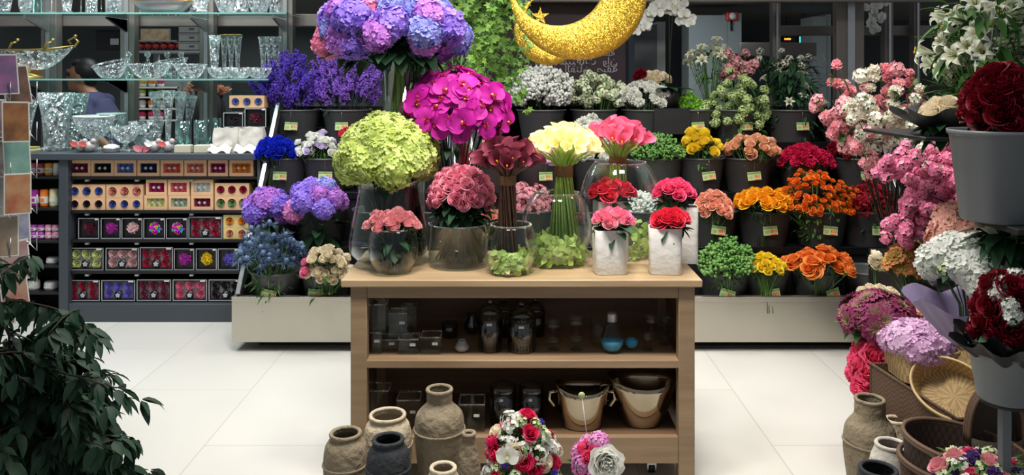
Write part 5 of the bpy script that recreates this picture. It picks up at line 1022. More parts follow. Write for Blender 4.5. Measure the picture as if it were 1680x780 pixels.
tb(bx0+lw_-.01, bx1-lw_+.01, yf+.001, TB-.06, Z605, Z592, 'middle_shelf'); tb(bx0+lw_-.01, bx1-lw_+.01, yf+.03, TB-.06, Z718-.025, Z718-.004, 'lower_shelf', wood_in)
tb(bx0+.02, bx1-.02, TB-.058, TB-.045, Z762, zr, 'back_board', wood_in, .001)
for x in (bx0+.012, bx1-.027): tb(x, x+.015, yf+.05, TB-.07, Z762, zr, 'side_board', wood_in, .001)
for x in (bx0+.15, bx1-.15):
    b = B(); b.lathe([(1e-5, -.012), (.024, -.012), (.024, .012), (1e-5, .012)], 20); o = b.obj('caster', black_m, root); o.rotation_euler = (0, PI/2, 0); o.location = Vector((x, 3.12, .026))-root.location
    b = B(); b.box((-.018, -.02, .02), (.018, .02, Z762-.0)); o = b.obj('caster_fork', steel_rail, root, False); o.location = Vector((x, 3.12, 0))-root.location
TZ += .001
def gv(name, lab, px, D, prof, mat=clear, wl=None, n=40, cat='glass vase', sy=1, group=None, z0=TZ, wr=None):
    """profile radii in metres from outside bottom up; wall added inside"""
    root = empty(name, (PX(px, D), D, z0), lab, cat, group); b = B(); t = .003
    P = [(1e-5, 0)]+prof+[(prof[-1][0]-t, prof[-1][1]+.001)]+[(max(1e-5, r-t), max(z, .008)) for r, z in reversed(prof[:-1])]+[(1e-5, .008)]
    b.lathe(P, n, sy=sy); b.obj('glass_body', mat, root); b = B()
    b.tube([Vector(((prof[-1][0]-t/2)*math.cos(2*PI*i/40), (prof[-1][0]-t/2)*sy*math.sin(2*PI*i/40), prof[-1][1])) for i in range(41)], .0028, 6, cap=False); b.obj('rim', crystal2, root)
    if wl:
        q = [(max(1e-5, r-.004), max(z, .009)) for r, z in prof if z < wl]; r_at = q[-1][0]
        for (ra, za), (rb, zb2) in zip(prof, prof[1:]):
            if za <= wl <= zb2: r_at = ra+(rb-ra)*(wl-za)/(zb2-za)-.004
        b = B(); b.lathe([(1e-5, .009)]+q+[(r_at, wl), (1e-5, wl)], n, sy=sy); b.obj('water', water, root)
    return root
def sphere_prof(r, h, neck, foot=.45, n=14):
    """bowl: widest in the middle; neck and foot radii"""
    out = []; a0 = -math.acos(min(.98, foot)); a1 = math.acos(min(.98, neck/r))
    s0, s1 = math.sin(a0), math.sin(a1)
    for i in range(n+1):
        a = a0+(a1-a0)*i/n; out.append((r*math.cos(a), h*(math.sin(a)-s0)/(s1-s0)))
    return out
def px2(w_, D): return w_/2*D/F
# tall glass cylinder with the huge hydrangea arrangement
D = 3.41; gv('tall_glass_cylinder', 'tall clear glass cylinder under the huge violet and pink hydrangeas', 664, D, [(px2(66, D), 0), (px2(66, D), .01), (px2(66, D), PZ(86, D)-TZ)], wl=.70, n=48)
def hydbig(i, p):
    s = p.x*9+p.z*3; k = m_hyd_rose if (p.x < -.24) else (m_hyd_rose if (p.z > .1 and abs(p.x) < .13 and i % 2) else (m_hyd_blue if i % 3 == 1 else m_hyd_violet if i % 3 else m_hyd_purple))
    return mop(k, R=.07, n=130, fs=.30)[i % 2]
bunch('hydrangea_arrangement', 'huge violet, blue and pink hydrangea arrangement spilling over the tall cylinder', 'flowers', 640, 38, D, 252, 118, hydbig, 'hydrangea_head', 44, 1.05, TZ+.02, ry=.25, fol=(60, leaf_dark, .12, .085), foot=.05, jit=.1, amax=1.62, folz=(-.35, -.02), stem_r=.004, spread=.2, nrm_up=.2, inner=.25, mid=.08)
b = B(); reseed()
for k in range(46): x = rr(-.07, .07); y = rr(-.06, .06); b.tube([Vector((x*.6, y, -.45+rr(-.3, 0))), Vector((x, y, -.1)), Vector((x*1.2+rr(-.05, .05), y, .0))], .003, 5, 0, rr(0, 1))
for k in range(26): b.leaf((rr(-.06, .06), rr(-.06, .06), rr(-.25, 0)), (rr(-1, 1), rr(-1, .3), rr(-.8, .8)), (0, 0, 1), .1, .012, .3, m=1, g=rr(0, 1))
r_ = empty('grass_stems', (PX(664, D), D, PZ(86, D)), 'loose green stems and grass blades inside the tall glass cylinder', 'stems'); tag(b.obj('stem_bundle', [stem_m, leaf_m], r_), kind='stuff')
# green hydrangeas in the big vase
D = 3.28; wv = lambda p: px2(p, D); H_ = PZ(296, D)-TZ
gv('big_glass_vase', 'big pear shaped glass vase under the lime green hydrangeas', 638, D, [(wv(74), 0), (wv(104), .02), (wv(126), H_*.14), (wv(130), H_*.28), (wv(120), H_*.5), (wv(104), H_*.75), (wv(98), H_*.9), (wv(100), H_)], wl=H_*.25, n=48)
bunch('hydrangea_bunch', 'lime green hydrangea dome in the big glass vase', 'flowers', 632, 244, D, 168, 112, mop(m_hyd_green, R=.07, n=150, fs=.27), 'hydrangea_head', 32, 1.12, TZ+.02, ry=.17, foot=.06, amax=1.52, stem_r=.005, spread=.3, nrm_up=.2, fol=(12, leaf_dark, .1, .06), folz=(-.4, -.1), stems=stem_dark)
# magenta orchids in a slim vase
D = 3.42; gv('slim_trumpet_vase', 'slim clear vase with pink ribbons under the magenta orchids', 757, D, [(px2(60, D), 0), (px2(56, D), .02), (px2(34, D), .12), (px2(34, D), .35), (px2(44, D), PZ(215, D)-TZ)], wl=.3)
bunch('orchid_bunch', 'great dome of magenta orchids over the pink rose dome', 'flowers', 745, 168, D-.02, 204, 126, fm('orchid', [m_orc, m_orcc, m_yc], 'orchid_bloom', 4), 'orchid_bloom', 92, 1.32, TZ+.02, ry=.2, foot=.02, amax=1.6, stem_r=.003, spread=.1, nrm_up=-.1, stems=stem_dark, fol=(8, leaf_dark, .08, .03), inner=.25, folz=(-.4, .2))
b = B(); reseed()
for k in range(7): x = rr(-.025, .025); b.patch(lambda u, v: Vector((x+u*.007+.006*math.sin(v*9+k), -.03+.02*math.sin(k*2), .06+v*.42)), 1, 10, .5)
r_ = empty('pink_ribbons', (PX(757, D), D, TZ), 'bright pink ribbons hanging inside the slim orchid vase', 'ribbon'); b.obj('ribbon_strips', P_('ribbon_pink', 'd82850', 'f04070', 'f06a88', .5), r_)
# dusty pink rose dome in a low glass cylinder
D = 3.25; H_ = PZ(366, D)-TZ
gv('low_glass_cylinder', 'wide low glass cylinder of splayed dark stems', 752, D, [(px2(96, D), 0), (px2(98, D), .01), (px2(98, D), H_)], wl=.085, n=48)
bunch('rose_dome', 'round dome of dusty pink roses over splayed dark stems', 'flowers', 757, 305, D, 118, 76, rose(m_rosepink, 'rose_bloom', 3, opened=.75), 'rose_bloom', 62, .9, TZ+.012, ry=.14, foot=.001, amax=1.62, nrm_up=.05, stems=None, fol=(120, leaf_dark, .07, .04), folz=(-.75, -.05), jit=.05, scj=.06)
r_ = COL.objects[-1].parent if False else [o for o in COL.objects if o.name.startswith('rose_dome')][-1]
b = B(); reseed()
for k in range(46): a = rr(0, 2*PI); e = rr(.6, 1)*px2(88, D); b.tube([(math.cos(a)*e, math.sin(a)*e, .012), (math.cos(a+.6)*.02, math.sin(a+.6)*.02, .17), (math.cos(a+1)*.04, math.sin(a+1)*.04, .24)], .0042, 6, 0, rr(0, 1))
tag(b.obj('stem_bundle', stem_dark, r_), kind='stuff')
# small round vase of pale roses
D = 3.12; H_ = PZ(374, D)-TZ
gv('round_glass_vase', 'small round glass vase at the front left of the table', 645, D, sphere_prof(px2(82, D), H_, px2(66, D), .6), wl=H_*.55)
bunch('rose_bunch', 'small bunch of pale dusty roses in the round vase at the table front', 'flowers', 645, 363, D, 98, 46, rose(m_palepk, 'rose_bloom', opened=.3), 'rose_bloom', 30, .78, TZ+.015, ry=.085, foot=.045, amax=1.4, fol=(60, leaf_dark, .06, .03), folz=(-1.6, -.3), stems=stem_dark, nrm_up=1.0)
# calla posies
def calla_posy(lab, px, D, whead, ytop, yheads, yband0, yband1, ybot, wband, wbot, mats, stemm, n, bandlab, sc=1.0, Rb=.0225, L=.052):
    reseed(); x = PX(px, D); z0 = PZ(ybot, D); root = empty('calla_posy', (x, D, z0), lab, 'flowers')
    zb1, zb0, zh, zt_ = [PZ(y, D)-z0 for y in (yband1, yband0, yheads, ytop)]; rb = px2(wband, D); rf = px2(wbot, D); rh = px2(whead, D)
    me = fm('calla', mats, 'calla_bloom', 3, R=Rb, L=L); b = B()
    for k in range(n):
        t = (k+.5)/n; q = math.sqrt(t); a = k*2.3999; d = Vector((math.cos(a), math.sin(a), 0)); out = d*rh*q*.80; zz = zh+(zt_-zh)*(1-q*q)*.55-.01
        nn = (d*q*1.05+Vector((0, 0, 1.0-.30*q))).normalized(); p = Vector((out.x, out.y, zz-L*sc*.45)); 
        spin = orient(nn, rr(0, 6)); inst(me[k % 3], 'calla_bloom', root, p, spin, sc*rr(.9, 1.1))
        i0 = d*rf*q*rr(.8, 1)+Vector((0, 0, rr(0, .01))); m0 = d*rb*q*.93; tw = Quaternion((0, 0, 1), .5)
        b.tube([tw @ i0, (m0+Vector((0, 0, zb1)))*1.0, m0+Vector((0, 0, zb0)), m0.lerp(p, .5)+Vector((0, 0, (zb0-0)*.5+ (0))) if False else Vector(((m0.x+p.x)/2*.85, (m0.y+p.y)/2*.85, (zb0+p.z)/2)), p+nn*.006], [.0042, .004, .0038, .0036, .0042], 6, 0, rr(0, 1))
    tag(b.obj('stem_bundle', stemm, root), kind='stuff')
    b = B(); zm = (zb0+zb1)/2; hh = (zb0-zb1)/2+.001; b.lathe([(rb*1.04, zm-hh), (rb*1.1, zm-hh*.8), (rb*1.08, zm), (rb*1.1, zm+hh*.8), (rb*1.04, zm+hh), (rb*.99, zm+hh), (rb*.99, zm-hh), (rb*1.04, zm-hh)], 28); b.obj('burlap_band', rope, root); return root
def lime_fill(px, D, r, h0, h1, lab, n=150):
    reseed(); root = empty('green_petal_filling', (PX(px, D), D, TZ+.006), lab, 'greenery'); b = B()
    for k in range(n):
        a = rr(0, 2*PI); z = rr(h0, h1); e = r*math.sqrt(max(.1, 1-((z-h1*.45)/(h1*.95))**2))*rr(.55, .93); p = Vector((e*math.cos(a), e*math.sin(a), z)); dd = Vector((rr(-1, 1), rr(-1, 1), rr(-.5, 1)))
        b.leaf(p-dd.normalized()*.014, dd, (math.cos(a), math.sin(a), .3), .036, .026, .25, g=rr(0, 1))
    tag(b.obj('loose_petals', leaf_lime, root), kind='stuff'); return root
D = 3.12; H_ = PZ(368, D)-TZ; gv('fishbowl_vase', 'small glass fishbowl holding the maroon callas', 838, D, sphere_prof(px2(90, D), H_, px2(68, D), .5), wl=None)
lime_fill(838, D, px2(82, D), .005, .085, 'lime green petals filling the small fishbowl of maroon callas')
calla_posy('posy of dark maroon callas on brown stems bound with burlap', 832, D, 96, 219, 262, 288, 303, 418, 28, 44, [m_calr, m_yc], stem_brown, 38, '', 1.05)
D = 3.27; H_ = PZ(316, D)-TZ; gv('fishbowl_vase', 'middle sized glass fishbowl holding the cream callas', 914, D, sphere_prof(px2(114, D), H_, px2(72, D), .5), wl=None)
lime_fill(914, D, px2(106, D), .005, .115, 'lime green petals filling the fishbowl of cream callas', 210)
calla_posy('posy of cream yellow callas on green stems bound with burlap', 925, D, 106, 198, 240, 272, 289, 398, 28, 56, [m_caly, m_yc], stem_calla, 48, '', 1.05)
D = 3.42; H_ = PZ(266, D)-TZ; gv('fishbowl_vase', 'largest glass fishbowl at the back holding the pink callas', 1018, D, sphere_prof(px2(136, D), H_, px2(84, D), .5), wl=None)
lime_fill(1030, D, px2(110, D), .005, .13, 'lime green petals at the bottom of the largest fishbowl', 150)
calla_posy('posy of pink callas bound with burlap at the back of the table', 1014, D, 92, 189, 226, 257, 267, 395, 27, 40, [m_calp, m_yc], stem_calla, 40, '', 1.05)
# white ceramic vases with rose bunches
def cer(px, D, wpx, ytop, lab, rz, wd=.8):
    reseed(); h = PZ(ytop, D)-TZ; wv = px2(wpx, D)*.92; r = empty('white_ceramic_vase', (PX(px, D), D, TZ), lab, 'ceramic vase', 'white ceramic vases at the right end of the table', rz); b = B()
    def rp(a, z): c_, s_ = abs(math.cos(a)), abs(math.sin(a)); return (c_**6+s_**6)**(-1/6)*(1+.02*nz((math.cos(a)*3, math.sin(a)*3, z*14)))
    b.lathe([(1e-5, 0), (wv*.97, 0), (wv, .004), (wv*.99, h*.5), (wv*1.02, h-.002), (wv*1.0, h), (wv*.94, h-.001), (wv*.93, .01), (1e-5, .01)], 56, ripple=rp, sy=wd); sharp(b.obj('ceramic_body', ceramic, r), 40)
    return r
cer(1002, 3.33, 56, 328, 'tall white ceramic vase behind the left front one', .25); cer(1124, 3.3, 44, 338, 'tall white ceramic vase behind the right front one', -.15)
cer(1000, 3.12, 57, 375, 'low white ceramic vase of pink edged roses at the table front', .1); cer(1091, 3.12, 57, 372, 'low white ceramic vase of red roses at the right table front', -.12)
def rb(lab, px, py, D, w_, h_, ms, n=20, sc=1.0, ytop=380):
    return bunch('rose_bunch', lab, 'flowers', px, py, D, w_, h_, ms, 'rose_bloom', n, sc, PZ(ytop, D)-.05, ry=px2(w_, D)*.8, foot=.02, amax=1.3, fol=(20, leaf_dark, .06, .035), folz=(-.6, 0), nrm_up=.25, stems=stem_m, spread=.3)
rb('tight coral red rose bunch in the tall white vase at left', 1005, 313, 3.33, 92, 44, rose(m_coral, opened=.9), 17, .95, 328); rb('pink rose bunch in the tall white vase at the right back', 1106, 312, 3.3, 86, 44, rose(m_hotpk, opened=.8), 16, .95, 338)
rb('pink edged cream rose bunch in the left front white vase', 1007, 358, 3.12, 80, 40, rose(m_bic, opened=.6), 17, .85, 375); rb('rosy red rose bunch in the right front white vase', 1102, 357, 3.12, 76, 38, rose(m_red, opened=.9), 13, .98, 372)
# ---- things on the two shelves
Zs, Zl = Z592+.001, Z718-.003
def jar(name, lab, px, D, z0, ytop, wpx, kind, mat, group=None, cat='jar', **k): return ware(name, lab, px, wpx, ytop, z0, D, kind, mat, group=group, cat=cat, **k)
def cube_vase(px, wpx, ytop, z0, D, lab, st=True, z1=None):
    h = PZ(ytop, D)-z0; wv = px2(wpx, D)*.94; r = empty('glass_cube_vase', (PX(px, D), D, z0), lab, 'glass vase', 'clear square glass vases on the table shelves'); t = .004; b = B()
    b.box((-wv, -wv, 0), (wv, wv, .008))
    for lo, hi in (((-wv, -wv, .008), (wv, -wv+t, h)), ((-wv, wv-t, .008), (wv, wv, h)), ((-wv, -wv+t, .008), (-wv+t, wv-t, h)), ((wv-t, -wv+t, .008), (wv, wv-t, h))): b.box(lo, hi)
    b.obj('glass_walls', clear, r, False); b = B(); b.tube([(-wv, -wv, h), (wv, -wv, h), (wv, wv, h), (-wv, wv, h), (-wv, -wv, h)], .0028, 5, cap=False); b.obj('rim', crystal2, r)
    if st: b = B(); b.box((wv*.15, -wv-.001, h*.55), (wv*.15+.022, -wv, h*.55+.011)); b.obj('price_sticker', white_card, r, False)
    return r
cube_vase(614, 30, 542, Zs, 3.12, 'bottom clear cube vase in the upper left shelf corner'); cube_vase(638, 34, 553, Zs, 3.16, 'clear cube vase, second in the lower layer'); cube_vase(672, 34, 552, Zs, 3.12, 'clear cube vase, third in the lower layer'); cube_vase(708, 34, 549, Zs, 3.12, 'clear cube vase, fourth in the lower layer with a sticker')
cube_vase(620, 32, 496, PZ(542, 3.12)+.004, 3.12, 'clear cube vase stacked in the corner over the first', False); cube_vase(655, 32, 510, PZ(552, 3.16)+.006, 3.16, 'clear cube vase stacked over the second and third'); cube_vase(672, 26, 500, PZ(549, 3.3)+.03, 3.32, 'clear cube vase at the back of the upper layer', False)
jar('candle_jar', 'smoky candle jar behind the little white bottle', 738, 3.3, Zs, 530, 26, 'cyl', smoky); jar('candle_jar', 'tall amber tinted bottle behind the little white bottle', 775, 3.34, Zs, 515, 28, 'bulb', smoky)
jar('small_bottle', 'small frosted white bottle with glass stopper on the upper shelf', 758, 3.12, Zs, 558, 24, 'bulb', pr('frosted', '9a9896', .4, var=.1)); 
for nm, lab, px, D, wv, yt in (('storage_jar', 'ribbed dark glass jar, left of the pair on the upper shelf', 804, 3.14, 38, 512), ('storage_jar', 'wider ribbed dark glass jar, right of the pair', 856, 3.14, 46, 516), ('storage_jar', 'ribbed dark jar half behind the left one', 826, 3.32, 34, 508), ('storage_jar', 'ribbed dark jar half behind the wide one', 878, 3.32, 32, 508)):
    r = ware(nm, lab, px, wv, yt, Zs, D, 'cyl', smoky, 32, (24, .02), 'jar', 'dark ribbed storage jars'); h = PZ(yt, D)-Zs; q = px2(wv, D)
    b = B(); b.lathe([(q*.98, h), (q*.9, h+.012), (q*.55, h+.028), (q*.5, h+.03), (1e-5, h+.032)], 28); b.ball((0, 0, h+.042), .013, 10, 8); b.obj('lid', smoky, r)
    b = B(); b.tube([Vector((q*1.02*math.cos(2*PI*i/28), q*1.02*math.sin(2*PI*i/28), h*.86)) for i in range(29)], .0022, 5, cap=False); b.obj('wire_band', black_m, r)
    if D < 3.2: b = B(); b.box((-.012, -q*1.03-.001, h*.72), (.008, -q*1.03+.001, h*.78)); b.obj('price_sticker', white_card, r, False)
for i, (px, yt, z0, D, wv) in enumerate(((908, 555, Zs, 3.14, 28), (908, 528, PZ(555, 3.14)+.003, 3.14, 30), (945, 552, Zs, 3.14, 28), (945, 522, PZ(552, 3.14)+.003, 3.14, 32), (1062, 548, Zs, 3.14, 28), (1068, 520, PZ(548, 3.14)+.003, 3.14, 28), (1090, 550, Zs, 3.2, 26), (1094, 520, PZ(550, 3.2)+.003, 3.2, 30))):
    jar('glass_goblet', 'small clear footed glass, %s from the left and %s in its stack' % (ordn[i//2], ('lower', 'upper')[i % 2]), px, D, z0, yt, wv, 'goblet', crystal2 if 0 else clear, 'stacked footed glasses on the upper shelf', 'glass')
jar('glass_cylinder', 'slim clear glass cylinder with a white sticker beside the bulb bottle', 982, 3.2, Zs, 521, 26, 'cyl', clear, cat='glass vase')
D = 3.12; r = empty('bulb_bottle', (PX(1004, D), D, Zs), 'light bulb shaped bottle with silver screw cap on the upper shelf', 'bottle'); h = PZ(527, D)-Zs; b = B(); b.lathe([(1e-5, 0), (.03, .004), (.045, .03), (.046, .06), (.03, .11), (.02, .14), (.02, h)], 28); b.obj('glass_bulb', clear, r)
b = B(); b.lathe([(.022, h)]+[(.022+.0015*(i % 2), h+.004*i) for i in range(9)]+[(.018, h+.036), (1e-5, h+.037)], 24); b.obj('screw_cap', steel_rail, r)
bl = pr('blue_sand', '3f9cc4', .7, var=.2)
b = B(); b.lathe([(1e-5, .005), (.03, .008), (.043, .03), (.044, .045), (1e-5, .05)], 24); b.obj('blue_sand', bl, r)
for px, lab, wv in ((1036, 'tilted glass ball with blue sand right of the bulb bottle', 26),): r = ware('glass_ball_vase', lab, px, wv, 556, Zs, 3.14, 'bulb', clear, 24, None, 'glass vase'); b = B(); b.ball((0, 0, .028), .026, 14, 8, sz=.8); b.obj('blue_sand', bl, r)
# lower shelf
cube_vase(622, 38, 635, Zl, 3.12, 'clear square vase at the left end of the lower shelf', False); cube_vase(672, 40, 650, Zl, 3.14, 'clear square vase behind the tan bottle pot'); cube_vase(775, 44, 656, Zl, 3.12, 'clear square vase in the middle of the lower shelf')
for i, (px, wv, yt) in enumerate(((825, 42, 640), (872, 40, 640))):
    r = ware('swing_lid_jar', 'dark glass jar with clamp lid on the lower shelf, %s one' % ('left', 'right')[i], px, wv, yt, Zl, 3.16, 'cyl', smoky, 28, None, 'jar', 'dark clamp lid jars'); h = PZ(yt, 3.16)-Zl; q = px2(wv, 3.16); b = B(); b.lathe([(q*1.02, h), (q*1.03, h+.012), (q*.9, h+.024), (1e-5, h+.026)], 28); b.obj('lid', smoky, r); b = B(); b.box((-q*.25, -q*1.02-.003, h*.8), (q*.02, -q*1.02, h*.87)); b.obj('price_sticker', white_card, r, False)
chrome = pr('bucket_chrome', 'aca08a', .13, 1.0, var=.15, vscale=4); 
def icebucket(px, D, wt, wb, yt, lab, z0, sy=.72):
    h = PZ(yt, D)-z0; rt, rb_ = px2(wt, D), px2(wb, D); r = empty('ice_bucket', (PX(px, D), D, z0), lab, 'ice bucket', 'polished steel ice buckets'); b = B(); n = 48
    prof = [(1e-5, 0, 0), (rb_*.96, 0, 0), (rb_, .006, 0), ((rb_+rt)*.5, h*.45, .0), (rt*.95, h*.85, .6), (rt, h, 1), (rt*.985, h, 1), (rt*.93, h*.85, .6), ((rb_+rt)*.49, h*.45, 0), (rb_*.96, .01, 0), (1e-5, .01, 0)]; o = len(b.v)
    for (q, z, sw) in prof:
        for i in range(n): a = 2*PI*i/n; b.vert((q*math.cos(a), q*sy*math.sin(a), z+sw*.028*abs(math.cos(a))**2.2-sw*.008))
    for j in range(len(prof)-1):
        for i in range(n): a = o+j*n+i; c_ = o+j*n+(i+1) % n; b.face((a, c_, c_+n, a+n))
    b.obj('bucket_body', chrome, r)
    for s_ in (-1, 1): b = B(); b.tube([(s_*rt*.9, 0, h*.88), (s_*rt*1.14, 0, h*.86), (s_*rt*1.17, 0, h*.68), (s_*rt*1.02, 0, h*.5), (s_*rt*.96, 0, h*.53)], [.008, .009, .008, .007, .006], 8); b.obj('handle', chrome, r)
    return r
icebucket(955, 3.13, 92, 66, 634, 'polished steel ice bucket behind the small peony posy', Zl); icebucket(1054, 3.15, 116, 62, 622, 'wider polished steel ice bucket at the right end of the lower shelf', Zl)
# ================================================================== HANGING MOONS, IVY, ORCHID
def crescent(lab, px, py, D, Ro, Ri, off, th=.045, hang=None):
    root = empty('crescent_moon', W(px, py, D), lab, 'moon ornament', 'gold glitter moons'); n = 72; b = B()
    # outer circle centre 0; inner circle centre off
    o = Vector(off); d = o.length; a = (Ro*Ro-Ri*Ri+d*d)/(2*d); h = math.sqrt(max(0, Ro*Ro-a*a)); u = o.normalized(); w_ = Vector((-u.y, u.x))
    i1 = u*a+w_*h; i2 = u*a-w_*h
    a1 = math.atan2(i1.y, i1.x); a2 = math.atan2(i2.y, i2.x)
    while a2 < a1: a2 += 2*PI
    b1 = math.atan2(i1.y-o.y, i1.x-o.x); b2 = math.atan2(i2.y-o.y, i2.x-o.x)
    while b2 < b1: b2 += 2*PI
    secs = []
    for k in range(n+1):
        t = k/n; A = a1+(a2-a1)*t; Bn = b1+(b2-b1)*t; P = Vector((Ro*math.cos(A), Ro*math.sin(A))); Q = o+Vector((Ri*math.cos(Bn), Ri*math.sin(Bn))); secs.append((P, Q))
    m = 12; base = 0
    for P, Q in secs:
        c = (P+Q)/2; hw = (P-Q)/2; wd = hw.length; tt = min(th, wd*.9+.003)
        for j in range(m):
            an = 2*PI*j/m; cx_ = math.copysign(abs(math.cos(an))**.55, math.cos(an)); sy_ = math.copysign(abs(math.sin(an))**.8, math.sin(an)); q = c+hw*cx_; b.vert((q.x, sy_*tt, q.y))
    for k in range(n):
        for j in range(m): a_ = k*m+j; c_ = k*m+(j+1) % m; b.face((a_, a_+m, c_+m, c_))
    b.obj('moon_body', glitter, root); b = B(); z1 = 2.9-root.location.z
    for x in (hang or (-.1, .1)): b.tube([(x, 0, Ro*.6), (x, 0, z1)], .0015, 4)
    b.obj('hanging_thread', black_m, root)
    b = B(); r0 = .06; 
    return root
D = 3.7; k_ = D/F
crescent('big gold glitter crescent moon hanging over the cream callas', 949, -14, D, 113*k_, 78*k_, (-34*k_, 22*k_), .05)
D = 3.95; k_ = D/F
crescent('smaller gold crescent moon hanging behind the big one', 900, 50, D, 57*k_, 50*k_, (12*k_, 16*k_), .03, (.0,))
root = empty('gold_star', W(886, 27, 4.0), 'small gold star hanging inside the big moon', 'star ornament'); b = B(); b.prism([((.047 if i % 2 == 0 else .019)*math.sin(i*PI/5), (.047 if i % 2 == 0 else .019)*math.cos(i*PI/5)) for i in range(10)], -.008, .008); b.obj('star_body', glitter, root, False); b = B(); b.tube([(0, 0, .045), (0, 0, 1.0)], .0015, 4); b.obj('hanging_thread', black_m, root)
# ivy
root = empty('hanging_ivy', (PX(800, 4.0), 4.0, 2.15), 'long green ivy hanging left of the gold moons', 'hanging plant'); reseed()
def ivyleaf(b, p, d, n_, s, g):
    d = Vector(d).normalized(); n_ = Vector(n_); n_ = (n_-d*n_.dot(d)).normalized(); x = d.cross(n_); o = b.vert(p, (.2, g, 0)); pts = []
    for a, r in ((-2.5, .35), (-1.9, .62), (-1.45, .42), (-.85, .85), (-.42, .55), (0, 1.1), (.42, .55), (.85, .85), (1.45, .42), (1.9, .62), (2.5, .35)):
        pts.append(b.vert(Vector(p)+(d*math.cos(a)+x*math.sin(a))*r*s+n_*(.12*s*abs(math.sin(a))-.15*s*r*r), (r, g, abs(a)/3)))
    for i in range(len(pts)-1): b.face((o, pts[i], pts[i+1]))
for k in range(30):
    px = rr(772, 850) if k < 21 else rr(690, 790); yend = rr(60, 135) if px < 790 else rr(90, 205); x = PX(px, 4.0); y = 4.0+rr(-.16, .16); zt_ = 2.15; ze = PZ(yend, 4.0); b = B(); pts = []; N = 14
    for i in range(N+1): t = i/N; pts.append(Vector((x+.05*math.sin(t*7+k)+rr(-.01, .01), y+.04*math.cos(t*6+k), zt_+(ze-zt_)*t)))
    rel_ = [p-root.location for p in pts]; b.tube(rel_, .0018, 4, 1)
    for i in range(1, N+1):
        for q in range(3): d = Vector((rr(-1, 1), rr(-1, .4), rr(-1, .3))); ivyleaf(b, rel_[i]+d.normalized()*.02, d, (rr(-.4, .4), -1, rr(0, .9)), rr(.016, .034), rr(0, 1))
    b.obj('ivy_vine', [leaf_ivy, stem_m], root)
b = B(); b.lathe([(1e-5, 0), (.16, 0), (.2, .16), (.19, .16), (.15, .02), (1e-5, .02)], 28, sx=1.4); o = b.obj('hanging_pot', black_m, root)
b = B()
for s_ in (-1, 1): b.tube([(s_*.25, 0, .15), (0, 0, .8)], .003, 5)
b.obj('pot_wire', steel_rail, root)
# green sprays and lilac bits behind the orchids
bunch('green_grass_bunch', 'loose green grassy foliage with lilac bits behind the magenta orchids', 'flowers', 762, 92, 4.5, 118, 70, fm('kalan', [m_lav, leaf_m], 'blossom_spray', 2), 'blossom_spray', 7, .7, .6, fol=(260, leaf_m, .14, .012), foot=.06, jit=.5, folz=(-.9, .7), amax=1.2)
r = empty('glass_floor_vase', (PX(762, 4.5), 4.5, .21), 'tall hidden vase behind the table holding the grassy foliage', 'vase'); b = B(); b.lathe([(1e-5, 0), (.09, 0), (.1, 1.05), (.095, 1.05), (.08, .01), (1e-5, .01)], 28); b.obj('vase_body', smoky, r)
# white phalaenopsis
D = 5.35; root = empty('white_orchid_plant', (PX(1098, D), D, 1.36), 'potted white orchid with arching sprays of blooms', 'orchid plant'); reseed(); me = fm('orchid', [m_orcw, m_creamg, m_yc], 'orchid_bloom', 2, R=.042)
b = B(); b.lathe([(1e-5, 0), (.06, 0), (.07, .12), (.06, .12), (1e-5, .1)], 20); b.obj('pot', black_m, root); b = B()
for k in range(8): a = k*.8; b.leaf((0, 0, .11), (math.cos(a), math.sin(a), .5), (0, 0, 1), .17, .06, .5, g=rr(0, 1))
b.obj('foliage', leaf_dark, root)
for arc in (((1098, 75), (1098, 10), (1085, 8), (1062, 20), (1050, 48)), ((1100, 75), (1104, 20), (1108, 2), (1122, 18), (1122, 40))):
    pts = [W(x_, y_, D)-root.location for x_, y_ in arc]; b = B(); cur = []
    for i in range(25):
        t = i/24*(len(pts)-1); j = min(int(t), len(pts)-2); cur.append(pts[j].lerp(pts[j+1], t-j))
    b.tube([Vector((0, 0, .1))]+cur, .003, 5); b.obj('flower_stalk', stem_dark, root)
    for i in range(9, 25): inst(me[i % 2], 'orchid_bloom', root, cur[i]+Vector((rr(-.04, .04), rr(-.05, .0), rr(-.04, .02))), orient((rr(-.6, .6), -1, rr(-.3, .2)), rr(-.4, .4)), rr(.8, 1.1))
b = B(); b.box((-.12, -.1, 0), (.12, .12, .17)); tag(b.obj('plant_riser', black_soft), 'black riser under the white orchid plant', 'riser').location = (PX(1098, D), D, 1.185)
D = 5.9; root = empty('white_orchid_spray', W(1432, 14, D), 'white orchid spray hanging right of the wide mullion', 'orchid spray'); 
for i in range(13): inst(me[i % 2], 'orchid_bloom', root, Vector((rr(-.05, .05)+.04*math.sin(i), rr(-.04, .02), -.02*i+.08)), orient((rr(-.6, .6), -1, rr(-.3, .2)), rr(-.4, .4)), rr(.8, 1.1))
b = B(); b.tube([(0, .0, 1.0), (0, 0, .1), (.02, 0, -.18)], .003, 5); b.obj('flower_stalk', stem_dark, root)

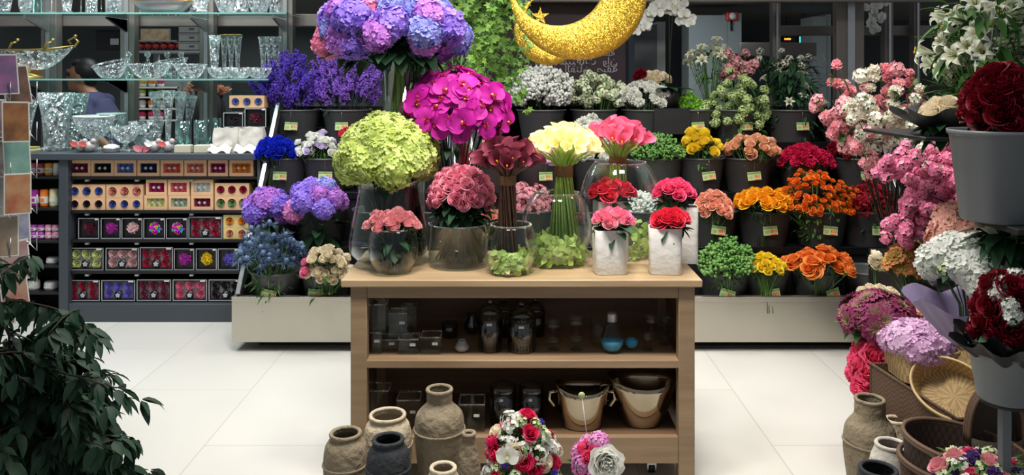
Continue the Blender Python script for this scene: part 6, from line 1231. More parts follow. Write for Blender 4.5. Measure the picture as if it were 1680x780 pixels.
# ================================================================== FOREGROUND, left
# ficus
FD = 1.95; root = empty('ficus_plant', (PX(22, FD), FD, 0), 'dark leafy ficus plant in the left foreground', 'potted plant'); reseed()
b = B(); b.lathe([(1e-5, 0), (.13, 0), (.17, .26), (.18, .26), (.18, .29), (.16, .29), (.15, .25), (1e-5, .24)], 32); b.obj('plant_pot', clay_black, root)
tr = B(); lf = [B(), B(), B()]
def branch(p, d, L, depth, r):
    pts = [p]; N = 6
    for i in range(N): d = (d+Vector((rr(-.18, .18), rr(-.18, .18), -.09 if depth else 0))).normalized(); p = p+d*L/N; pts.append(p)
    tr.tube(pts, [r*(1-.6*i/N) for i in range(N+1)], 5)
    if depth >= 1:
        for i in range(1, N+1):
            for q in range(5):
                a = rr(0, 2*PI); dd = Vector((math.cos(a), math.sin(a), rr(-1.1, .15)))+d*.4; base = pts[i]+dd.normalized()*.008
                random.choice(lf).leaf(base, dd+Vector((0, 0, -.25)), (rr(-.4, .4), rr(-.4, .4), 1), rr(.045, .07), rr(.02, .028), rr(.15, .5), .3, g=rr(0, 1))
    if depth < 2:
        for i in range(1, N+1):
            for q in range(2 if depth == 0 else 1):
                a = rr(0, 2*PI); branch(pts[i], Vector((math.cos(a), math.sin(a), rr(.0, .8) if depth == 0 else rr(-.3, .4))).normalized()*.8+d*.3, L*rr(.26, .40) if depth == 0 else L*.6, depth+1, r*.5)
for k in range(5): branch(Vector((rr(-.04, .04), rr(-.04, .04), .25)), Vector((rr(-.25, .25), rr(-.2, .2), 1)), rr(.42, .62), 0, .011)
for (dx, top) in ((.01, PZ(420, FD)), (.05, PZ(480, FD))): branch(Vector((dx*.5, 0, .5)), Vector((dx, -.02, 1)), top-.52, 1, .006)
tr.obj('trunk', bark, root)
for l_ in lf: tag(l_.obj('foliage', leaf_ficus, root), kind='stuff')
# greeting card rack
RD = 2.45; root = empty('card_rack', (PX(2, RD), RD, 0), 'wire spinner rack of greeting cards at the left edge', 'card rack')
b = B(); b.tube([(-.05, 0, 0), (-.05, 0, PZ(60, RD))], .012, 10); b.obj('pole', steel_rail, root); b = B(); b.lathe([(1e-5, 0), (.2, 0), (.2, .02), (1e-5, .03)], 28); o = b.obj('base', black_m, root); o.location = (-.05, 0, 0)
cards = [(6, 122, 'dark teal card with pink figure', '2f5a72', 'b06a9a'), (27, 140, 'photo card in browns', '8a6a5a', '3a2e28'), (8, 195, 'pale card with red flower', 'a89c9c', '8a5a5a'), (26, 200, 'orange brown card', 'b07a4a', '5a3a28'), (28, 256, 'sea green card', '5a8a80', '88aca0'), (7, 262, 'grey photo card', '8a8480', '5a5250'), (29, 318, 'yellow and red card', 'c0a070', '9a4a3a'), (6, 322, 'grey white card', 'aaa6a2', '7a7270'), (28, 372, 'white card with blue drawing', 'b0aeb4', '4a5a80'), (7, 388, 'beige card', 'b0a490', '8a7260'), (27, 428, 'pale pink card', 'b8a0a0', '8a5a5a'), (6, 446, 'red striped card', 'a85a58', 'c8b8b0'), (24, 480, 'cream and red card', 'b8a890', 'a05048'), (4, 500, 'faded pink card', 'a88888', '6a4a48')]
for i, (px, py, nm_, c1, c2) in enumerate(cards):
    D = RD-.05+.06*(i % 3); r = empty('greeting_card', W(px, py, D), nm_+' %s on the left card rack' % ('high up' if py < 160 else 'in the second row' if py < 230 else 'in the third row' if py < 300 else 'in the fourth row' if py < 350 else 'in the fifth row' if py < 410 else 'in the sixth row' if py < 460 else 'in the lowest visible row'), 'greeting card', 'greeting cards on the rack'); r.rotation_euler = (math.radians(-8), math.radians(rr(-5, 5)), math.radians(52 if px > 15 else 40))
    b = B(); b.box((-.038, -.001, -.062), (.038, .001, .062)); b.obj('card_sheet', white_card, r, False); b = B(); b.box((-.034, -.0022, -.057), (.034, -.001, .057)); b.obj('card_print', pr('card_print_%d' % i if False else 'card_print_'+c1+c2, c1, .3, col2=c2, vscale=16), r, False)
b = B()
for py in (160, 228, 290, 350, 412, 462):
    z = PZ(py, RD)
    for s_ in (0, 1): b.tube([(-.05, 0, z+.05), (.03+.03*s_, -.04+.08*s_, z+.02), (.06+.02*s_, -.05+.1*s_, z-.01), (.06+.02*s_, -.05+.1*s_, z+.05)], .002, 4)
b.obj('wire_pocket', steel_rail, root)

# ================================================================== POTS in front of the table
def pot(lab, px, D, prof, mat, cat='pot', name='clay_pot', ring=None, group=None, ymouth=None, handle=False):
    """prof: (radius px, y px) from mouth down to where it leaves the picture; then on to the floor"""
    k = D/F; pts = [(r*k, PZ(y, D)) for r, y in prof]; root = empty(name, (PX(px, D), D, 0), lab, cat, group)
    # smooth profile
    P = [(1e-5, 0.0)]+list(reversed(pts)); out = []
    for i in range(len(P)-1):
        p0 = P[max(i-1, 0)]; p1 = P[i]; p2 = P[i+1]; p3 = P[min(i+2, len(P)-1)]
        st = 6 if i > 1 else 1
        for s_ in range(st):
            t = s_/st; f_ = lambda a, b_, c_, d_: .5*((2*b_)+(-a+c_)*t+(2*a-5*b_+4*c_-d_)*t*t+(-a+3*b_-3*c_+d_)*t**3); out.append((max(1e-5, f_(p0[0], p1[0], p2[0], p3[0])), max(0, f_(p0[1], p1[1], p2[1], p3[1]))))
    out.append(P[-1]); t = .008; inn = [(max(1e-5, r-t), max(z, .02)) for r, z in reversed(out)]; r0, z0 = out[-1]
    b = B(); b.lathe(out+[(r0-t*.5, z0+.004)]+inn, 48, ripple=lambda a, z: 1+.012*nz((math.cos(a)*2, math.sin(a)*2, z*9))); b.obj('pot_body', mat, root)
    b = B(); b.tube([Vector(((r0-t*.4)*math.cos(2*PI*i/40), (r0-t*.4)*math.sin(2*PI*i/40), z0)) for i in range(41)], .007, 8, cap=False); b.obj('rim', mat, root)
    if ring: r_, y_ = ring; b = B(); b.tube([Vector((r_*k*math.cos(2*PI*i/48), r_*k*math.sin(2*PI*i/48), PZ(y_, D))) for i in range(49)], .0045, 6, cap=False); b.obj('raised_ring', mat, root)
    return root
GP = 'paper clay pots on the floor'
pot('tall tan clay jar with a narrow neck before the table', 721, 2.72, [(21, 640), (21, 652), (22, 662), (38, 680), (41, 705), (40, 725), (36, 760), (30, 810), (24, 880)], clay_tan, ring=(41, 703), group=GP)
pot('cream clay jar with a wide mouth behind the black one', 636, 2.78, [(29, 682), (30, 690), (36, 700), (40, 730), (38, 770), (30, 850)], clay_cream, ring=(39.5, 728), group=GP)
pot('black clay jar in front of the cream one', 637, 2.58, [(25, 722), (26, 730), (33, 742), (36, 765), (35, 800), (28, 890)], clay_black, ring=(36, 766), group=GP)
pot('tan clay jar at the left end of the floor pots', 567, 2.68, [(25, 712), (26, 720), (33, 732), (36, 760), (34, 800), (26, 870)], clay_tan, ring=(36, 760), group=GP)
pot('slim tan clay bottle right of the tall jar', 769, 2.62, [(11, 712), (11, 724), (13, 735), (18, 755), (20, 790), (17, 880)], clay_tan, group=GP, name='clay_bottle')
pot('small cream clay jar at the bottom edge before the tall jar', 727, 2.45, [(21, 769), (22, 775), (29, 792), (30, 820), (25, 920)], clay_cream, group=GP)
# posies by the bottom edge
def posyvase(px, D, r, h, lab):
    rt = empty('glass_vase', (PX(px, D), D, 0), lab, 'glass vase'); b = B(); b.lathe([(1e-5, 0), (r, 0), (r, h), (r-.004, h), (r-.004, .01), (1e-5, .01)], 30); b.obj('glass_body', clear, rt); b = B(); b.lathe([(1e-5, .011), (r-.005, .011), (r-.005, h*.5), (1e-5, h*.5)], 24); b.obj('water', water, rt)
D = 2.55; ZP = PZ(770, D)
rh = rose(P_('rose_magenta', 'b01040', 'e82860', 'f04a7c', .5), opened=.9); whs = fm('kalan', [m_white, stem_m], 'blossom_spray', 2); orw = fm('orchid', [m_white, m_creamg, m_yc], 'orchid_bloom', 1, R=.045); gs = fm('pompon', [P_('green_white_floret', 'a8c078', 'e8ecd0', 'd0e0a0', .7), leaf_m], 'green_floret', 2, R=.022, n=18); ch = rose(m_cream, opened=.5); vio = ruf(P_('violet_bloom', '3a2a88', '5a48b8', '7a68d0', .5), 'violet_bloom', 1, R=.018, n=26)
def mixed(i, p):
    return [('rose_bloom', rh[0]), ('blossom_spray', whs[0]), ('green_floret', gs[0]), ('rose_bloom', rh[1]), ('blossom_spray', whs[1]), ('green_floret', gs[1]), ('rose_bloom', ch[0]), ('blossom_spray', whs[0]), ('violet_bloom', vio[0]), ('blossom_spray', whs[1]), ('rose_bloom', rh[0])][i % 11]
bunch('mixed_posy', 'round posy of magenta roses, white orchids and white sprays before the table', 'flowers', 858, 728, D, 132, 106, mixed, 'bloom', 88, .82, .03, ry=.10, foot=.03, amax=2.3, nrm_up=0, fol=(120, leaf_m, .035, .016), folz=(-.5, .8), stems=stem_m, spread=.2)
r_ = [o for o in COL.objects if o.name.startswith('mixed_posy')][-1]; reseed(); z0 = PZ(733, D)-r_.location.z
for (px, py) in ((833, 722),): inst(orw[0], 'orchid_bloom', r_, (PX(px, D)-r_.location.x, -.115, PZ(py, D)-r_.location.z), orient((-.2, -1, .2), 0), .8)
posyvase(858, D, .045, ZP-.05, 'clear vase under the round mixed posy')
D = 2.5; pm = mop(m_hyd_pink, 'hydrangea_head', R=.045, n=70, fs=.22); pe = rose(m_white, 'peony_bloom', R=.04, n=30, opened=1.0, ruff=.10)
bunch('peony_posy', 'small posy of one white peony, pink hydrangea and pink roses', 'flowers', 973, 752, D, 74, 74, lambda i, p: [('hydrangea_head', pm[0]), ('rose_bloom', rose(m_hotpk, opened=.6)[0]), ('rose_bloom', rose(m_hotpk, opened=.6)[1])][i % 3], 'bloom', 26, .7, .03, ry=.07, foot=.02, amax=1.9, nrm_up=0, fol=(16, leaf_dark, .05, .03), folz=(-.5, .2))
r_ = [o for o in COL.objects if o.name.startswith('peony_posy')][-1]; q = lambda px, py, dy: (PX(px, D)-r_.location.x, dy, PZ(py, D)-r_.location.z)
inst(pe[0], 'peony_bloom', r_, q(990, 742, -.075), orient((.15, -1, .15)), 1.3); inst(pe[1], 'peony_bloom', r_, q(992, 775, -.07), orient((.15, -1, -.3)), .9)
posyvase(973, D, .04, PZ(775, D)-.05, 'clear vase under the small peony posy')
rt = empty('price_stick', W(966, 728, 2.56), 'thin price stick rising from the small peony posy', 'price stick'); b = B(); b.tube([(0, 0, -.02), (-.022, 0, .15)], .0015, 5); b.obj('stick', white_card, rt); b = B(); b.lathe([(1e-5, 0), (.011, 0), (.011, .002), (1e-5, .002)], 16); o = b.obj('round_tag', card_m, rt); o.rotation_euler = (PI/2, 0, 0); o.location = (-.023, 0, .155)

# ================================================================== RIGHT SIDE
blk_wrap = pr('black_wrap', '17181b', .45, var=.3, bump=.4, bscale=14, bdist=.01); lav_wrap = pr('lavender_paper', '9a8cb0', .6, var=.1, bump=.4, bscale=10, bdist=.008)
# side display: black steps carrying the buckets that face the aisle
root = empty('side_flower_stand', (2.45, 3.2, 0), 'dark stepped stand along the right side carrying buckets and baskets', 'flower stand')
def rb_(x0, x1, y0, y1, z0, z1, nm, m=black_soft): b = B(); r0 = root.location; b.box(Vector((x0, y0, z0))-r0, Vector((x1, y1, z1))-r0); return sharp(bevel(b.obj(nm, m, root, False), .004))
rb_(1.5, 2.5, 2.35, 2.68, 1.085, 1.105, 'top_shelf'); rb_(1.46, 2.5, 2.8, 3.3, PZ(222, 2.9)-.014, PZ(222, 2.9), 'upper_shelf', blk_wrap); rb_(1.95, 2.5, 2.3, 3.9, 0, .02, 'base_plate'); rb_(1.85, 2.5, 2.3, 3.9, .64, .66, 'middle_shelf'); rb_(2.42, 2.5, 2.3, 4.3, .02, 2.0, 'back_sheet')
for y in (2.3, 3.25): rb_(1.9, 1.94, y, y+.04, .02, 1.085, 'support_post', steel_rail)
def gb(lab, px, D, r, zb, h, wr=1): return bucket(lab, px, D, zb, r, h, tagged=False, mat=bucket_lt)
# dark red roses in the big grey bucket (top right)
zb = PZ(350, 2.5); gb('big light grey bucket under the dome of dark red roses, right edge', 1636, 2.5, px2(150, 2.4), 1.106, PZ(216, 2.4)-1.106+.0)
bunch('rose_dome', 'large dome of dark red roses at the right edge', 'flowers', 1648, 158, 2.5, 142, 122, rose(m_darkred, 'rose_bloom', 3, opened=.8), 'rose_bloom', 64, 1.25, 1.15, ry=.14, foot=.05, amax=1.6, nrm_up=.1, fol=(40, leaf_dark, .08, .04), folz=(-.5, 0), jit=.05)
# white rose bouquet in black wrap on a plate
def wrap(parent, c, r0, r1, h, mat, nm='wrapping_paper', fr=.06, waves=7, tilt=0):
    b = B(); ph = rr(0, 6)
    def fn(u, v): a = u*PI; r = (r0+(r1-r0)*v**.8)*(1+fr*v*math.sin(waves*a+ph)+.03*math.sin(13*a)); return Vector(c)+Vector((r*math.cos(a), r*.85*math.sin(a), h*v*(1+fr*1.2*math.sin(waves*a+ph+1))-tilt*math.cos(a)*v))
    b.patch(fn, 64, 6); return b.obj(nm, mat, parent)
D = 2.9; rt = bunch('white_rose_bouquet', 'white rose bouquet in black wrapping beside the dark red roses', 'bouquet', 1548, 186, D, 84, 66, lambda i, p: ('rose_bloom', rose(m_cream, R=.045, opened=.7)[i % 2]), 'rose_bloom', 16, .82, 1.345, ry=.09, foot=.02, amax=1.3, fol=(44, leaf_dark, .09, .045), folz=(-.5, .3)); wrap(rt, (0, 0, PZ(220, D)-1.34), .03, .165, .08, blk_wrap, fr=.16)
# white lilies top right
bunch('lily_bunch', 'starry white lily bunch with glossy leaves in the top right corner', 'flowers', 1610, 60, 2.95, 168, 170, fm('lily', [m_lil, leaf_m, m_yc], 'lily_bloom', 3, R=.052), 'lily_bloom', 40, .95, 1.36, ry=.2, foot=.04, jit=.3, amax=1.6, fol=(260, leaf_m, .11, .03), folz=(-.9, .9), nrm_up=.1)
bucket('dark bucket holding the white lilies in the top right corner', 1625, 2.98, PZ(222, 2.9)+.001, .11, .18, tagged=False)
bunch('white_stock_bunch', 'white stock spikes below the lilies behind the red rose dome', 'flowers', 1575, 105, 3.1, 70, 90, fm('pompon', [m_bloswh, leaf_m], 'blossom_cluster', 2, R=.03, n=22), 'blossom_cluster', 18, .95, 1.36, ry=.1, foot=.03, jit=.5, fol=(110, leaf_m, .07, .016), folz=(-.9, .8))
rt = empty('price_stick', W(1600, 118, 2.7), 'white price tag on a stick above the dark red roses', 'price stick'); b = B(); b.tube([(0, 0, -.12), (0, 0, .04)], .0018, 5); b.obj('stick', white_card, rt); b = B(); b.box((-.014, -.002, .04), (.014, .001, .055)); b.obj('tag_card', white_card, rt, False); b = B()
for i in range(3): b.box((-.008+.006*i, -.003, .044), (-.0045+.006*i, -.002, .051))
b.obj('tag_marks', black_m, rt, False)
# carnation / cherry branches
def branches(lab, D, base, ends, mats_mesh, n_each, r=.004, spread=.05, sc=1.0, name='blossom_branches', leafs=0, part='blossom_cluster'):
    reseed(); x, y, z = base; root = empty(name, base, lab, 'flowers'); bb = B(); lf_ = B()
    for (px, py, dd) in ends:
        e = W(px, py, D+dd)-Vector(base); mid = e*.55+Vector((0, 0, .12)); pts = [Vector((0, 0, 0)).lerp(mid, t/5) for t in range(5)]+[mid.lerp(e, t/6) for t in range(7)]; bb.tube(pts, [r*(1-.06*i) for i in range(len(pts))], 5)
        for k in range(n_each):
            t = rr(.45, 1.0)**.8; i = min(int(t*(len(pts)-1)), len(pts)-2); p = pts[i].lerp(pts[i+1], t*(len(pts)-1)-i)+Vector((rr(-1, 1), rr(-1, 1), rr(-1, 1)))*spread
            m_ = random.choice(mats_mesh); inst(m_, part, root, p, orient((rr(-1, 1), -1+rr(-.5, .5), rr(-.3, 1))), sc*rr(.75, 1.2)); bb.tube([pts[i], p], .0018, 4)
        for k in range(leafs): i = random.randrange(5, len(pts)); lf_.leaf(pts[i], (rr(-1, 1), rr(-1, 1), rr(-1, 1)), (0, 0, 1), .05, .02, .3, g=rr(0, 1))
    tag(bb.obj('twigs', bark, root), kind='stuff')
    if lf_.v: tag(lf_.obj('foliage', leaf_m, root), kind='stuff')
    return root
pomp = lambda m, R=.036, n=26: fm('pompon', [m, leaf_m], 'blossom_cluster', 2, R=R, n=n)
RC = ruf(m_blosp, 'carnation_cluster', 2, R=.034, n=30)+pomp(m_blosp); RW = ruf(m_bloswh, 'carnation_cluster', 2, R=.034, n=30)+pomp(m_bloswh)
x = PX(1475, 4.15)
branches('salmon pink carnation branches fanning out over the right end of the stand', 4.1, (x, 4.25, .62), [(1340, 172, .1), (1350, 90, .2), (1380, 115, .1), (1392, 196, -.1), (1414, 250, -.15), (1450, 115, .1), (1470, 108, 0), (1500, 120, .1), (1520, 140, .1), (1430, 140, 0), (1490, 165, -.1), (1440, 215, -.1), (1370, 205, 0), (1365, 165, 0)], RC, 7, leafs=8, sc=.92)
branches('creamy white carnation branches in the middle of the pink ones', 4.0, (x+.03, 4.22, .62), [(1390, 140, 0), (1400, 180, -.1), (1425, 165, 0), (1445, 190, -.1), (1470, 150, 0), (1490, 190, -.1), (1520, 175, 0), (1475, 215, -.1), (1415, 120, .1), (1500, 140, 0)], RW, 9, leafs=6, sc=.92)
gb_ = bucket('dark bucket holding the pink and white carnation branches', 1475, 4.2, .60, .14, .3, tagged=False, cx=x, cy=4.25)
b = B(); b.box((-.2, -.2, .0), (.2, .2, .6)); tag(sharp(bevel(b.obj('black_plinth', black_soft, None, False), .005)), 'black plinth under the bucket of carnation branches', 'plinth').location = (2.2, 4.25, 0)
gb_.location.x = 2.2; [setattr(o, 'location', Vector((2.2, 4.25, .62))) for o in COL.objects if o.name.startswith('blossom_branches') and not o.parent and o.location.y > 4.2 and False]
CB = pomp(m_blos)
branches('bright pink cherry blossom branches drooping at the right', 3.5, (PX(1600, 3.45), 3.45, .95), [(1450, 275, 0), (1470, 290, .1), (1480, 345, 0), (1465, 375, -.1), (1475, 390, 0), (1510, 310, 0), (1500, 350, 0), (1540, 280, .1), (1560, 300, 0), (1580, 330, -.1), (1600, 350, -.1), (1560, 255, .1), (1530, 335, 0), (1610, 300, 0)], CB, 13, spread=.045, sc=.78, leafs=1)
branches('pale cream blossom twigs above the bright pink blossoms', 3.6, (PX(1590, 3.6), 3.6, .95), [(1500, 255, 0), (1520, 265, 0), (1545, 262, 0), (1560, 268, .1), (1525, 240, .1)], pomp(m_bloswh)+CB, 6, spread=.05, sc=.65)
bucket('dark bucket in shade holding the cherry blossom branches', 1600, 3.5, .661, .13, .3, tagged=False, cx=PX(1600, 3.5), cy=3.5)
# peach hydrangeas, cabbages
bunch('hydrangea_bunch', 'faded peach and pink hydrangeas under the blossom branches', 'flowers', 1582, 382, 3.0, 108, 96, mop(m_peachh, R=.07, n=120), 'hydrangea_head', 10, .95, .7, ry=.13, foot=.04, amax=1.5, fol=(18, leaf_m, .09, .04))
bunch('lily_bunch', 'half open cream lily with dark leaves below the big grey bucket', 'flowers', 1650, 372, 2.55, 84, 50, fm('lily', [m_lil, leaf_m, m_yc], 'lily_bloom', 1, R=.07, closed=.45), 'lily_bloom', 5, 1.0, .8, ry=.08, foot=.03, amax=1.3, fol=(70, leaf_dark, .11, .045), folz=(-1.2, .1))
cabO = fm('cabbage', [m_cabo], 'cabbage_head', 2, R=.05); cabP = fm('cabbage', [m_cabp], 'cabbage_head', 3, R=.05)
bunch('ornamental_cabbage_bunch', 'green and orange ornamental cabbages right of the empty bucket', 'flowers', 1494, 418, 3.55, 112, 70, cabO, 'cabbage_head', 24, .98, .45, ry=.12, foot=.04, amax=1.5, fol=(20, leaf_m), nrm_up=.0)
bunch('ornamental_cabbage_bunch', 'purple ornamental cabbage dome with green hearts on the right', 'flowers', 1444, 505, 3.3, 162, 84, lambda i, p: cabP[i % 3], 'cabbage_head', 44, .92, .28, ry=.17, foot=.03, amax=1.55, fol=(60, leaf_m, .06, .03), folz=(-.4, 0), nrm_up=-.05)
bunch('rose_bunch', 'white roses topping the purple cabbage dome', 'flowers', 1440, 478, 3.5, 70, 24, rose(m_cream), 'rose_bloom', 10, 1.0, .3, foot=.02)
bunch('rose_bunch', 'white rose leaning beside the orange cabbages', 'flowers', 1436, 430, 3.75, 22, 44, rose(m_cream), 'rose_bloom', 4, 1.0, .5, foot=.01)
bunch('peony_bunch', 'hot pink peonies at the aisle edge under the purple cabbages', 'flowers', 1428, 596, 3.25, 86, 96, rose(m_peon, 'peony_bloom', 3, R=.06, n=26, opened=1.0, ruff=.13), 'peony_bloom', 14, .92, .2, ry=.11, foot=.03, amax=1.9, nrm_up=0, stems=stem_dark, fol=(10, leaf_dark))
bunch('carnation_bunch', 'coral pink ruffled blooms beside the small straw basket', 'flowers', 1523, 503, 3.2, 32, 40, ruf(m_salmonr, 'carnation_bloom', 2, R=.04, n=46, teeth=4), 'carnation_bloom', 6, .9, .5, foot=.01)
gvv = gv('glass_vase', 'tall clear vase with dark stems under the purple cabbages', 1436, 3.3, [(px2(56, 3.3), 0), (px2(54, 3.3), .3), (px2(60, 3.3), .44)], wl=.2, z0=.012); gvv2 = gv('glass_vase', 'clear vase of dark stems behind the tan floor jar', 1452, 3.08, [(px2(50, 3.08), 0), (px2(50, 3.08), .12), (px2(40, 3.08), .26)], smoky, z0=.0)
# baskets
def basket(name, lab, c, rx, ry, h, mat, rot=(0, 0, 0), rim_m=None, flare=1.15, n=48, thick=.006, square=0, group=None, rimr=.006):
    root = empty(name, c, lab, 'basket', group); root.rotation_euler = rot; b = B(); P = [(1e-5, 0), (1, 0), (1+(flare-1)*.5, h*.5), (flare, h), (flare-thick/rx, h), (1+(flare-1)*.45-thick/rx, h*.5), (1-thick/rx, thick), (1e-5, thick)]
    def rp(a, z): return (abs(math.cos(a))**square+abs(math.sin(a))**square)**(-1/square) if square else 1
    b.lathe([(r if r > .01 else r, z) for r, z in P], n, sx=rx, sy=ry, ripple=rp); o = b.obj('woven_body', mat, root); sharp(o, 50)
    pts = []
    for i in range(61): a = 2*PI*i/60; q = rp(a, 0); pts.append(Vector((flare*rx*q*math.cos(a), flare*ry*q*math.sin(a), h)))
    for k in range(2): b = B(); b.tube([p+Vector((0, 0, -.008*k)) for p in pts], rimr, 6, cap=False); b.obj('rim', rim_m or mat, root)
    return root
D = 2.95; c = W(1548, 640, D)
q = Matrix.Rotation(.95, 4, 'X') @ Matrix.Rotation(-.0, 4, 'Y')
def tiltb(lab, px, py, D, rx, ry, h, nrm, roll=0, mat=straw, grp='tilted straw baskets'):
    r = basket('straw_basket', lab, W(px, py, D), rx, ry, h, mat, rim_m=straw, group=grp, flare=1.1, rimr=.005); r.rotation_mode = 'QUATERNION'; r.rotation_quaternion = Vector(nrm).to_track_quat('Z', 'Y') @ Quaternion((0, 0, 1), roll); return r
NB = (-.50, -.62, .60)
tiltb('oval straw basket tilted to show its woven inside', 1566, 652, 2.92, .125, .095, .09, NB, -.35); tiltb('second straw basket nested behind the tilted one', 1578, 664, 2.99, .125, .095, .09, NB, -.35); 
r = tiltb('third straw basket with rim peeping out by the black wrapped bouquet', 1590, 604, 3.15, .10, .08, .08, (-.3, -.5, .8), -.3)
zq = .66
basket('straw_basket', 'square straw basket under the lilac hydrangea', (PX(1508, 3.1), 3.1, PZ(635, 2.98)), px2(88, 3.0), .10, PZ(583, 2.98)-PZ(635, 2.98), straw, square=5, flare=1.12, n=64)
bunch('hydrangea_bunch', 'lilac and pale pink hydrangea in the square straw basket', 'flowers', 1504, 557, 3.08, 120, 52, mop(m_hyd_lil, R=.07, n=140, fs=.26), 'hydrangea_head', 12, .92, PZ(625, 3.08), ry=.13, foot=.04, amax=1.5, fol=(14, leaf_m, .07, .04))
basket('straw_basket', 'small square straw basket below the lavender paper bouquet', (PX(1556, 3.3), 3.3, PZ(536, 3.3)), px2(40, 3.3), .06, PZ(504, 3.3)-PZ(536, 3.3), straw, square=5, n=64)
rt = empty('orange_blue_box', (PX(1562, 3.32), 3.32, PZ(574, 3.32)), 'small orange and blue striped box under the small straw basket', 'box'); b = B(); b.box((-.055, -.04, 0), (.055, .06, .095)); b.obj('carton', pr('steel_blue', '5a7080', .6, var=.2), rt, False); b = B(); b.box((-.056, -.042, .04), (.056, .062, .07)); b.obj('orange_band', pr('orange_band', 'c0582c', .6, var=.2), rt, False)
# brown woven box, cut lower at the front
rt = empty('brown_basket_box', (PX(1535, 2.95), 2.95, .0), 'large dark brown woven box with slanted side under the straw baskets', 'basket'); k = 2.8/F; xa, xb = -.155, .21; zt1 = PZ(636, 2.9); zt0 = PZ(684, 2.8); b = B()
def slab(pts, th):
    o_ = len(b.v); 
    for p in pts: b.vert(p)
    for p in pts: b.vert(Vector(p)+Vector(th))
    n = len(pts); b.face(tuple(o_+i for i in range(n))); b.face(tuple(o_+n+i for i in reversed(range(n))))
    for i in range(n): j = (i+1) % n; b.face((o_+i, o_+n+i, o_+n+j, o_+j))
yf, yb = -.17, .2
slab([(xa, yb, .02), (xa+.14, yf, .02), (xa+.14, yf, zt0), (xa, yb, zt1)], (.008, 0, 0)); b2 = b; b2.obj('side_panel', boxweave, rt, False); b = B()
slab([(xa+.14, yf, .02), (xb+.14, yf, .02), (xb+.14, yf, zt0), (xa+.14, yf, zt0)], (0, .008, 0)); b.obj('front_panel', boxweave, rt, False); b = B()
slab([(xa, yb, .02), (xb, yb, .02), (xb, yb, zt1), (xa, yb, zt1)], (0, -.008, 0)); b.obj('back_panel', boxweave, rt, False); b = B()
slab([(xb, yb, .02), (xb+.14, yf, .02), (xb+.14, yf, zt0), (xb, yb, zt1)], (-.008, 0, 0)); b.obj('side_panel', boxweave, rt, False); b = B(); b.tube([(xa, yb, zt1), (xa+.14, yf, zt0), (xb+.14, yf, zt0)], .006, 6); b.obj('rim', boxweave, rt); b = B(); slab([(xa, yb, .02), (xa+.14, yf, .02), (xb+.14, yf, .02), (xb, yb, .02)], (0, 0, .008)); b.obj('bottom_panel', boxweave, rt, False)
# round brown baskets stacked
D = 2.42; r = basket('round_brown_basket', 'large round dark brown basket, upper of the stacked pair', (PX(1575, D), D, PZ(783, D)+.00), .158, .135, .105, darkweave, rim_m=brownweave, flare=1.12, group='stacked round brown baskets', rimr=.007); r.rotation_euler = (.05, .13, 0)
r = basket('round_brown_basket', 'large round brown basket under the upper one', (PX(1572, D), D+.01, PZ(812, D)), .156, .135, .09, brownweave, flare=1.1, group='stacked round brown baskets', rimr=.007); r.rotation_euler = (.03, .08, 0)
b = B(); b.box((-.2, -.14, 0), (.2, .16, PZ(816, D)-.012)); tag(sharp(bevel(b.obj('low_crate', boxweave, None, False), .006)), 'low brown crate under the stacked round baskets', 'crate').location = (PX(1572, D), D, 0)
# handle baskets at the right
def hb(lab, px, py, D, r_):
    rt = empty('handle_basket', W(px, py, D), lab, 'basket', 'dark baskets with tall round handles'); b = B(); b.lathe([(1e-5, 0), (r_, 0), (r_*1.05, .08), (r_*.98, .08), (r_*.95, .008), (1e-5, .008)], 40, sy=.6); b.obj('woven_body', darkweave, rt)
    for k in range(3): b = B(); b.tube([Vector((r_*math.cos(a)*1.02, .012*(k-1), .06+.175*math.sin(a)**.75)) for a in [PI*i/30 for i in range(31)]], .0065, 6); b.obj('hoop_handle', brownweave, rt)
    b = B(); b.patch(lambda u, v: Vector((r_*.97*math.cos((u+1)*PI/2), .02, .055+.165*v*max(0, math.sin((u+1)*PI/2))**.75)), 30, 4); b.obj('woven_back', darkweave, rt); return rt
hb('dark basket with hoop handle, nearer one beside the mixed flowers', 1632, 757, 2.5, .085); hb('dark basket with hoop handle behind, at the right edge', 1663, 750, 2.66, .10)
b = B(); b.box((-.13, -.1, 0), (.17, .2, PZ(759, 2.5))); tag(sharp(bevel(b.obj('basket_crate', boxweave, None, False), .006)), 'brown crate carrying the two hoop handle baskets', 'crate').location = (PX(1648, 2.55), 2.56, 0)
rt = empty('price_stick', W(1646, 745, 2.3), 'white price stick before the dark handle baskets', 'price stick'); b = B(); b.tube([(0, 0, -.03), (-.003, 0, .095)], .002, 5); b.obj('stick', white_card, rt); b = B(); b.ball((-.003, 0, .097), .004, 6, 4); b.obj('stick_tip', white_card, rt)
# mixed flowers bottom right
tl = ruf(P_('trachelium', '3c2a58', '5c4484', '7a62a0', .6), 'purple_bloom', 1, R=.024, n=36); hp = ruf(m_hotpk, 'carnation_bloom', 1, R=.026, n=40)
bunch('mixed_bouquet', 'mixed bouquet of mint, purple and pink blooms in the bottom right corner', 'bouquet', 1612, 772, 2.25, 160, 66, lambda i, p: [('mint_bloom', gs[0]), ('purple_bloom', tl[0]), ('rose_bloom', rose(m_palepk)[0]), ('mint_bloom', gs[1]), ('purple_bloom', tl[0]), ('blossom_spray', whs[0]), ('carnation_bloom', hp[0])][i % 7], 'bloom', 48, .88, .1, ry=.10, foot=.03, amax=1.4, fol=(160, leaf_m, .05, .012), folz=(-.3, .9))
bucket('grey bucket under the mixed bouquet in the bottom right corner', 1612, 2.25, .0, .12, .27, tagged=False)
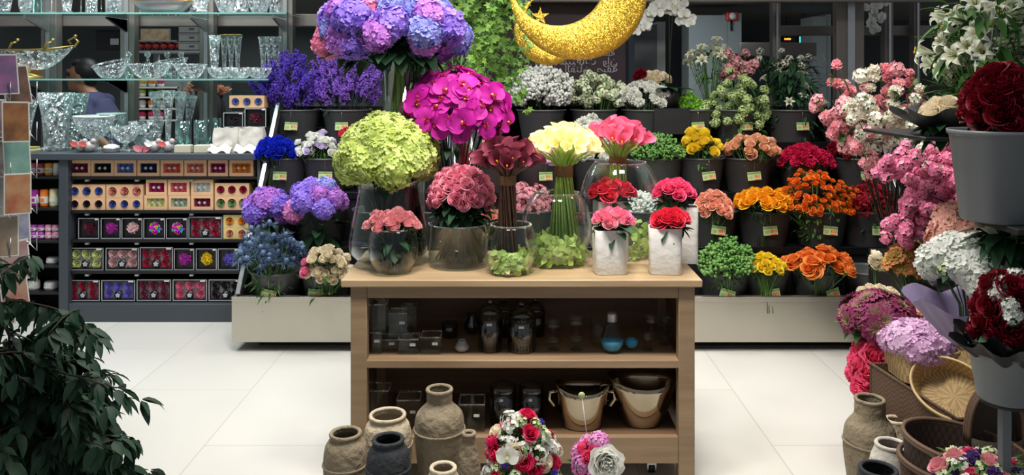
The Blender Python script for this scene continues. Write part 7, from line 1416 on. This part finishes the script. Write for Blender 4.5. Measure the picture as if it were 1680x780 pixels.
# floor pots right
pot('tall tan clay jar on the floor at the right beside the baskets', 1427, 2.82, [(23, 656), (24, 668), (25, 682), (38, 702), (41, 730), (40, 750), (36, 780), (28, 850)], clay_tan, ring=(41, 724), group=GP)
pot('small white clay jar with dark band between tan jar and baskets', 1462, 2.55, [(24, 730), (26, 738), (32, 756), (33, 785), (26, 880)], pr('clay_white', 'c4bfb4', .8, col2='a8a298', vscale=12, bump=.8, bscale=40, bdist=.008), group=GP)
pot('small black clay pot at the bottom edge right of the table', 1441, 2.4, [(29, 771), (31, 778), (35, 800), (34, 840), (26, 940)], clay_black, group=GP)
pot('pale rough jar standing behind the tall tan one', 1470, 3.0, [(16, 690), (18, 705), (20, 740), (16, 790)], clay_cream, group=GP)
# lavender wrapped white hydrangeas
D = 2.65; rt = bunch('white_hydrangea_bouquet', 'white hydrangea bouquet wrapped in lavender paper on the right', 'bouquet', 1592, 432, D, 168, 92, lambda i, p: ('hydrangea_head', mop(m_hyd_white, R=.07, n=120)[i % 2]) if i % 4 else ('blossom_spray', gs[0]), 'hydrangea_head', 16, .95, PZ(560, D), ry=.13, foot=.03, amax=1.4, fol=(30, leaf_dark, .08, .045), folz=(0, .8))
wrap(rt, (0, 0, PZ(572, D)-PZ(560, D)), .03, .195, .165, lav_wrap, fr=.10, waves=5)
r = empty('tapered_vase', (PX(1582, D), D, .661), 'pale tapered vase holding the lavender wrapped bouquet', 'vase'); b = B(); b.lathe([(1e-5, 0), (.035, 0), (.045, .07), (.041, .07), (.03, .01), (1e-5, .01)], 28); b.obj('vase_body', bucket_lt, r)
# dark red roses with white statice, black paper
D = 2.2; rt = bunch('red_rose_bouquet', 'dark red rose bouquet with white statice in black paper at the right edge', 'bouquet', 1662, 500, D, 138, 122, lambda i, p: ('rose_bloom', rose(m_darkred, 'rose_bloom', 3, opened=.8)[i % 3]) if i % 4 else ('statice_spray', fm('pompon', [m_hyd_white, leaf_m], 'statice_spray', 2, R=.022, n=26)[0]), 'rose_bloom', 56, 1.05, PZ(640, D), ry=.11, foot=.03, amax=1.8, nrm_up=0, fol=(20, leaf_dark, .05, .03))
wrap(rt, (0, 0, PZ(610, D)-PZ(640, D)), .04, .135, .11, blk_wrap, 'black_paper', fr=.12, waves=9); wrap(rt, (0, -.005, PZ(608, D)-PZ(640, D)), .05, .15, .085, blk_wrap, 'black_paper', fr=.14, waves=8)
gb('light grey bucket under the black papered rose bouquet', 1648, D, px2(106, D), PZ(655, D), PZ(575, D)-PZ(655, D))
r = empty('pedestal', (PX(1648, D), D, 0), 'pale grey pedestal post under the light grey bucket', 'pedestal'); b = B(); b.box((-.012, -.012, 0), (.012, .012, PZ(655, D)-.012)); b.obj('post', bucket_lt, r, False); b = B(); b.lathe([(1e-5, -.011), (.06, -.011), (.06, -.001), (1e-5, -.001)], 30, c=(0, 0, PZ(655, D))); b.obj('top_plate', black_soft, r)
# ================================================================== SUB-PARTS hang under the part they belong to
bpy.context.view_layer.update()
SUB = {'tag_wire': 'price_tag', 'label_print': 'label_band', 'emblem_mark': 'round_emblem', 'diamond_print': 'insert', 'polished_edge': 'glass_pane', 'caster': 'caster_fork', 'white_button': 'red_housing',
       'silver_edging': 'carton', 'raised_ring': 'pot_body', 'front_plate': 'device_box', 'tag_marks': 'tag_card', 'front_label': 'box_body', 'wire_band': 'glass_body', 'screw_cap': 'glass_bulb', 'stick_tip': 'stick', 'sign_mark': 'sign_face', 'beak': 'body'}
kind_name = lambda o: o.name.split('.')[0]
for root_ in [o for o in COL.objects if o.parent is None and o.type == 'EMPTY']:
    ch = list(root_.children); used = {}
    for c_ in ch:
        pn = SUB.get(kind_name(c_))
        if not pn: continue
        cand = [q for q in ch if kind_name(q) == pn]
        if not cand: continue
        i_ = used.get(pn, 0); p_ = cand[min(i_, len(cand)-1)]; used[pn] = i_+1
        mw = c_.matrix_world.copy(); c_.parent = p_; c_.matrix_local = p_.matrix_world.inverted() @ mw
